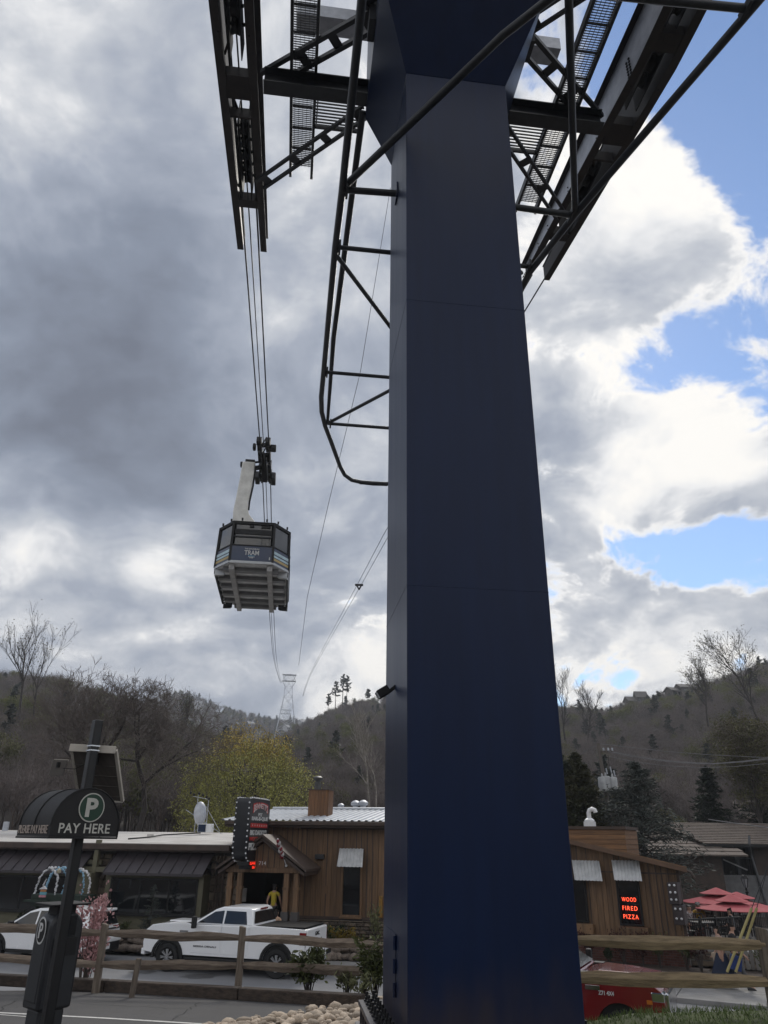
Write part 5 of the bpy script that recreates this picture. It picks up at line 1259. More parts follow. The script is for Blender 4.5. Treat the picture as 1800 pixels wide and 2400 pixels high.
for px in (538, 561, 671, 694):
    x_ = FB.x(px, 2090, PD - .1); m = MB(); m.box2((x_ - .10, -PD + .0, zfl), (x_ + .10, -PD + .2, zdt - .17)); m.build('post', brownw, po, bevel=.012)
    MB().box2((x_ - .13, -PD - .03, zdt - .75), (x_ + .13, -PD + .23, zdt - .66)).build('post_collar', brownw, po)
    if px > 600: MB().box2((x_ - .14, -PD - .04, zfl), (x_ + .14, -PD + .24, zfl + .72)).build('post_base', M('grey_post_base', (.085, .08, .08), .7), po)
MB().box2((gl.x + .1, -PD - .1, .0), (gr_.x + .3, .0, zfl)).build('porch_floor', browntrim, po)
MB().box2((gr_.x - .5, -PD - .25, zfl - .20), (gr_.x + .55, -PD + .6, zfl + .02)).build('step', brownw, po, bevel=.01)
stonewall(RS, FB.x(549), FB.x(561), zfl, zdt, .04, (.2, .4), (.2, .34), 9)
stonewall(RS, FB.x(527, 2100, 1.0), FB.x(556, 2100, 1.0), zfl, zdt - .1, 1.0, (.22, .42), (.2, .34), 19)
m = MB(); m.box((FB.x(567, 2105, .3), -.1, FB.z(567, 2098, .3)), (.22, .05, .5)); m.build('notice_box', M('pale_notice', (.30, .28, .26), .6), RS)
x_ = FB.x(690, 2100, .05)
m = MB(); m.box2((xd1 - .05, -.05, zfl), (xd1 + .12, -.032, zdt)); m.build('door_jamb', browntrim, RS)
# tall window with corrugated awning
zw0, zw1 = FB.z(822, 2144, .06), FB.z(822, 2020, .06)
window(RS, FB.x(803, 2090, .1), FB.x(844, 2090, .1), zw0, zw1, .11, .07, brownw)
at, ab = W(820, 1989, .06), W(820, 2032, .62)
corrugated(RS, (FB.x(796, 1989, .06), -.06, at.z), (FB.x(852, 1989, .06), -.06, at.z), (FB.x(789, 2032, .62), -.62, ab.z), (FB.x(849, 2032, .62), -.62, ab.z), 7, .025, whitemetal, 'window_awning')
p = W(750, 2008, .1); MB().box((p.x, -.13, p.z), (.38, .18, .19)).build('wall_light', darkgrey, RS, bevel=.02)
p = W(765, 2085, .04); MB().box((p.x, -.05, p.z), (.12, .03, .28)).build('outlet_cover', brownw, RS)
MB().box2((FB.x(889, 2120, .1), -.14, FB.z(890, 2150, .1)), (FB.x(896, 2120, .1), -.06, FB.z(890, 2100, .1))).build('yellow_meter_pipe', M('ochre_paint', (.32, .17, .03), .6), RS)
stonewall(RS, FB.x(640, 2170, .2), x1, .0, zst - .07, .2, (.22, .55), (.09, .17), 12)
# furled flag on a white staff
FLG = thing('flag', 'furled red and white flag on a short white pole leaning off the porch', 'flag', FB.world(W(671, 2028, PD + .05)), FB.a)
def fl2(px, py, d): return W(px, py, d) - W(671, 2028, PD + .05)
pa, pb = fl2(671, 2029, PD + .05), fl2(651, 1967, PD + .7)
MB().tube([pa, pb], .018, 6).build('pole', white, FLG); MB().ball(pb, .035, seg=6).build('finial', white, FLG); MB().ball(pa, .05, seg=6).build('socket', white, FLG)
m = MB()
for k in range(9):
    t = .98 - k * .068; c = pa.lerp(pb, t) + Vector((.01 + .03 * math.sin(k * 2.1), -.02, -.05 - .004 * k)); m.ball(c, .085 + .01 * (k % 3), k % 2, 6, (.8, .8, .9))
m.build('cloth', [M('flag_red', (.20, .012, .02), .8), M('flag_white', (.46, .44, .44), .8)], FLG, smooth=60)

# ---------------------------------------------------------------- the projecting restaurant sign
SG = thing('restaurant_sign', 'tall black rounded restaurant sign with white bulbs and red and white lettering', 'sign', FB.O, FB.a)
d1 = 2.9
xs = FB.x(583, 1945, d1); 
def pr(x, d, z):
    P = FB.world(Vector((x, -d, z))); P = P - Vector((0, 0, CZ)); F_ = P.y * cP + P.z * sP; U_ = -P.y * sP + P.z * cP
    return 900 + FPX * (P.x * math.cos(ROLL) + U_ * math.sin(ROLL)) / F_, 1200 - FPX * (U_ * math.cos(ROLL) - P.x * math.sin(ROLL)) / F_
d0 = d1
while d0 > .5 and pr(xs, d0, FB.z(600, 1945, d0))[0] < 630: d0 -= .02
xt = FB.x(547, 1945, d1); zs0, zs1 = FB.z(590, 2019, d1), FB.z(590, 1869, d1)
rt, rbm = .18, .42; sw = d1 - d0
out = []
for cx_, cz_, r_0, a0 in ((-d0 - rt, zs1 - rt, rt, 0), (-d1 + rt, zs1 - rt, rt, 90), (-d1 + rbm, zs0 + rbm, rbm, 180), (-d0 - rbm, zs0 + rbm, rbm, 270)):
    for k in range(6): a = R(a0 + 18 * k); out.append((cx_ + r_0 * math.cos(a), cz_ + r_0 * math.sin(a)))
MB().prism(out, lambda u, v, w: (w, u, v), xt, xs).build('sign_box', M('black_sign_enamel', (.010, .011, .016), .4, (.006, .007, .010), 3), SG, bevel=.015, smooth=40)
bulb = None
L_ = [0]
for i in range(len(out)): a, b = out[i], out[(i + 1) % len(out)]; L_.append(L_[-1] + math.hypot(b[0] - a[0], b[1] - a[1]))
nbul = 44
for k in range(nbul):
    t = L_[-1] * k / nbul; i = max(j for j in range(len(out)) if L_[j] <= t); f = (t - L_[i]) / max(1e-6, L_[i + 1] - L_[i]); a, b = out[i], out[(i + 1) % len(out)]
    c = (a[0] + (b[0] - a[0]) * f, a[1] + (b[1] - a[1]) * f); mid = ((-d0 - d1) / 2, (zs0 + zs1) / 2)
    for xx in (xs - .05, xt + .05):
        if bulb is None: bulb = MB().ball((0, 0, 0), .034, seg=6).build('bulb', bulbm, SG, smooth=60); o = bulb
        else: o = bulb.copy(); COL.objects.link(o); o.parent = SG
        o.location = (xx, c[0] + (.02 if c[0] > mid[0] else -.02), c[1] + (.01 if c[1] > mid[1] else -.01))
yc = -(d0 + d1) / 2; H_ = zs1 - zs0
def sg(txt, fz_, w, h, mat, **k): return text_obj(txt, w * sw, h * H_, mat, SG, (xs, yc - k.pop('off', 0) * sw, zs1 - fz_ * H_), (0, 1, 0), (0, 0, 1), **k)
text_obj("BENNETT'S", .76 * sw, .165 * H_, signred, SG, (xs, yc + .02, zs1 - .17 * H_), (0, 1, 0), (0, 0, 1), 'lettering', .008, .075, .55)
text_obj("BENNETT'S", .68 * sw, .13 * H_, signwhite, SG, (xs, yc + .02, zs1 - .172 * H_), (0, 1, 0), (0, 0, 1), 'lettering', .016, .0, .60)
sg('PIT', .265, .20, .055, signwhite, bold=.02); sg('BAR-B-QUE', .335, .80, .075, signwhite, bold=.035)
MB().box2((xs, -d1 + .07 * sw, zs1 - .475 * H_), (xs + .008, -d0 - .10 * sw, zs1 - .405 * H_)).build('red_band', signred, SG)
for k in range(7):
    m = MB(); c = (-d1 + sw * (.15 + .115 * k), zs1 - .44 * H_)
    st_ = []
    for j in range(10): a = math.pi / 2 + j * math.pi / 5; r_0 = .045 if j % 2 == 0 else .019; st_.append((c[0] + r_0 * math.cos(a), c[1] + r_0 * math.sin(a)))
    m.prism(st_, lambda u, v, w: (w, u, v), xs + .0085, xs + .014); m.build('star', signwhite, SG)
sg("BIG DADDY'S", .555, .82, .085, signwhite, bold=.03, off=.02); sg('WOOD-OVEN', .655, .86, .065, signred, bold=.045, off=.03); sg('PIZZERIA', .775, .84, .115, signwhite, bold=.04, off=.03)
for k, (tx, w_, a, b) in enumerate((('SALAD', .62, 2020, 2029.5), ('BAR', .34, 2030.5, 2039))):
    za, zb2 = FB.z(590, b, d1), FB.z(590, a, d1); lb = MB().box2((xt + .2, -d1 + .2 + k * .2, za), (xs, -d0 - .25 - k * .2, zb2)).build('led_box', blackm, SG)
    text_obj(tx, w_ * sw * .9, (zb2 - za) * .75, ledr, lb, (xs, yc - .12 , (za + zb2) / 2), (0, 1, 0), (0, 0, 1), 'led_lettering', .01, .03)
MB().beam((xs - .3, -d0 + .05, zs1 - .5), (xs - .3, -.03, zs1 - .5), .1, .1).build('bracket', blackm, SG); MB().beam((xs - .3, -d0 + .05, zs0 + .8), (xs - .3, -PD, zs0 + .8), .1, .1).build('bracket', blackm, SG)

# ---------------------------------------------------------------- right wing with the neon window
WG = thing('pizza_building', 'brown plank building with a brick base and a red neon sign in its window', 'building', FW.O, FW.a)
V = FW.W
xa, xb = FW.x(1215, 2100), FW.x(1597, 2100)
rl, rr_ = V(1345, 1975), V(1597, 2036)
slope = (rr_.z - rl.z) / (rr_.x - rl.x)
def wt(x): return rl.z + slope * (x - rl.x)
zbr = FW.z(1480, 2207)
MB().prism([(xa, 0), (xb, 0), (xb, wt(xb)), (xa, wt(xa))], lambda u, v, w: (u - (2.6 if w > 1 else 0), w, v - (1.1 if w > 1 and v > 1 else 0)), .02, 7).build('wall', interior, WG)
pw = bpy.data.objects.new('plank_wall', None); COL.objects.link(pw); pw.parent = WG
planks(pw, xa, xb, zbr, lambda x: wt(x) - .02, 0.0, .20, brownw, 21)
zbd = FW.z(1480, 2045); MB().box2((xa, -.05, zbd - .025), (xb, -.031, zbd + .025)).build('trim_band', browntrim, WG)
MB().box2((xb - .07, -.06, zbr), (xb + .03, .1, wt(xb) - .02)).build('corner_board', browntrim, WG)
xe = FW.x(1611, 2040, .4)
MB().hexa([(xa, -.45, wt(xa)), (xe, -.45, wt(xe)), (xe - 2.4, 7, wt(xe) - 1.0), (xa, 7, wt(xa) - 1.0), (xa, -.45, wt(xa) + .13), (xe, -.45, wt(xe) + .13), (xe - 2.4, 7, wt(xe) - .87), (xa, 7, wt(xa) - .87)]).build('roof', brownh, WG)
MB().hexa([(xa, -.50, wt(xa) - .05), (xe, -.50, wt(xe) - .05), (xe, -.455, wt(xe) - .05), (xa, -.455, wt(xa) - .05), (xa, -.50, wt(xa) + .10), (xe, -.50, wt(xe) + .10), (xe, -.455, wt(xe) + .10), (xa, -.455, wt(xa) + .10)]).build('rake_board', M('rake_board', (.15, .085, .05), .6), WG)
m = MB(); m.tube([(xe, -.45, wt(xe)), (xe + .12, -.45, wt(xe) - .05), (xe + .2, -.45, wt(xe) - .22)], .05, 6); m.build('gutter_end', browntrim, WG)
for pa_, pb_, neon in ((1447.5, 1503, True), (1338, 1377, False)):
    z0w, z1w = FW.z(1475, 2165, .06), FW.z(1475, 2066, .06); wx0, wx1 = FW.x(pa_ + 5, 2115, .06), FW.x(pb_ - 3, 2115, .06)
    w_ = window(WG, wx0, wx1, z0w, z1w, .11, .05, blackm, sill=False)
    MB().box2((wx0 - .10, -.30, z0w - .40), (wx1 + .22, -.035, z0w - .08)).build('window_box', brownw, WG, bevel=.01)
    sh_ = 0 if neon else -93
    t0, b0 = V(1465 + sh_, 2017, .05), V(1470 + sh_, 2064, .55)
    corrugated(WG, (FW.x(1433 + sh_, 2017, .05), -.05, t0.z), (FW.x(1497 + sh_, 2017, .05), -.05, t0.z), (FW.x(1440 + sh_, 2064, .55), -.55, b0.z), (FW.x(1505 + sh_, 2064, .55), -.55, b0.z), 8, .025, whitemetal, 'window_awning')
    if neon:
        for tx, py, px in (('WOOD', 2108, 1474.5), ('FIRED', 2128.5, 1477), ('PIZZA', 2148.5, 1479.5)):
            c = V(px, py, .07); text_obj(tx, .50 if tx == 'WOOD' else .52, .135, neonr, w_, (c.x, -.10, c.z), (1, 0, 0), (0, 0, 1), 'neon_lettering', .015, -.012, spacing=1.25)
# brick base, one part per brick
MB().box2((xa, -.04, 0), (xb, .02, zbr - .01)).build('mortar_bed', brickmort, WG)
bk = None; row = 0; zz_ = FW.z(1480, 2262) ; bh, bw_ = .078, .215
xq0 = FW.x(1362, 2230)
while zz_ < zbr - .05:
    x = xq0 - (bw_ / 2 if row % 2 else 0)
    while x < xb - bw_ * .9:
        if bk is None: bk = MB().box((0, 0, 0), (bw_ - .014, .03, bh - .014)).build('brick', brickm, WG, bevel=.003); o = bk
        else: o = bk.copy(); COL.objects.link(o); o.parent = WG
        o.location = (x + bw_ / 2, -.052 - rng.uniform(0, .006), zz_ + bh / 2); x += bw_
    zz_ += bh; row += 1
# screened roof box with horizontal boards and gooseneck vent
bd = 3.0; bx0, bx1 = FW.x(1300, 1975, -bd), FW.x(1467, 1975, -bd); bz0, bz1 = FW.z(1400, 2025, -bd), FW.z(1400, 1944, -bd)
rbx = bpy.data.objects.new('roof_screen', None); COL.objects.link(rbx); rbx.parent = WG
MB().box2((bx0, bd + .03, bz0 - .4), (bx1 - .03, bd + 2.5, bz1)).build('screen_core', browntrim, rbx)
for k in range(7):
    h = (bz1 - bz0) / 7; MB().box2((bx0, bd, bz0 + k * h + .008), (bx1, bd + .029, bz0 + (k + 1) * h - .008)).build('board', brownh, rbx)
    MB().box2((bx1 - .029, bd + .031, bz0 + k * h + .008), (bx1, bd + 2.5, bz0 + (k + 1) * h - .008)).build('board', brownh, rbx)
MB().box2((bx0, bd - .06, bz1 + .002), (bx1 + .06, bd + 2.55, bz1 + .12)).build('cap_board', browntrim, rbx)
gv = V(1383, 1938, -bd - .8); m = MB(); gx_, gy_, gz_ = gv.x, bd + .8, bz1 + .12
m.box((gx_, gy_, gz_ + .1), (.42, .42, .2)); m.tube([(gx_, gy_, gz_ + .2), (gx_, gy_, gz_ + .55), (gx_ + .05, gy_, gz_ + .66), (gx_ + .16, gy_, gz_ + .70), (gx_ + .27, gy_, gz_ + .66), (gx_ + .30, gy_, gz_ + .56)], .095, 10); m.lathe([(.22, 0), (.22, .06), (.12, .14)], 12, Matrix.Translation((gx_, gy_, gz_ + .2))); m.build('gooseneck_vent', white, WG, smooth=40)
# edge-on marquee boxes with round bulbs
for px, pya, pyb, rows in ((1585, 2068, 2118, 3), (1598, 2121, 2166, 2)):
    c0, c1 = V(px, pyb, .35), V(px, pya, .35); s_ = MB().box2((c0.x - .17, -.75, c0.z), (c0.x + .17, -.02, c1.z)).build('marquee_box', M('marquee_brown', (.045, .034, .036), .5), WG, bevel=.015)
    for k in range(rows):
        zc = c1.z - (c1.z - c0.z) * (k + .35) / rows
        for dx in (-.08, .08): MB().ball((c0.x + dx, -.765, zc), .042, seg=6).build('bulb', bulbm, s_, smooth=60)

# planting beds along the fronts
tag(sheet('planting_bed', [[FB.world(Vector((FB.x(px), -2.5, .10))) for px in range(-300, 1150, 50)], [FB.world(Vector((FB.x(px), -1.6, .42))) for px in range(-300, 1150, 50)], [FB.world(Vector((FB.x(px), .1, .5))) for px in range(-300, 1150, 50)]], soil), 'mulched planting bed in front of the shop and restaurant', 'planting bed')
tag(sheet('planting_bed', [[FW.world(Vector((x, -1.75, .13))) for x in np.linspace(xa, xb + .6, 9)], [FW.world(Vector((x, -1.7, .30))) for x in np.linspace(xa, xb + .6, 9)], [FW.world(Vector((x, 0, FW.z(1480, 2256)))) for x in np.linspace(xa, xb + .6, 9)]], soil), 'dark mulched bed under the brick base on the right', 'planting bed')
# ================================================================== vehicles
def wheel(par, x, y, r, w, side, spokes=8):
    o = bpy.data.objects.new('wheel', None); COL.objects.link(o); o.parent = par; o.location = (x, y, r)
    Mx = Matrix.Rotation(math.pi / 2 * (-1 if side > 0 else 1), 4, 'X')
    MB().lathe([(r * .60, -w / 2 + .02), (r * .66, -w / 2), (r * .93, -w / 2), (r, -w / 2 + .04), (r, w / 2 - .04), (r * .93, w / 2), (r * .66, w / 2), (r * .60, w / 2 - .03)], 28, Mx).build('tyre', tyre, o, smooth=40)
    m = MB(); m.lathe([(r * .61, w / 2 - .03), (r * .58, w / 2 - .005), (r * .52, w / 2 - .05), (r * .2, w / 2 - .07), (.001, w / 2 - .07)], 24, Mx, 1)
    for k in range(spokes):
        a = 2 * math.pi * k / spokes; c, s_ = math.cos(a), math.sin(a)
        for da in (-.11, .11):
            c2, s2 = math.cos(a + da), math.sin(a + da)
            m.beam(Mx @ Vector((r * .12 * c, r * .12 * s_, w / 2 - .015)), Mx @ Vector((r * .56 * c2, r * .56 * s2, w / 2 - .012)), .045 * r / .4, .03, 0)
    m.lathe([(r * .17, w / 2 - .05), (r * .17, w / 2 + .005), (.001, w / 2 + .01)], 14, Mx, 0); m.build('rim', [alloy, blackm], o, smooth=30); return o
def arc(cx, cz, r, a0, a1, n): return [(cx + r * math.cos(R(a0 + (a1 - a0) * k / n)), cz + r * math.sin(R(a0 + (a1 - a0) * k / n))) for k in range(n + 1)]
def body_prism(par, poly, hw, mat, name='body', bev=.05, tumble=0.0, zref=.9):
    """side profile extruded across the width, sides leaning in above zref"""
    return MB().prism(poly, lambda u, v, w: (u, w * hw - (w * tumble * max(0, v - zref)), v), -1, 1).build(name, mat, par, bevel=bev, smooth=50)
def pickup(name, label, loc, rz, paint, badge, tail, whl=.42, dark_trim=True):
    t = thing(name, label, 'pickup truck', loc, rz)
    fw, rw = 2.02, -2.02; ar = .53; zs = .56
    poly = [(-3.12, .62), (-3.24, .80), (-3.26, 1.42), (-1.10, 1.47), (-1.08, 1.45), (1.18, 1.43), (1.35, 1.47), (2.1, 1.44), (2.72, 1.37), (2.93, 1.22), (3.0, .85), (2.96, .58), (2.60, .54)]
    poly += arc(fw, .44, ar, 8, 172, 10) + [(1.44, zs - .04), (-1.44, zs - .04)] + arc(rw, .44, ar, 8, 172, 10) + [(-2.62, .58)]
    TO = .26; poly = [(u + (TO if u < -2.7 else 0), v) for u, v in poly]
    body_prism(t, poly, 1.0, paint, 'body', .045, .05)
    zr_, zb_ = 1.98, 1.44; yb, yt = .96, .76
    cab = [(1.22, zb_), (.42, 1.90), (.16, zr_), (-.82, zr_ + .005), (-.98, 1.92), (-1.10, zb_)]
    def ty(z): return yb + (yt - yb) * (z - zb_) / (zr_ - zb_)
    MB().prism(cab, lambda u, v, w: (u, w * ty(v), v), -1, 1).build('cab', paint, t, bevel=.05, smooth=50)
    def sidepane(poly2, s, nm='side_window', off=.008, mat=carglass):
        return MB().prism(poly2, lambda u, v, w: (u, s * (ty(v) + w), v), -.02, off).build(nm, mat, t)
    for s in (-1, 1):
        sidepane([(1.0, 1.49), (.42, 1.83), (.08, 1.87), (.06, 1.49)], s); sidepane([(.0, 1.49), (.0, 1.87), (-.74, 1.86), (-.86, 1.49)], s)
        # doors as slabs with shut lines between them
        for a, b in ((.04, 1.16), (-.98, .02)):
            d = MB().box2((a + .012, s * .985, .60), (b - .012, s * 1.008, 1.42)).build('door', paint, t, bevel=.012)
            MB().box2((a + .10, s * 1.009, 1.20), (a + .34, s * 1.045, 1.25)).build('handle', paint, d, bevel=.01)
        MB().beam((1.02, s * 1.0, 1.43), (1.0, s * 1.18, 1.46), .06, .05).build('mirror_arm', blackm, t)
        MB().box((.98, s * 1.22, 1.52), (.14, .18, .36)).build('mirror', blackm, t, bevel=.03)
        for wx in (fw, rw):
            o_ = arc(wx, .44, ar + .075, -4, 184, 14); i_ = arc(wx, .44, ar - .005, -4, 184, 14)
            MB().prism(o_ + i_[::-1], lambda u, v, w: (u, s * w, v), .96, 1.035).build('arch_flare', blackm if dark_trim else paint, t)
            m = MB(); m.prism(arc(wx, .44, ar - .01, 0, 180, 12), lambda u, v, w: (u, s * w, v), .55, .94); m.build('wheel_well', blackm, t)
            wheel(t, wx, s * .86, whl, .29, s)
        MB().box2((-1.38, s * .9, .40), (1.38, s * 1.05, .47)).build('running_board', blackm, t, bevel=.02)
        MB().box2((-3.015, s * .80, .98), (-2.790, s * 1.012, 1.34)).build('tail_lamp', redlens, t, bevel=.02)
        MB().box2((2.70, s * .68, 1.02), (2.975, s * .995, 1.22)).build('headlamp', headl if dark_trim else chrome, t, bevel=.03)
        MB().box2((2.60, s * .985, .98), (2.72, s * 1.006, 1.06)).build('marker_lamp', amber, t, bevel=.01)
        MB().box2((-2.95 + .9, s * 1.0, 1.08), (-2.95 + .905 + .16, s * 1.006, 1.24)).build('fuel_flap', paint, t)
    m = MB(); m.add([(1.13, -.86, 1.51), (1.13, .86, 1.51), (.47, .70, 1.88), (.47, -.70, 1.88)], [(0, 1, 2, 3)]); w_ = m.build('windscreen', carglass, t); w_.location = (.016, 0, .014)
    m = MB(); m.add([(-1.085, -.86, 1.52), (-1.085, .86, 1.52), (-1.0, .70, 1.86), (-1.0, -.70, 1.86)], [(0, 1, 2, 3)]); w_ = m.build('rear_window', carglass, t); w_.location = (-.016, 0, .005)
    m = MB(); m.box((-1.02, 0, 1.925), (.06, .5, .05)); m.build('brake_lamp', redlens, t)
    for k in range(4):
        MB().box2((-2.93 + k * .45, -.88, 1.40), (-2.49 + k * .45, .88, 1.482 - .002 * k)).build('bed_cover_panel', M('black_vinyl', (.010, .010, .011), .8, spec=.15), t, bevel=.012)
    MB().box2((-3.032, -.93, .86), (-2.990, .93, 1.40)).build('tailgate', paint, t, bevel=.02)
    text_obj(tail, .42, .12, blackm, t, (-3.033, 0, 1.25), (0, -1, 0), (0, 0, 1), 'badge', .008, .03)
    MB().box2((-3.200, -.99, .56), (-2.980, .99, .80)).build('rear_bumper', paint if dark_trim else chrome, t, bevel=.04)
    MB().box2((-3.215, -.32, .60), (-3.190, .32, .76)).build('plate_recess', blackm, t)
    for s in (-1, 1): MB().box2((-3.215, s * .48, .585), (-3.140, s * .93, .73)).build('bumper_insert', blackm, t, bevel=.02); MB().box2((-3.140, s * .992, .585), (-3.020, s * .999, .73)).build('bumper_insert', blackm, t)
    m = MB(); m.tube([(-3.040, 0, .5), (-3.360, 0, .5)], .04, 8); m.ball((-3.360, 0, .56), .05, seg=6); m.build('tow_hitch', chrome, t)
    MB().box2((2.93, -.66, .66), (3.03, .66, 1.16)).build('grille', chrome, t, bevel=.03); MB().box2((2.90, -.98, .46), (3.06, .98, .66)).build('front_bumper', chrome if not dark_trim else paint, t, bevel=.04)
    MB().box2((-2.740, -.8, .36), (2.6, .8, .58)).build('underbody', blackm, t)
    MB().box2((1.5, -.42, 1.44), (2.4, .42, 1.475)).build('bonnet_scoop', paint, t, bevel=.025)
    for s in (-1, 1): MB().box2((1.18, s * .70, 1.44), (1.42, s * .95, 1.478)).build('wiper_cowl', blackm, t)
    r_, s_ = ((-1, 0, 0), 1)
    text_obj(badge, .86, .055, blackm, t, (.62, 1.0085, .80), (-1, 0, 0), (0, 0, 1), 'badge', .006, .02)
    text_obj(badge, .86, .055, blackm, t, (.62, -1.0085, .80), (1, 0, 0), (0, 0, 1), 'badge', .006, .02)
    for s, rt_ in ((1, (-1, 0, 0)), (-1, (1, 0, 0))):
        MB().box2((1.30, s * 1.0, 1.16), (1.62, s * 1.010, 1.25)).build('wing_vent', chrome, t, bevel=.004)
    return t
# the wheels' contact points fix the white truck's place
pf, pr_ = PZ(388, 2276, 0), PZ(652, 2294, 0)
dv = (pf - pr_); mid = (pf + pr_) / 2; ang = math.atan2(dv.y, dv.x)
wp = mid + Vector((-math.sin(ang), math.cos(ang), 0)) * -.86
pickup('white_pickup', 'white crew cab pickup with a black bed cover parked behind the fence', (wp.x, wp.y, 0), ang, carwhite, 'SIERRA DENALI', 'GMC', .43)
ra = R(-26); hd = Vector((math.cos(ra), math.sin(ra), 0)); rp = PZ(1561, 2350, 1.05) - hd * 3.0 - Vector((hd.y, -hd.x, 0)) * 1.0
RT = pickup('red_pickup', 'dark red pickup half hidden by the tower and the grass bank', (rp.x, rp.y, 0), ra, carred, 'Z71 4X4', 'CHEVROLET', .41, False)
text_obj('Z71 4X4', .34, .085, M('badge_white', (.65, .65, .66), .4), RT, (1.75, -1.0005, 1.12), (1, 0, 0), (0, 0, 1), 'badge', .006, .03)

# ---- white SUV, seen from its left rear quarter
def suv(name, label, loc, rz, paint):
    t = thing(name, label, 'suv', loc, rz); fw, rw = 1.42, -1.48; ar = .47
    poly = [(-2.40, .42), (-2.50, .62), (-2.46, 1.02), (-2.36, 1.20), (.98, 1.14), (1.25, 1.16), (2.0, 1.08), (2.32, .98), (2.46, .80), (2.44, .46), (2.0, .38)]
    poly += arc(fw, .38, ar, 6, 174, 10) + [(.88, .36), (-.94, .36)] + arc(rw, .38, ar, 6, 174, 10) + [(-2.02, .36)]
    body_prism(t, poly, .97, paint, 'body', .05, .06, .8)
    zb_, zr_ = 1.12, 1.74
    def ty(z): return .91 + (.70 - .91) * (z - zb_) / (zr_ - zb_)
    cab = [(1.10, zb_), (.30, 1.60), (-.05, 1.70), (-.9, zr_), (-1.7, 1.72), (-2.15, 1.66), (-2.20, 1.58), (-2.40, zb_)]
    MB().prism(cab, lambda u, v, w: (u, w * ty(v), v), -1, 1).build('roof_shell', paint, t, bevel=.05, smooth=50)
    for s in (-1, 1):
        for pl in ([(.86, 1.17), (.26, 1.55), (-.10, 1.62), (-.12, 1.17)], [(-.18, 1.17), (-.18, 1.63), (-1.02, 1.65), (-1.10, 1.17)], [(-1.16, 1.17), (-1.10, 1.64), (-1.75, 1.62), (-1.98, 1.35), (-1.9, 1.18)]):
            MB().prism(pl, lambda u, v, w: (u, s * (ty(v) + w), v), -.02, .008).build('side_window', carglass, t)
        for a, b in ((-.14, .92), (-1.18, -.16)):
            d = MB().box2((a + .01, s * .95, .44), (b - .01, s * .978, 1.10)).build('door', paint, t, bevel=.012); MB().box2((a + .08, s * .979, .98), (a + .30, s * 1.01, 1.03)).build('handle', paint, d, bevel=.01)
        MB().box((.80, s * 1.05, 1.22), (.16, .2, .15)).build('mirror', blackm, t, bevel=.03)
        MB().box2((-2.42, s * .55, 1.0), (-2.05, s * .968, 1.13)).build('tail_lamp', redlens, t, bevel=.02)
        MB().box2((2.1, s * .6, .82), (2.42, s * .955, .93)).build('headlamp', headl, t, bevel=.02)
        MB().box2((-1.8, s * .62, 1.755), (.0, s * .66, 1.80)).build('roof_rail', blackm, t, bevel=.01)
        for wx in (fw, rw):
            o_, i_ = arc(wx, .38, ar + .07, -2, 182, 14), arc(wx, .38, ar - .005, -2, 182, 14)
            MB().prism(o_ + i_[::-1], lambda u, v, w: (u, s * w, v), .92, .985).build('arch_flare', blackm, t)
            MB().prism(arc(wx, .38, ar - .01, 0, 180, 12), lambda u, v, w: (u, s * w, v), .5, .90).build('wheel_well', blackm, t); wheel(t, wx, s * .83, .37, .24, s, 5)
        MB().box2((-.92, s * .90, .30), (.86, s * .985, .42)).build('sill_strip', blackm, t, bevel=.01)
    m = MB(); m.add([(-2.395, -.80, 1.17), (-2.395, .80, 1.17), (-2.235, .66, 1.58), (-2.235, -.66, 1.58)], [(0, 1, 2, 3)]); w_ = m.build('rear_window', carglass, t); w_.location = (-.05, 0, .01)
    m = MB(); m.add([(1.06, -.84, 1.16), (1.06, .84, 1.16), (.33, .70, 1.60), (.33, -.70, 1.60)], [(0, 1, 2, 3)]); w_ = m.build('windscreen', carglass, t); w_.location = (.04, 0, .02)
    MB().box2((-2.42, -.66, 1.62), (-2.12, .66, 1.70)).build('spoiler', paint, t, bevel=.02)
    MB().box2((-2.56, -.90, .34), (-2.36, .90, .66)).build('rear_bumper', blackm, t, bevel=.04); MB().box2((-2.575, -.94, .62), (-2.40, .94, .80)).build('bumper_top', paint, t, bevel=.04)
    MB().box2((-2.575, -.26, .42), (-2.561, .26, .58)).build('number_plate', white, t)
    MB().box2((-2.52, -.8, 1.03), (-2.47, .8, 1.08)).build('tailgate_strip', blackm, t); m = MB(); m.lathe([(.07, 0), (.07, .012), (.04, .02)], 14, Matrix.Translation((-2.51, 0, 1.12)) @ Matrix.Rotation(-math.pi / 2, 4, 'Y')); m.build('emblem', chrome, t)
    text_obj('PATHFINDER', 1.1, .085, blackm, t, (-2.512, 0, .92), (0, -1, 0), (0, 0, 1), 'badge', .008, .02)
    MB().box2((-2.2, -.7, .26), (2.1, .7, .4)).build('underbody', blackm, t)
    return t
sp = PZ(262, 2224, .0); sang = ang + R(1)
hd = Vector((math.cos(sang), math.sin(sang), 0)); sp = PY(150, 2150, 31.2); sp.z = 0
suv('white_suv', 'white suv with a black rear bumper parked behind the pay machine', (-12.35, 31.1, 0), sang, carwhite)

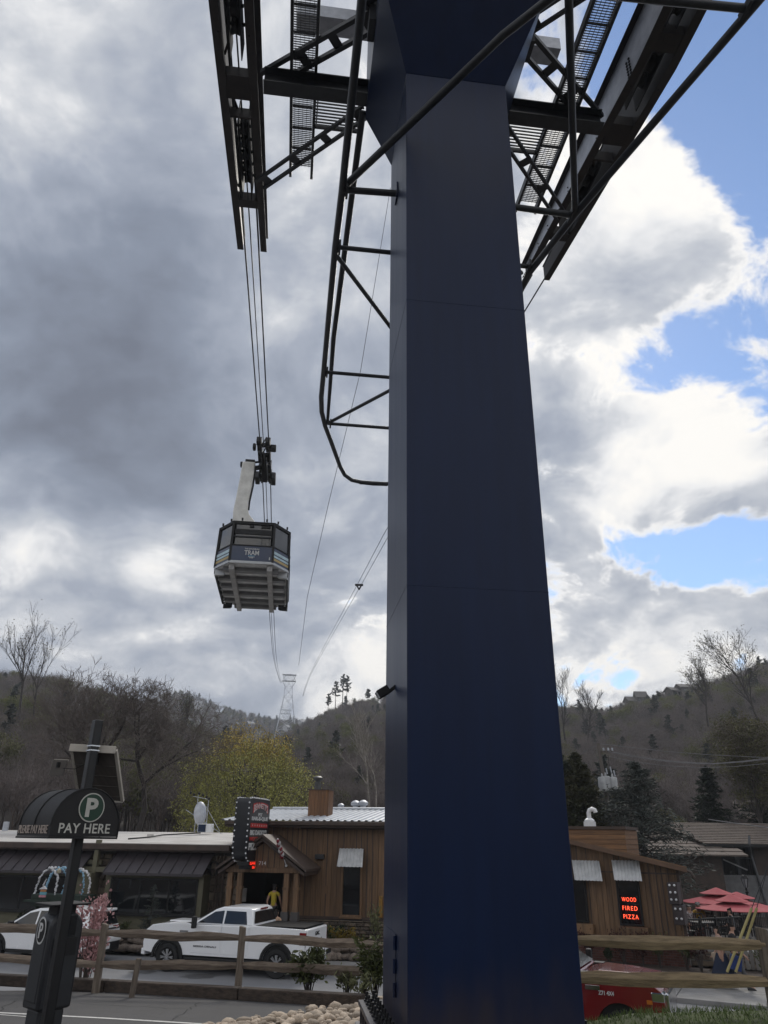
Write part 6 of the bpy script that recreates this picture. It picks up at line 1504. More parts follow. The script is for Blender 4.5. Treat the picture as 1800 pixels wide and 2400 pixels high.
# ================================================================== people
def skin_chain(name, verts, edges, rad, mat, par, sub=1, root=0):
    me = bpy.data.meshes.new(name); me.from_pydata([tuple(v) for v in verts], edges, [])
    o = bpy.data.objects.new(name, me); COL.objects.link(o)
    md = o.modifiers.new('skin', 'SKIN'); md.use_smooth_shade = True
    sv = me.skin_vertices[0].data
    for i, r_ in enumerate(rad): sv[i].radius = (r_, r_) if not isinstance(r_, tuple) else r_; sv[i].use_root = (i == root)
    ss = o.modifiers.new('sub', 'SUBSURF'); ss.levels = sub; ss.render_levels = sub
    bpy.context.view_layer.update(); dg = bpy.context.evaluated_depsgraph_get()
    m2 = bpy.data.meshes.new_from_object(o.evaluated_get(dg)); bpy.data.objects.remove(o); m2.materials.clear(); m2.materials.append(mat)
    m2.shade_smooth(); q_ = bpy.data.objects.new(name, m2); COL.objects.link(q_)
    if par is not None: q_.parent = par
    return q_
def person(label, loc, rz, h, shirt, trousers, hair, pose='stand', skirt=None, female=False, sleeves=.5, bag=None, cap=None, hairlen=.06, bald=False):
    """figure facing +x locally; k scales a 1.75 m skeleton"""
    k = h / 1.75; t = thing('person', label, 'person', loc, rz); v = lambda *a: Vector(a) * k
    sw = .175 if female else .20
    st = dict(stand=((.0, .10), (.0, -.10)), walk=((.26, .08), (-.24, -.08)), sit=((.42, .10), (.42, -.10)))[pose]
    hipz = .93 if pose != 'sit' else .50
    up = hipz + .0
    V = [v(0, 0, up), v(0, 0, up + .16), v(.0, 0, up + .38), v(0, 0, up + .53), v(.01, 0, up + .60), v(.03, 0, up + .70)]; Rr = [(.135 * k, .11 * k), (.125 * k, .10 * k), (.15 * k, .105 * k), (.085 * k, .07 * k), .055 * k, .085 * k]
    E = [(0, 1), (1, 2), (2, 3), (3, 4), (4, 5)]
    V.append(v(.03, 0, up + .78)); Rr.append(.075 * k); E.append((5, 6))
    V.append(v(.115, 0, up + .685)); Rr.append(.018 * k); E.append((5, 7))           # nose
    for s in (-1, 1): V.append(v(.02, s * .092, up + .70)); Rr.append(.016 * k); E.append((5, len(V) - 1))   # ears
    armI = []; legI = []
    for n, s in enumerate((-1, 1)):
        b = len(V); sx = (.16 if (n == 0) else -.14) if pose == 'walk' else (.10 if pose == 'sit' else .02)
        el = v(-.02 + sx * .3, s * (sw + .07), up + .24); wr = v(.08 + sx, s * (sw + .06), up + .01) if pose != 'sit' else v(.34, s * .14, up + .16)
        hd = wr + (wr - el).normalized() * .09 * k
        V += [v(0, s * sw, up + .49), el, wr, hd]; Rr += [.058 * k, .042 * k, .028 * k, (.036 * k, .02 * k)]; E += [(3, b), (b, b + 1), (b + 1, b + 2), (b + 2, b + 3)]; armI.append(b)
        dn = (wr - el).normalized()
        for fi in range(4):
            f0 = len(V); off = (fi - 1.5) * .017 * k; p0 = hd + Vector((off, 0, -.015 * k)) ; ln_ = (.07, .08, .076, .06)[fi] * k
            V += [p0 + dn * .02 * k, p0 + dn * ln_ + Vector((.012 * k, -s * .012 * k, 0))]; Rr += [.0095 * k, .0075 * k]; E += [(b + 3, f0), (f0, f0 + 1)]
        f0 = len(V); V += [wr + dn * .05 * k + Vector((.035 * k, 0, 0)), wr + dn * .09 * k + Vector((.055 * k, -s * .01 * k, 0))]; Rr += [.011 * k, .009 * k]; E += [(b + 2, f0), (f0, f0 + 1)]
        lx, ly = st[n]; ly *= -1 if False else 1; b = len(V)
        if pose == 'sit': kn = v(.42, s * .11, up + .02); an = v(.40, s * .11, .07)
        else: kn = v(lx * .55 + .02, s * .095, hipz * .52); an = v(lx, s * .09, .08 + (.06 if lx < 0 else 0))
        V += [v(.0, s * .095, up - .05), kn, an, an + v(.17, 0, -.05)]; Rr += [.092 * k, .058 * k, .038 * k, (.042 * k, .026 * k)]; E += [(0, b), (b, b + 1), (b + 1, b + 2), (b + 2, b + 3)]; legI.append(b)
    skin_chain('body', V, E, Rr, skin, t)
    # shirt
    SV = [V[0] + v(0, 0, -.02), V[1], V[2], V[3] + v(0, 0, .0)]; SR = [(.155 * k, .128 * k), (.150 * k, .122 * k), (.172 * k, .128 * k), (.085 * k, .08 * k)]; SE = [(0, 1), (1, 2), (2, 3)]
    for b in armI: i = len(SV); SV += [V[b], V[b].lerp(V[b + 1], sleeves if sleeves <= 1 else 1)]; SR += [.075 * k, .062 * k]; SE += [(3, i), (i, i + 1)]
    if sleeves > 1:
        for q_, b in enumerate(armI): i = len(SV); SV.append(V[b + 2]); SR.append(.042 * k); SE.append((4 + 2 * q_ + 1, i))
    skin_chain('shirt', SV, SE, SR, shirt, t)
    if skirt is None:
        TV = [V[0] + v(0, 0, .02)]; TR = [(.142 * k, .12 * k)]; TE = []
        for b in legI: i = len(TV); TV += [V[b], V[b + 1], V[b + 2] + v(0, 0, .03)]; TR += [.105 * k, .076 * k, .062 * k]; TE += [(0, i), (i, i + 1), (i + 1, i + 2)]
        skin_chain('trousers', TV, TE, TR, trousers, t)
    else:
        m = MB(); n = 18; pr_ = [(.13, up + .05), (.19, up - .12), (.27, up - .40), (.36, up - .68)]
        vs = []
        for r0, z in pr_:
            for j in range(n): a = 2 * math.pi * j / n; rr = r0 * (1 + (.07 * math.sin(a * 6) if z < up - .2 else 0)); vs.append(v(rr * math.cos(a) * (1.15 if pose == 'walk' else 1), rr * math.sin(a) * .85, z))
        m.add(vs, [(i * n + j, i * n + (j + 1) % n, (i + 1) * n + (j + 1) % n, (i + 1) * n + j) for i in range(3) for j in range(n)]); m.build('skirt', skirt, t, smooth=60)
    for b in legI: a = V[b + 2]; MB().hexa([a + v(x, y, z) for x, y, z in ((-.06, -.045, -.08), (.20, -.05, -.08), (.20, .05, -.08), (-.06, .045, -.08), (-.06, -.04, .02), (.13, -.035, -.02), (.13, .035, -.02), (-.06, .04, .02))]).build('shoe', shoem, t, bevel=.015 * k)
    if not bald:
        HV = [V[5] + v(-.035, 0, .03), V[6] + v(-.01, 0, .012), V[5] + v(-.06, 0, -.03 - hairlen)]; skin_chain('hair', HV, [(0, 1), (0, 2)], [.094 * k, .086 * k, (.05 * k, .07 * k)], hair, t)
    for s in (-1, 1): MB().ball(V[5] + v(.076, s * .032, .012), .011 * k, seg=5).build('eye', blackm, t)
    m = MB(); m.box(V[5] + v(.078, 0, -.042), (.012 * k, .045 * k, .01 * k)); m.build('mouth', M('lips', (.28, .11, .10), .5), t)
    if cap: m = MB(); c = V[6]; m.lathe([(.098 * k, -.03 * k), (.10 * k, .0), (.075 * k, .05 * k), (.001, .07 * k)], 14, Matrix.Translation(c)); m.box(c + v(.11, 0, -.025), (.12 * k, .13 * k, .012 * k)); m.build('cap', cap, t, smooth=50)
    if bag:
        mt, px_ = bag; m = MB(); m.box(v(*px_), (.34 * k, .12 * k, .40 * k), Matrix.Rotation(R(14), 3, 'Y')); m.tube([v(px_[0], px_[1], px_[2] + .2), v(px_[0] * .3, px_[1] * .7, up + .5), v(px_[0] * .1, -px_[1] * .4, up + .55)], .014 * k, 6); m.build('bag', mt, t, bevel=.03 * k)
    return t
yel = M('yellow_shirt', (.52, .40, .035), .8, (.42, .32, .03), 8); peach = M('peach_shirt', (.55, .36, .24), .8); blkt = M('black_trousers', (.012, .012, .014), .8); greyt = M('grey_trousers', (.10, .10, .105), .8)
whit = M('white_pattern_shirt', (.50, .46, .46), .8, (.16, .12, .13), 16, contrast=(.45, .52)); blues = M('navy_skirt', (.010, .019, .048), .8, (.008, .015, .036), 5); bluebag = M('bright_blue_bag', (.012, .045, .21), .6); gold = M('gold_team_shirt', (.50, .30, .03), .8, (.34, .19, .025), 9, contrast=(.48, .52)); greys = M('grey_top', (.16, .165, .18), .8)
pp = FB.world(Vector((FB.x(640, 2140, PD - .4), -PD + .4, zfl))); hp = PY(640, 2074, pp.y)
person('person in a yellow t-shirt walking into the dark restaurant doorway', pp, R(78), max(1.5, min(1.95, hp.z - zfl)), yel, blkt, hairm, 'walk')
hk = PY(648, 2131, 31.0); pk = hk - Vector((0, 0, 1.64))
person('person in a peach top with dark hair and a strap, seen behind the pickup bed', pk, R(80), 1.62, peach, greyt, hairm, 'walk', female=True, hairlen=.16, cap=None, bag=(blackm, (-.05, .22, .95)))

tag(MB().box((pk.x, pk.y + .2, (pk.z + .1) / 2), (1.6, .9, pk.z - .1)).build('entry_step', concrete, bevel=.02), 'low concrete entry step behind the pickup', 'step')
# ================================================================== pay station in the foreground
PXY = (-3.03, 8.0); gz = lotz(8.0); PH = R(48)
PS = thing('pay_sign_post', 'black parking post with a PAY HERE canopy and a small solar panel', 'pay sign', (*PXY, gz), PH)
ztop = PY(230, 1688, 8.0).z - gz
MB().box2((-.045, -.045, -.05), (.045, .045, ztop)).build('pole', black, PS, bevel=.012)
zc0 = PY(200, 1961, 7.9).z - gz; zcT = PY(205, 1849, 7.9).z - gz
cwid, cdep = .70, .70
hf, hb_ = -cdep * .42, cdep * .58
rad_ = cwid / 2; str_ = max(.0, (zcT - zc0) - rad_)
prof = [(-rad_, zc0), (rad_, zc0)] + [(rad_ * math.cos(R(a)), zc0 + str_ + rad_ * math.sin(R(a))) for a in range(0, 181, 12)]
m = MB(); m.prism(prof, lambda u, v, w: (u, w, v), hf, hb_); PSX = (-.06, .067); can = m.build('canopy', M('black_awning_fabric', (.010, .009, .010), .62, (.007, .0065, .007), 5, bump=.15, bscale=90), PS, smooth=40)
m = MB(); prof2 = [(u * 1.012, zc0 - .004 + (v - zc0) * 1.012) for u, v in prof]
for yy in (hf - .002, (hf + hb_) / 2, hb_ - .02): m.tube([(u, yy, v) for u, v in prof2[1:]] , .008, 5)
m.build('canopy_rib', blackm, PS)
MB().box2((-rad_ - .006, hf - .008, zc0 - .02), (rad_ + .006, hb_ + .006, zc0 - .002)).build('canopy_hem', blackm, PS)
Hc = zcT - zc0; yf = hf - .003
pm = M('pay_lettering', (.58, .57, .52), .6)
text_obj('PAY HERE', .53, .088, pm, PS, (-.005, yf, zc0 + .075), (1, 0, 0), (0, 0, 1), 'lettering', .004, .012, spacing=1.05)
cpz = zc0 + Hc * .60
m = MB(); m.lathe([(.135, 0), (.135, .004), (.001, .0045)], 36, Matrix.Translation((.03, yf, cpz)) @ Matrix.Rotation(math.pi / 2, 4, 'X')); m.build('badge_ring', pm, PS)
m = MB(); m.lathe([(.124, 0), (.124, .0065), (.001, .007)], 36, Matrix.Translation((.03, yf, cpz)) @ Matrix.Rotation(math.pi / 2, 4, 'X')); m.build('badge_disc', signgreen, PS)
text_obj('P', .125, .175, pm, PS, (.03, yf - .007, cpz), (1, 0, 0), (0, 0, 1), 'lettering', .004, .035)
text_obj('PLEASE PAY HERE', cdep * .88, .075, M('pay_side_lettering', (.50, .42, .37), .7), PS, (-rad_ - .004, (hf + hb_) / 2, zc0 + .062), (0, -1, 0), (0, 0, 1), 'lettering', .006, .0)
for o in list(PS.children):
    if o.name.split('.')[0] in ('canopy', 'canopy_rib', 'canopy_hem', 'lettering', 'badge_ring', 'badge_disc'): o.location = (-.06, .067, 0)
# solar panel on a pale bracket near the top of the post
cpan = M('pale_bracket_paint', (.50, .46, .40), .6); pback = M('solar_panel_back', (.10, .088, .078), .6, (.075, .066, .06), 3, stretch=(.6, 8, 1))
b0, b1 = PY(164, 1752, 8.08), PY(271, 1758, 8.05)
SP = bpy.data.objects.new('solar_panel', None); COL.objects.link(SP); SP.parent = PS
inv = Matrix.Rotation(-PH, 4, 'Z')
def L_(p): return inv @ (Vector(p) - Vector((*PXY, gz)))
b0, b1 = L_(b0), L_(b1); bc = (b0 + b1) / 2; bx = (b1 - b0).normalized()
MB().beam(b0, b1, .03, .075).build('bracket', cpan, SP, bevel=.005)
away = Vector((0, 0, 1)).cross(bx).normalized()
dn = (away * .62 + Vector((0, 0, -.78))).normalized(); nn = bx.cross(dn).normalized()
wd = (b1 - b0).length; ln_ = .62
p0 = bc + away * .03
def pn(u, v, w=0): return p0 + bx * (u * wd * .46) + dn * (v * ln_) + nn * w
MB().hexa([pn(-1, 0, -.012), pn(1, 0, -.012), pn(1, 1, -.012), pn(-1, 1, -.012), pn(-1, 0, .012), pn(1, 0, .012), pn(1, 1, .012), pn(-1, 1, .012)]).build('panel_back', pback, SP)
for a, b in ((( -1.05, 0), (-1.05, 1)), ((1.05, 0), (1.05, 1)), ((-1.05, 1), (1.05, 1))): MB().beam(pn(*a), pn(*b), .03, .035).build('panel_frame', cpan, SP)
for v in (.3, .5, .7, .9): MB().beam(pn(-1, v, -.016), pn(1, v, -.016), .006, .006).build('panel_rib', pback, SP)
MB().box(pn(.02, .16, -.05), (.1, .06, .1)).build('terminal_box', blackm, SP, bevel=.01)
jb = [L_(PY(x, y, 8.25)) for x, y in ((115, 1818), (148, 1818), (160, 1782), (127, 1781))]
jn = (jb[1] - jb[0]).cross(jb[3] - jb[0]).normalized() * .02
JB = MB().hexa([p for p in jb] + [p + jn for p in jb]).build('side_panel', pback, PS); MB().beam(jb[3], jb[2], .012, .016).build('edge', cpan, JB); MB().beam(jb[3], jb[0], .012, .016).build('edge', cpan, JB)
jc = (jb[0] + jb[1] + jb[2] + jb[3]) / 4; MB().box(jc + jn * 1.2 * (-1 if jn.y > 0 else 1) + Vector((0, 0, .03)), (.03, .03, .05)).build('sensor', blackm, JB)
MB().tube([jc, (jc + pn(.02, .16, -.05)) / 2 + Vector((0, 0, -.05)), pn(.02, .16, -.05)], .004, 5).build('wire', blackm, JB)
for dz in (.0, .045): MB().box2((-.050, -.050, bc.z + dz - .03), (.050, .050, bc.z + dz - .018)).build('strap', chrome, PS)
# the pay machine behind the post
KX, KY = PY(128, 2240, 8.45).x, 8.45; KZ = lotz(KY)
PM = thing('pay_machine', 'dark charcoal parking pay machine with a rounded top and a white P badge', 'pay machine', (KX, KY, KZ), PH)
kz0, kz1 = PY(120, 2362, KY).z - KZ, PY(130, 2128, KY).z - KZ
kw, kd = .165, .15
kp = [(-kd, kz0), (kd, kz0), (kd, kz1 - .16)] + [(kd - .13 * (1 - math.cos(R(a))), kz1 - .16 + .13 * math.sin(R(a))) for a in range(15, 91, 15)] + [(-kd + .13 * (1 - math.cos(R(a))), kz1 - .16 + .13 * math.sin(R(a))) for a in range(90, 14, -15)] + [(-kd, kz1 - .16)]
MB().prism(kp, lambda u, v, w: (u * 1.15, w, v), -kw, kw).build('housing', darkgrey, PM, bevel=.03, smooth=40)
MB().box2((-kd - .03, -kw + .05, kz0 + .06), (-kd - .002, kw - .05, kz1 - .22)).build('side_cover', darkgrey, PM, bevel=.02)
MB().box2((-.10, -.10, kz1 - .06), (.10, .10, kz1 + .03)).build('neck', blackm, PM, bevel=.01)
MB().box2((-.21, -.19, kz1 + .032), (.21, .19, kz1 + .05)).build('cap_plate', blackm, PM, bevel=.008)
MB().box2((-.13, -.12, -.05), (.13, .12, kz0 - .002)).build('pedestal', darkgrey, PM, bevel=.015)
MB().box2((-.135, -.05, .25), (-.131, .05, .42)).build('pale_label', M('pale_label', (.45, .43, .38), .6), PM)
bz = (kz0 + kz1) / 2 + .24; px_ = -kd - .031
m = MB(); m.lathe([(.105, 0), (.105, .003), (.001, .0035)], 30, Matrix.Translation((px_, 0, bz)) @ Matrix.Rotation(-math.pi / 2, 4, 'Y') @ Matrix.Diagonal((1.15, .85, 1, 1))); m.build('badge_ring', signwhite, PM)
m = MB(); m.lathe([(.09, 0), (.09, .005), (.001, .0055)], 30, Matrix.Translation((px_, 0, bz)) @ Matrix.Rotation(-math.pi / 2, 4, 'Y') @ Matrix.Diagonal((1.15, .85, 1, 1))); m.build('badge_disc', blackm, PM)
text_obj('P', .075, .135, signwhite, PM, (px_ - .006, 0, bz), (0, -1, 0), (0, 0, 1), 'lettering', .003, .02)
MB().box2((-.12, -kw - .012, kz0 + .45), (.12, -kw - .001, kz1 - .25)).build('screen_panel', blackm, PM); MB().box2((-.085, -kw - .016, kz0 + .62), (.085, -kw - .0125, kz0 + .80)).build('screen', glass, PM)

# ================================================================== planting
def shrub(name, label, pos, w, h, n, leaf, lf, seed, aspect=.45, droop=0.0, up=.6, group=None, stems=10, stemm=None):
    o = thing(name, label, 'shrub', pos, 0, group); q = np.random.RandomState(seed)
    segs = []
    for k in range(stems):
        a = q.uniform(0, 6.28); r0 = q.uniform(.15, .95); tip = Vector((math.cos(a) * w / 2 * r0, math.sin(a) * w / 2 * r0, h * q.uniform(.55, 1.0))); mid = Vector((tip.x * .35, tip.y * .35, tip.z * .5))
        segs += [(Vector((tip.x * .05, tip.y * .05, -.06)), mid, .014, .010), (mid, tip, .010, .004)]
    V, F = seg_arrays(segs, .004); np_obj('stem', V, F, stemm or barkd, o)
    t = q.randint(0, stems, n); f = q.uniform(.25, 1.0, n); mids = np.array([segs[2 * i][1][:] for i in range(stems)]); tips = np.array([segs[2 * i + 1][1][:] for i in range(stems)])
    C = mids[t] * (1 - f[:, None]) + tips[t] * f[:, None] + q.normal(0, 1, (n, 3)) * np.array([w, w, h]) * .075
    C[:, 2] = np.maximum(C[:, 2], .03); dr = C * np.array([1, 1, .3]) / (w / 2) + np.array([0, 0, up])
    V, F = leaf_arrays(C, leaf, seed, 1, 0, dr, aspect, droop); np_obj('foliage', V, F, lf, o); return o
def at_fence(px, Y, dz=0): p = PY(px, 2300, Y); p.z = lotz(min(Y, 16.6)) + dz; return p
shrub('rhododendron', 'leafy green shrub behind the timber edging below the pickup tail', at_fence(725, 16.4), .95, .85, 900, .13, lf_shrub, 1, .38, .5, .15, None, 16)
shrub('rhododendron', 'smaller pale shrub between the leafy shrub and the blue tower', at_fence(812, 16.0), .72, .55, 260, .14, lf_pale, 2, .28, .1)
shrub('rhododendron', 'tall dark leggy shrub crowding the left edge of the blue tower', at_fence(880, 15.6), .75, 1.02, 800, .14, lf_shrub, 3, .28, .5, .15, None, 14)
shrub('rhododendron', 'low leafy plant at the end of the timber edging', at_fence(850, 15.3), .45, .5, 150, .13, lf_pale, 4, .28, .1)
def in_bed(px, d, z=.3): p = FB.world(Vector((FB.x(px, 2200, d), -d, z))); return p
shrub('blossom_bush', 'bush covered in pink blossom behind the pay machine', Vector((PY(212, 2200, 17.6).x, 17.6, 1.0)), .95, PY(212, 2088, 17.6).z - 1.0, 1300, .07, lf_pink, 5, .8, 0, .2, None, 22, bark)
for i, (px, d, w, h, lf, lab, z) in enumerate(((287, 1.6, .8, .75, lf_shrub, 'small green bush under the left shop window by the little spruce', .3), (40, 1.4, .6, .9, lf_dark, 'dark upright bush under the leftmost shop window', .3), (312, 1.9, .9, .55, lf_red, 'low dark red bush beside the little spruce', .25), (372, 1.8, .6, .6, lf_dark, 'dark low bush right of the little spruce', .3),
        (800, 1.5, .9, .75, lf_yel, 'yellow-leaved bush in front of the stone foundation', .3), (838, 1.6, .9, .65, lf_yel, 'second yellow-leaved bush nearer the blue tower', .3), (775, 1.2, .8, .8, lf_shrub, 'green bush left of the yellow ones', .3), (880, 1.2, .8, 1.5, lf_pale, 'tall pale ornamental grass by the foundation at the tower edge', .4), (795, .9, .7, .7, lf_dark, 'dark bush close against the stone foundation', .4))):
    shrub('bush', lab, in_bed(px, d, z), w, h, 420, .10, lf, 20 + i, .5)
for i, (px, d, w, h, lf, lab) in enumerate(((1378, .7, .7, .95, lf_red, 'dark red bush on the brick base nearest the tower'), (1425, .9, .5, .5, lf_dark, 'very low dark bush between the red bushes'), (1462, .7, .9, 1.1, lf_red, 'broad dark red bush under the neon window'), (1505, .7, .8, 1.0, lf_red, 'dark red bush right of the neon window'), (1545, .8, .85, .95, lf_shrub, 'green rounded bush in front of the bricks'), (1607, .8, 1.0, 1.0, lf_shrub, 'green bush at the brick corner'), (1640, .9, 1.0, 1.15, lf_red, 'bronze bush right of the brick corner'), (1795, 1.2, 1.1, .9, lf_shrub, 'green bush under the right fence post'))):
    p = FW.world(Vector((FW.x(px, 2240, d), -d, .3))); shrub('bush', lab, p, w, h, 420, .09, lf, 40 + i, .5)
conifer('young_spruce', 'small sparse young spruce in front of the shop window', in_bed(347, 1.7, .3), 2.15, 1.15, 70, 26, .10, lf_blue, 501, aspect=.25, droop=.3, base=.08, power=.9)
# boulders edging the bed
bd_ = thing('boulder_border', 'row of brown rounded boulders edging the planting bed', 'boulders', in_bed(600, 2.4, .12))
for px in list(range(272, 350, 11)) + list(range(700, 905, 12)):
    for rw in range(2 if rng.random() < .7 else 1):
        p = in_bed(px + rng.uniform(-4, 4), 2.45 - rw * .28, .24 + rw * .2); stone(bd_, p, rng.uniform(.15, .27), boulder, None, 'boulder')
bd2 = thing('stone_edging', 'low dark stacked stone edging below the right planting bed', 'stone edging', FW.world(Vector((2, -1.78, .1))), FW.a)
q = random.Random(4)
for r_ in range(2):
    x = xa + 1.0
    while x < xb + 1.2:
        w = q.uniform(.35, .8); MB().box((x + w / 2 - 2, q.uniform(-.03, .03), .04 + r_ * .13), (w - .02, .26, .115)).build('stone', boulder, bd2, bevel=.02); x += w

# ================================================================== spring decoration before the shop
EB = thing('display_booth', 'dark green wooden display box topped by a balloon garland arch', 'display', FB.world(Vector((FB.x(140, 2100, 2.0), -2.0, .2))), FB.a)
def eb(px, py, d=2.0): v = FB.W(px, py, d); o0 = FB.W(140, 2100, 2.0); return Vector((v.x - o0.x, v.y - o0.y, v.z - .2))
gm = M('dark_green_board', (.010, .026, .016), .6)
a, b = eb(76, 2123), eb(211, 2098); MB().box2((a.x, -.2, a.z), (b.x, .5, b.z)).build('box', gm, EB, bevel=.02)
a, b = eb(66, 2112), eb(122, 2109); MB().box2((a.x, -.35, a.z), (b.x, .0, b.z)).build('shelf', gm, EB)
for px in (84, 204): a = eb(px, 2110); MB().box2((a.x - .06, .1, 0), (a.x + .06, .22, a.z)).build('leg', gm, EB)
GA = thing('garland_arch', 'arch of blue and white balloon garlands standing on the green box', 'garland', FB.world(Vector((FB.x(140, 2100, 2.0), -2.0, 1.0))), FB.a)
def ga_(px, py, d): v = FB.W(px, py, d); o0 = FB.W(140, 2100, 2.0); return Vector((v.x - o0.x, v.y - o0.y, v.z - 1.0))
blu, wht = M('pale_blue_balloon', (.26, .46, .62), .5), M('white_balloon', (.62, .62, .64), .5)
for i, (pts, mt) in enumerate(((((82, 2095), (88, 2070), (101, 2045), (119, 2033), (138, 2034)), wht), (((108, 2082), (113, 2065), (120, 2048), (138, 2036)), blu), (((128, 2096), (133, 2075), (135, 2055), (128, 2042), (119, 2034)), wht), (((146, 2095), (152, 2075), (158, 2055), (150, 2040), (138, 2034)), blu), (((192, 2094), (197, 2072), (196, 2050), (186, 2038), (160, 2034), (138, 2034)), blu), (((207, 2092), (212, 2065), (205, 2045), (190, 2036), (165, 2032)), wht))):
    P = [ga_(x, y, 2.1 + .25 * (i % 3 - 1)) for x, y in pts]; m = MB(); n = 26
    for k in range(n):
        t = k / (n - 1) * (len(P) - 1); j = min(int(t), len(P) - 2); c = P[j].lerp(P[j + 1], t - j) + Vector((rng.uniform(-.02, .02), rng.uniform(-.03, .03), rng.uniform(-.02, .02)))
        m.ball(c, rng.uniform(.032, .052), 0, 5)
    o = m.build('garland', mt, GA, smooth=60); o['kind'] = 'stuff'
m = MB(); c = ga_(138, 2042, 2.2); 
m.lathe([(.001, -.10), (.09, -.05), (.09, .05), (.001, .12)], 8, Matrix.Translation(c)); m.build('star_topper', M('cream_paper', (.45, .40, .30), .7), GA)
ST = thing('stacked_sign', 'little stacked sign of pink, blue and orange boards with a white top', 'sign', FB.world(Vector((FB.x(100, 2100, 2.7), -2.7, .2))), FB.a)
def st_(px, py): v = FB.W(px, py, 2.7); o0 = FB.W(100, 2100, 2.7); return Vector((v.x - o0.x, 0, v.z - .2))
for (x0_, y0_, x1_, y1_, mt, nm) in ((91, 2103, 108, 2098, M('pink_board', (.50, .22, .26), .6), 'pink_board'), (93, 2097, 110, 2091, M('blue_board', (.12, .36, .44), .6), 'blue_board'), (95, 2090, 109, 2085, M('orange_board', (.50, .20, .07), .6), 'orange_board')):
    a, b = st_(x0_, y0_), st_(x1_, y1_); MB().box2((a.x, -.03, a.z), (b.x, .02, b.z)).build(nm, mt, ST, bevel=.012)
a, b, c = st_(93, 2084), st_(110, 2084), st_(104, 2076); MB().prism([(a.x, a.z), (b.x, b.z), (c.x, c.z)], lambda u, v, w: (u, w, v), -.05, .03).build('white_top', wht, ST)
m = MB(); p = st_(102, 2074)
for k in range(5): m.ball(p + Vector((.02 * k, 0, .05 * k)), .035 - .003 * k, seg=5)
m.build('white_figure', wht, ST, smooth=60); a = st_(100, 2104); MB().tube([(a.x, .0, .0), (a.x, 0, a.z)], .02, 6).build('stake', blackm, ST)

# ================================================================== patio on the right
DP = thing('patio_deck', 'low stone patio deck beyond the brown building on the right', 'deck', (13.6, 34, 0), R(-20))
MB().box2((-4.5, -3.0, 0), (8, 6, .55)).build('deck', concrete, DP, bevel=.02)
stonewall(DP, -4.5, 7, .0, .5, 3.02, (.3, .6), (.12, .22), 77)
dz_ = .55
def on_deck(px, py, Y): p = PY(px, py, Y); p.z = dz_; return p
def railing(name, label, p0, p1, h, n, mat, zb=.08):
    o = thing(name, label, 'railing', p0, math.atan2((p1 - p0).y, (p1 - p0).x)); L = (p1 - p0).length
    MB().box2((0, -.03, h - .05), (L, .03, h)).build('top_rail', mat, o); MB().box2((0, -.02, zb), (L, .02, zb + .04)).build('bottom_rail', mat, o)
    b0 = None
    for k in range(n + 1):
        x = L * k / n
        if k % 8 == 0 or k == n: MB().box2((x - .035, -.035, 0), (x + .035, .035, h + .06)).build('post', mat, o); continue
        if b0 is None: b0 = MB().box2((-.011, -.011, zb + .04), (.011, .011, h - .05)).build('baluster', mat, o); b = b0
        else: b = b0.copy(); COL.objects.link(b); b.parent = o
        b.location = (x, 0, 0)
    return o
railing('patio_railing', 'black metal railing along the front of the patio', on_deck(1607, 2190, 31.2), on_deck(1745, 2190, 32.6), 1.0, 30, blackm)
railing('patio_railing', 'thin dark railing across the back of the patio', on_deck(1640, 2160, 39), on_deck(1800, 2160, 38.5), 1.1, 40, M('grey_rail_paint', (.05, .05, .055), .6))
ps = thing('slat_fence', 'pale vertical slat fence low beside the bushes on the right', 'fence', FW.world(Vector((xb + .9, -.4, .35))), R(-20))
for k in range(11): MB().box((k * .155, .0, .52), (.11, .03, .95)).build('slat', M('grey_slat', (.20, .19, .18), .8, rnd=.15), ps)
MB().box((.78, .03, .25), (1.75, .04, .07)).build('rail', browntrim, ps); MB().box((.78, .03, .8), (1.75, .04, .07)).build('rail', browntrim, ps)
def umbrella(label, apex, r, zc, seed):
    base = Vector((apex.x, apex.y, dz_)); o = thing('patio_umbrella', label, 'umbrella', base, R(seed * 17), 'red patio umbrellas'); H_ = apex.z - dz_; q = random.Random(seed)
    n = 8; e = H_ - r * .36
    def tier(r0, z0, r1, z1, nm, sag):
        V_ = []; 
        for i, t in enumerate((0, .35, .7, 1.0)):
            rr = r0 + (r1 - r0) * t; z = z0 + (z1 - z0) * t + sag * t * (1 - t)
            for k in range(n * 2):
                a = 2 * math.pi * k / (n * 2); s = 1 if k % 2 == 0 else .955; V_.append((rr * s * math.cos(a), rr * s * math.sin(a), z - (0 if k % 2 == 0 else -.0)))
        m2 = n * 2; V_ += [(x, y, z - .02) for x, y, z in V_]
        F_ = [(i * m2 + k, i * m2 + (k + 1) % m2, (i + 1) * m2 + (k + 1) % m2, (i + 1) * m2 + k) for i in range(3) for k in range(m2)]
        F_ += [tuple(f + 4 * m2 for f in ff[::-1]) for ff in F_]
        F_ += [(3 * m2 + k, 3 * m2 + (k + 1) % m2, 7 * m2 + (k + 1) % m2, 7 * m2 + k) for k in range(m2)]
        MB().add(V_, F_).build(nm, umbm, o)
    tier(.22, H_ - .26, r, e, 'canopy', -.10); tier(.03, H_, r * .46, H_ - .24, 'top_vent', -.04)
    MB().tube([(0, 0, 0), (0, 0, H_)], .03, 8).build('pole', darkgrey, o)
    for k in range(n): a = 2 * math.pi * k / n; MB().tube([(.05 * math.cos(a), .05 * math.sin(a), H_ - .3), (r * .97 * math.cos(a), r * .97 * math.sin(a), e - .03)], .012, 4).build('rib', darkgrey, o)
    MB().lathe([(.35, 0), (.35, .06), (.06, .09), (.05, .3)], 14).build('base', blackm, o)
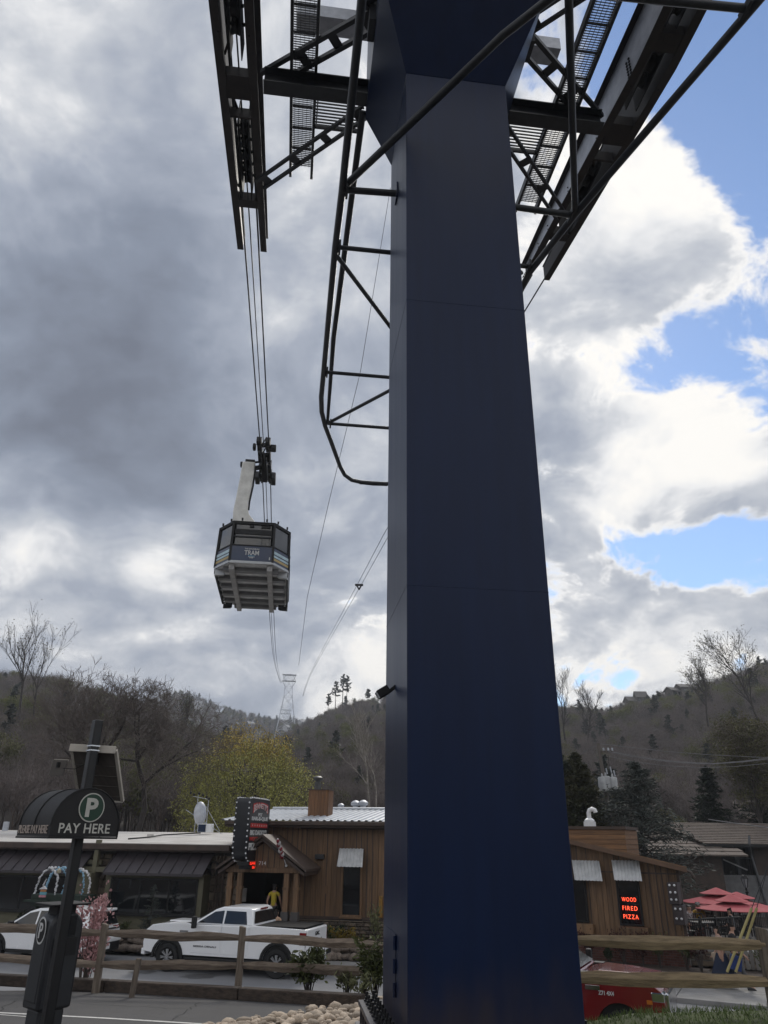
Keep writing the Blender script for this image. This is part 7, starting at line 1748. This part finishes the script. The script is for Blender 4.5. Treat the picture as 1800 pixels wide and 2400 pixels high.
umbrella('left red double-tiered patio umbrella, the highest of the three', PY(1678, 2080, 37), 1.62, 0, 1)
umbrella('front red double-tiered patio umbrella, the lowest and nearest of the three', PY(1712, 2096, 34.5), 1.5, 0, 2)
umbrella('right red double-tiered patio umbrella partly behind the front one', PY(1726, 2090, 38), 1.75, 0, 3)
def patio_table(pos, label):
    o = thing('patio_table', label, 'table', pos, .3, 'patio tables'); MB().box((0, 0, .73), (1.3, .8, .04)).build('table_top', darkgrey, o, bevel=.01)
    for x in (-.55, .55):
        for y in (-.32, .32): MB().beam((x, y, 0), (x * .95, y * .95, .71), .04, .04).build('leg', blackm, o)
def patio_chair(pos, rz, label):
    o = thing('patio_chair', label, 'chair', pos, rz, 'black patio chairs'); MB().box((0, 0, .45), (.46, .46, .03)).build('seat', blackm, o)
    for x in (-.2, .2):
        for y in (-.2, .2): MB().beam((x, y, 0), (x, y, .44), .03, .03).build('leg', blackm, o)
    for k in range(5): MB().beam((-.2 + k * .1, .21, .46), (-.2 + k * .1, .27, .92), .025, .02).build('back_slat', blackm, o)
    MB().beam((-.22, .27, .93), (.22, .27, .93), .03, .05).build('back_rail', blackm, o)
for i, (px, Y) in enumerate(((1665, 33.2), (1725, 35.0))):
    p = on_deck(px, 2190, Y); patio_table(p, ('dark patio table behind the railing under the front umbrella', 'dark patio table further right under the umbrellas')[i])
    for dx, dy, rz in ((-.9, -.3, 1.6), (.0, -.85, 3.1), (.9, .2, -1.5), (.1, .9, 0)): patio_chair(p + Vector((dx, dy, 0)), rz + .2, ('black slatted patio chair at the front patio table', 'black slatted patio chair at the further patio table')[i])
person('person in a white patterned top standing on the patio at the building corner', PY(1613, 2121, 35) * 1.0 - Vector((0, 0, 1.66)), R(-70), 1.66, whit, blkt, M('grey_hair', (.16, .15, .14), .7), 'stand', female=True)
person('person in a gold team shirt and dark cap standing on the patio', PY(1634, 2115, 35) - Vector((0, 0, 1.80)), R(-100), 1.78, gold, blkt, hairm, 'stand', cap=M('grey_cap', (.20, .20, .20), .8))
person('person in a grey top seated on the patio behind the crossed yellow guards', on_deck(1718, 2180, 33.0), R(160), 1.65, greys, blkt, hairm, 'sit', female=True, hairlen=.14)
w1 = PZ(1702, 2316, .13); person('person in a long navy skirt walking along the pavement with a cream shoulder bag', w1, R(150), 1.66, M('peach_top', (.42, .30, .24), .8), greyt, hairm, 'walk', skirt=blues, female=True, hairlen=.18, bag=(M('cream_bag', (.50, .40, .30), .7), (.12, -.24, .78)))
w2 = PZ(1735, 2318, .13); person('person in grey trousers walking along the pavement with a bright blue bag', w2, R(-20), 1.74, M('black_top', (.015, .015, .018), .8), greyt, hairm, 'walk', bag=(bluebag, (-.02, -.26, .72)))
# old-style lamp
LP = thing('street_lamp', 'black old-fashioned lantern lamp post behind the umbrellas', 'street lamp', Vector((PY(1745, 2060, 41).x, 41, 0)))
hz = PY(1742, 2062, 41).z
m = MB(); m.lathe([(.14, 0), (.14, .25), (.07, .4), (.055, hz - .6), (.12, hz - .55), (.05, hz - .48), (.05, hz - .35)], 12); m.build('post', blackm, LP, smooth=40)
m = MB(); m.lathe([(.08, hz - .35), (.17, hz + .05), (.18, hz + .06)], 6); m.build('lantern', M('lantern_glass', (.25, .26, .28), .2), LP)
m = MB(); m.lathe([(.21, hz + .062), (.13, hz + .18), (.03, hz + .24), (.03, hz + .34), (.001, hz + .38)], 6)
for k in range(6): a = k * math.pi / 3; m.beam((.085 * math.cos(a), .085 * math.sin(a), hz - .35), (.182 * math.cos(a), .182 * math.sin(a), hz + .06), .02, .02)
m.build('lantern_cage', blackm, LP)
# guy wires with yellow guards, crossing in front of the patio
gy1 = M('yellow_guard', (.42, .36, .15), .6); GW = thing('guy_wire', 'pair of slanted guy wires with long tan-yellow guards beside the pavement', 'guy wire', PZ(1697, 2296, .13))
ga0 = PY(1704, 2278, 25.7); gb0 = PY(1762, 2128, 25.5); gb1 = PY(1890, 1800, 24.0)
for k, off in enumerate((0, .26)):
    a, b, c = ga0 + Vector((off, 0, 0)), gb0 + Vector((off * .6, 0, 0)), gb1 + Vector((0, 0, off * 3)); o0 = GW.location
    MB().tube([a - o0, b - o0], .04, 8).build('guard', gy1, GW, smooth=40); MB().tube([b - o0, c - o0], .012, 5).build('wire', cablem, GW); MB().tube([a - o0, a - o0 + (a - b).normalized() * .42], .02, 6).build('anchor_rod', cablem, GW)
a, b = PZ(1712, 2212, 1.2), PZ(1724, 2262, .35)
lb = thing('lean_board', 'short cream board leaning across the guy wire guards', 'board', a); MB().beam((0, 0, 0), b - a, .12, .03).build('board', M('cream_board', (.42, .34, .24), .7), lb)

# ================================================================== far right houses and the utility pole
def house(name, label, pos, rz, w, d, h, rh, wallm, roofm, win=(), over=.6):
    o = thing(name, label, 'house', pos, rz); MB().box2((0, 0, -3), (w, d, h)).build('wall', wallm, o)
    for s, nm in ((0, 'roof'), (1, 'roof')):
        y0, y1 = (-over, d / 2) if s == 0 else (d + over, d / 2); z0 = h - rh * over / (d / 2)
        MB().hexa([(-over, y0, z0), (w + over, y0, z0), (w + over, y1, h + rh), (-over, y1, h + rh), (-over, y0, z0 + .18), (w + over, y0, z0 + .18), (w + over, y1, h + rh + .18), (-over, y1, h + rh + .18)]).build(nm, roofm, o)
    for x in (0.0, w): MB().prism([(0, h), (d, h), (d / 2, h + rh - .02)], lambda u, v, ww: (ww, u, v), x - .05, x + .05).build('gable', wallm, o)
    for (x0_, x1_, z0_, z1_) in win:
        f = MB().box2((x0_ - .08, -.05, z0_ - .08), (x1_ + .08, -.001, z1_ + .08)).build('window', browntrim, o); MB().box2((x0_, -.06, z0_), (x1_, -.051, z1_)).build('pane', glass, f)
    return o
# grey lodge with a screened porch
hp0 = PY(1640, 2090, 52); LGx = PY(1692, 2020, 52).x; rz0, rz1 = PY(1720, 1978, 51).z, PY(1720, 1929, 56).z
LG = thing('lodge', 'grey lodge with brown shingle roof and a dark screened porch on the right', 'house', (LGx, 52, 0), R(-6))
wl0 = (PY(1766, 2020, 52).x - LGx); zlow = PY(1730, 2051, 52).z
MB().box2((-.1, .1, -1), (14, 8, zlow)).build('wall', M('pale_grey_wall', (.20, .20, .205), .8), LG)
MB().box2((.0, 1.6, zlow), (14, 8, rz0)).build('rear_wall', M('dark_porch_wall', (.020, .020, .022), .8), LG)
for x in (0, wl0 * .5, wl0): MB().box2((x - .09, .1, zlow), (x + .09, .3, rz0)).build('porch_post', darkgrey, LG)
MB().box2((wl0, .1, zlow), (14, 1.5, rz0)).build('side_wall', browntrim, LG)
for k in range(14): MB().box2((.2 + k * .13, .12, zlow), (.225 + k * .13, .15, zlow + .95)).build('baluster', blackm, LG)
MB().box2((.1, .11, zlow + .95), (2.0, .16, zlow + 1.0)).build('handrail', darkgrey, LG)
MB().beam((.1, .0, zlow + .9), (1.5, .0, zlow + .3), .05, .08).build('stair_rail', M('pale_rail', (.30, .30, .30), .6), LG)
nrow = 13
for r0 in range(nrow):
    f0, f1 = r0 / nrow, (r0 + 1) / nrow; y0, y1 = -.9 + 5.5 * f0, -.9 + 5.5 * f1; z0, z1 = rz0 + (rz1 - rz0) * f0, rz0 + (rz1 - rz0) * f1; x = -1.2 - 1.6 * f0; 
    k = 0
    while x < 6.5:
        w = .55 + .2 * ((k * 7 + r0 * 3) % 5) / 5
        MB().hexa([(x + .01, y0, z0 - .04), (x + w - .01, y0, z0 - .04), (x + w - .01, y1, z1 - .06), (x + .01, y1, z1 - .06), (x + .01, y0, z0 + .05), (x + w - .01, y0, z0 + .05), (x + w - .01, y1, z1 + .0), (x + .01, y1, z1 + .0)]).build('shingle', shingle, LG); x += w; k += 1
MB().box2((-1.2, -.96, rz0 - .16), (13, -.9, rz0 + .0)).build('fascia', blackm, LG)
m = MB(); a_ = PY(1762, 1978, 51) - LG.location; m.tube([(a_.x, -.9, rz0 + .5), (a_.x - .1, -.9, rz0 - .1), (a_.x + .2, .0, rz0 - .6), (a_.x + .7, .0, .2)], .08, 8); m.build('downpipe', M('zinc_pipe', (.13, .135, .145), .5), LG)
# shingle roof behind the spruce
p = PY(1466, 2002, 50); rz2, rz3 = PY(1560, 2003, 50).z, PY(1560, 1947, 58).z
SR = thing('shingled_house', 'long low shingled roof of a house behind the blue spruce', 'house', (p.x, 50, 0), R(-6)); wlen = PY(1692, 2000, 50).x - p.x
MB().box2((.2, .4, -1), (wlen - .2, 8, rz2)).build('wall', browntrim, SR)
for r0 in range(7):
    f0, f1 = r0 / 7, (r0 + 1) / 7; y0, y1 = -.3 + 7 * f0, -.3 + 7 * f1; z0, z1 = rz2 + (rz3 - rz2) * f0, rz2 + (rz3 - rz2) * f1; x = -.4; k = 0
    while x < wlen + .3:
        w = 1.0 + .3 * ((k * 5 + r0 * 3) % 4) / 4; MB().hexa([(x + .01, y0, z0 - .04), (x + w - .01, y0, z0 - .04), (x + w - .01, y1, z1 - .06), (x + .01, y1, z1 - .06), (x + .01, y0, z0 + .05), (x + w - .01, y0, z0 + .05), (x + w - .01, y1, z1), (x + .01, y1, z1)]).build('shingle', shingle, SR); x += w; k += 1
for i, (px, py, Y, w, lab) in enumerate(((1630, 1908, 90, 6.5, 'small grey-roofed house between the spruce and the dark pine'), (1752, 1915, 80, 8, 'brown gabled house behind the lodge at the right edge'))):
    p = PY(px, py, Y); house('hill_house', lab, p - Vector((0, 0, 1.0)), R(-12), w, 6, 1.0, 1.5, browntrim, shingle)
# houses on the ridge lines
def ridge_house(px, py, Y, w, h, lab, rot):
    w, h = w * .72, h * .72
    p = PY(px, py, Y); house('ridge_house', lab, p - Vector((0, 0, 2.2)), rot, w, w * .7, h, h * .45, M('ridge_house_wall', (.11, .095, .085), .8), M('ridge_house_roof', (.13, .12, .115), .8), ((w * .1, w * .4, h * .3, h * .75), (w * .55, w * .9, h * .3, h * .75)), .5)
ridge_house(1474, 1646, 262, 6.5, 4.2, 'dark flat house perched on the right ridge line', R(10)); ridge_house(1493, 1640, 262, 5.0, 5.0, 'taller dark house beside the perched one on the ridge', R(0))
ridge_house(1574, 1618, 255, 7, 3.4, 'long pale-roofed house on the right ridge', R(20)); ridge_house(1596, 1613, 255, 9, 3.8, 'larger pale-roofed house further right on the ridge', R(5)); ridge_house(1350, 1668, 280, 8, 4, 'low dark house on the ridge near the tower', R(5))
for i, (px, py) in enumerate(((455, 1655), (458, 1662), (552, 1706), (582, 1704), (706, 1700), (672, 1712))):
    p = PY(px, py, 600); o = house('far_house', ('tiny pale house highest on the far ridge', 'tiny pale house just below the highest one', 'tiny pale house left of the lattice tower on the far slope', 'tiny pale house near the middle of the far slope', 'tiny pale house right of the lattice tower', 'tiny pale house at the foot of the lattice tower')[i], p, R(i * 13), 5.5, 4, 3, 1.6, M('far_house_wall', (.42, .42, .44), .8), M('far_house_roof', (.30, .30, .32), .8), ((1, 2, 1, 2.2), (3.2, 4.2, 1, 2.2)), .4)
# utility pole with transformers and lines
UX = PY(1408, 1800, 48); UP = thing('utility_pole', 'wooden utility pole with three grey transformers right of the tower', 'utility pole', (UX.x, 48, 0)); utop = PY(1403, 1742, 48).z
MB().tube([(.5, 0, 0), (.0, 0, utop)], [.17, .11], 10).build('pole', M('grey_pole_wood', (.15, .13, .115), .9, stretch=(6, 6, .5)), UP, smooth=60)
arm0, arm1 = PY(1404, 1762, 48) - UP.location, PY(1428, 1761, 47.4) - UP.location
MB().beam(arm0, arm1 + Vector((.2, 0, 0)), .1, .1).build('cross_arm', bark, UP)
for dx in (.3, .6, .85): MB().lathe([(.05, 0), (.07, .05), (.05, .1), (.07, .15), (.03, .2)], 8, Matrix.Translation(arm0 + Vector((dx, 0, .05)))).build('insulator', galv, UP, smooth=40)
for k, (px, py) in enumerate(((1413, 1838), (1421, 1836), (1437, 1838))):
    p = PY(px, py, 47.6) - UP.location; m = MB(); m.lathe([(.24, -.42), (.27, -.40), (.27, .36), (.22, .42), (.001, .44)], 16, Matrix.Translation(p)); m.lathe([(.05, .42), (.07, .5), (.04, .62), (.001, .64)], 8, Matrix.Translation(p)); m.build('transformer', M('pale_transformer', (.42, .43, .44), .5), UP, smooth=40)
for k, (px, py) in enumerate(((1420, 1800), (1430, 1797), (1438, 1805))): p = PY(px, py, 47.7) - UP.location; MB().tube([p, p + Vector((.05, 0, -.35))], .04, 6).build('fuse', galv, UP)
m = MB(); 
for a, b in (((1416, 1775), (1418, 1800)), ((1425, 1770), (1428, 1797)), ((1418, 1806), (1421, 1824))): m.tube([PY(*a, 47.8) - UP.location, PY(*b, 47.8) - UP.location], .015, 4)
m.build('drop_wire', blackm, UP)
def wire(pts, Y0, Y1, lab, r0=.016):
    n = len(pts); m = MB(); m.tube([PY(x, y, Y0 + (Y1 - Y0) * i / (n - 1)) for i, (x, y) in enumerate(pts)], r0, 5); return tag(m.build('power_line', M('bright_line', (.20, .20, .21), .5), smooth=60), lab, 'power line', 'overhead power lines')
wire([(1404, 1743), (1480, 1752), (1560, 1761), (1660, 1769), (1760, 1774), (1830, 1777)], 48, 44, 'highest thin power line running right from the utility pole')
wire([(1425, 1761), (1480, 1773), (1540, 1782), (1600, 1788), (1670, 1791), (1740, 1786), (1830, 1776)], 47.5, 44, 'thick power line sagging right from the pole cross arm', .022)
wire([(1415, 1759), (1480, 1770), (1540, 1780), (1600, 1786), (1670, 1789.5), (1740, 1784), (1830, 1773)], 47.7, 44, 'second power line just above the thick sagging one')
wire([(1428, 1773), (1490, 1786), (1560, 1795), (1640, 1799), (1720, 1797), (1830, 1786)], 47.5, 44, 'lowest power line sagging right from the pole')
wire([(1660, 1920), (1710, 1928), (1760, 1934), (1830, 1944)], 46, 40, 'black service cable crossing in front of the lodge roof', .025)
wire([(1403, 1744), (1370, 1762), (1330, 1790)], 48, 50, 'short power line running left from the utility pole to behind the tower')

# ================================================================== thin spring haze in the valley air
hz_ = MB().box2((-1600, -340, -1.2), (1600, 1780, 150)).build('haze', M('valley_haze', (1, 1, 1)))
hm = bpy.data.materials['valley_haze']; hn = hm.node_tree; hn.nodes.clear()
ho = hn.nodes.new('ShaderNodeOutputMaterial'); hv = hn.nodes.new('ShaderNodeVolumePrincipled'); hv.inputs['Color'].default_value = (.80, .85, .93, 1); hv.inputs['Density'].default_value = .00042; hv.inputs['Anisotropy'].default_value = .2
hn.links.new(hv.outputs[0], ho.inputs['Volume'])
tag(hz_, 'thin pale haze filling the valley air', 'haze', kind='stuff')
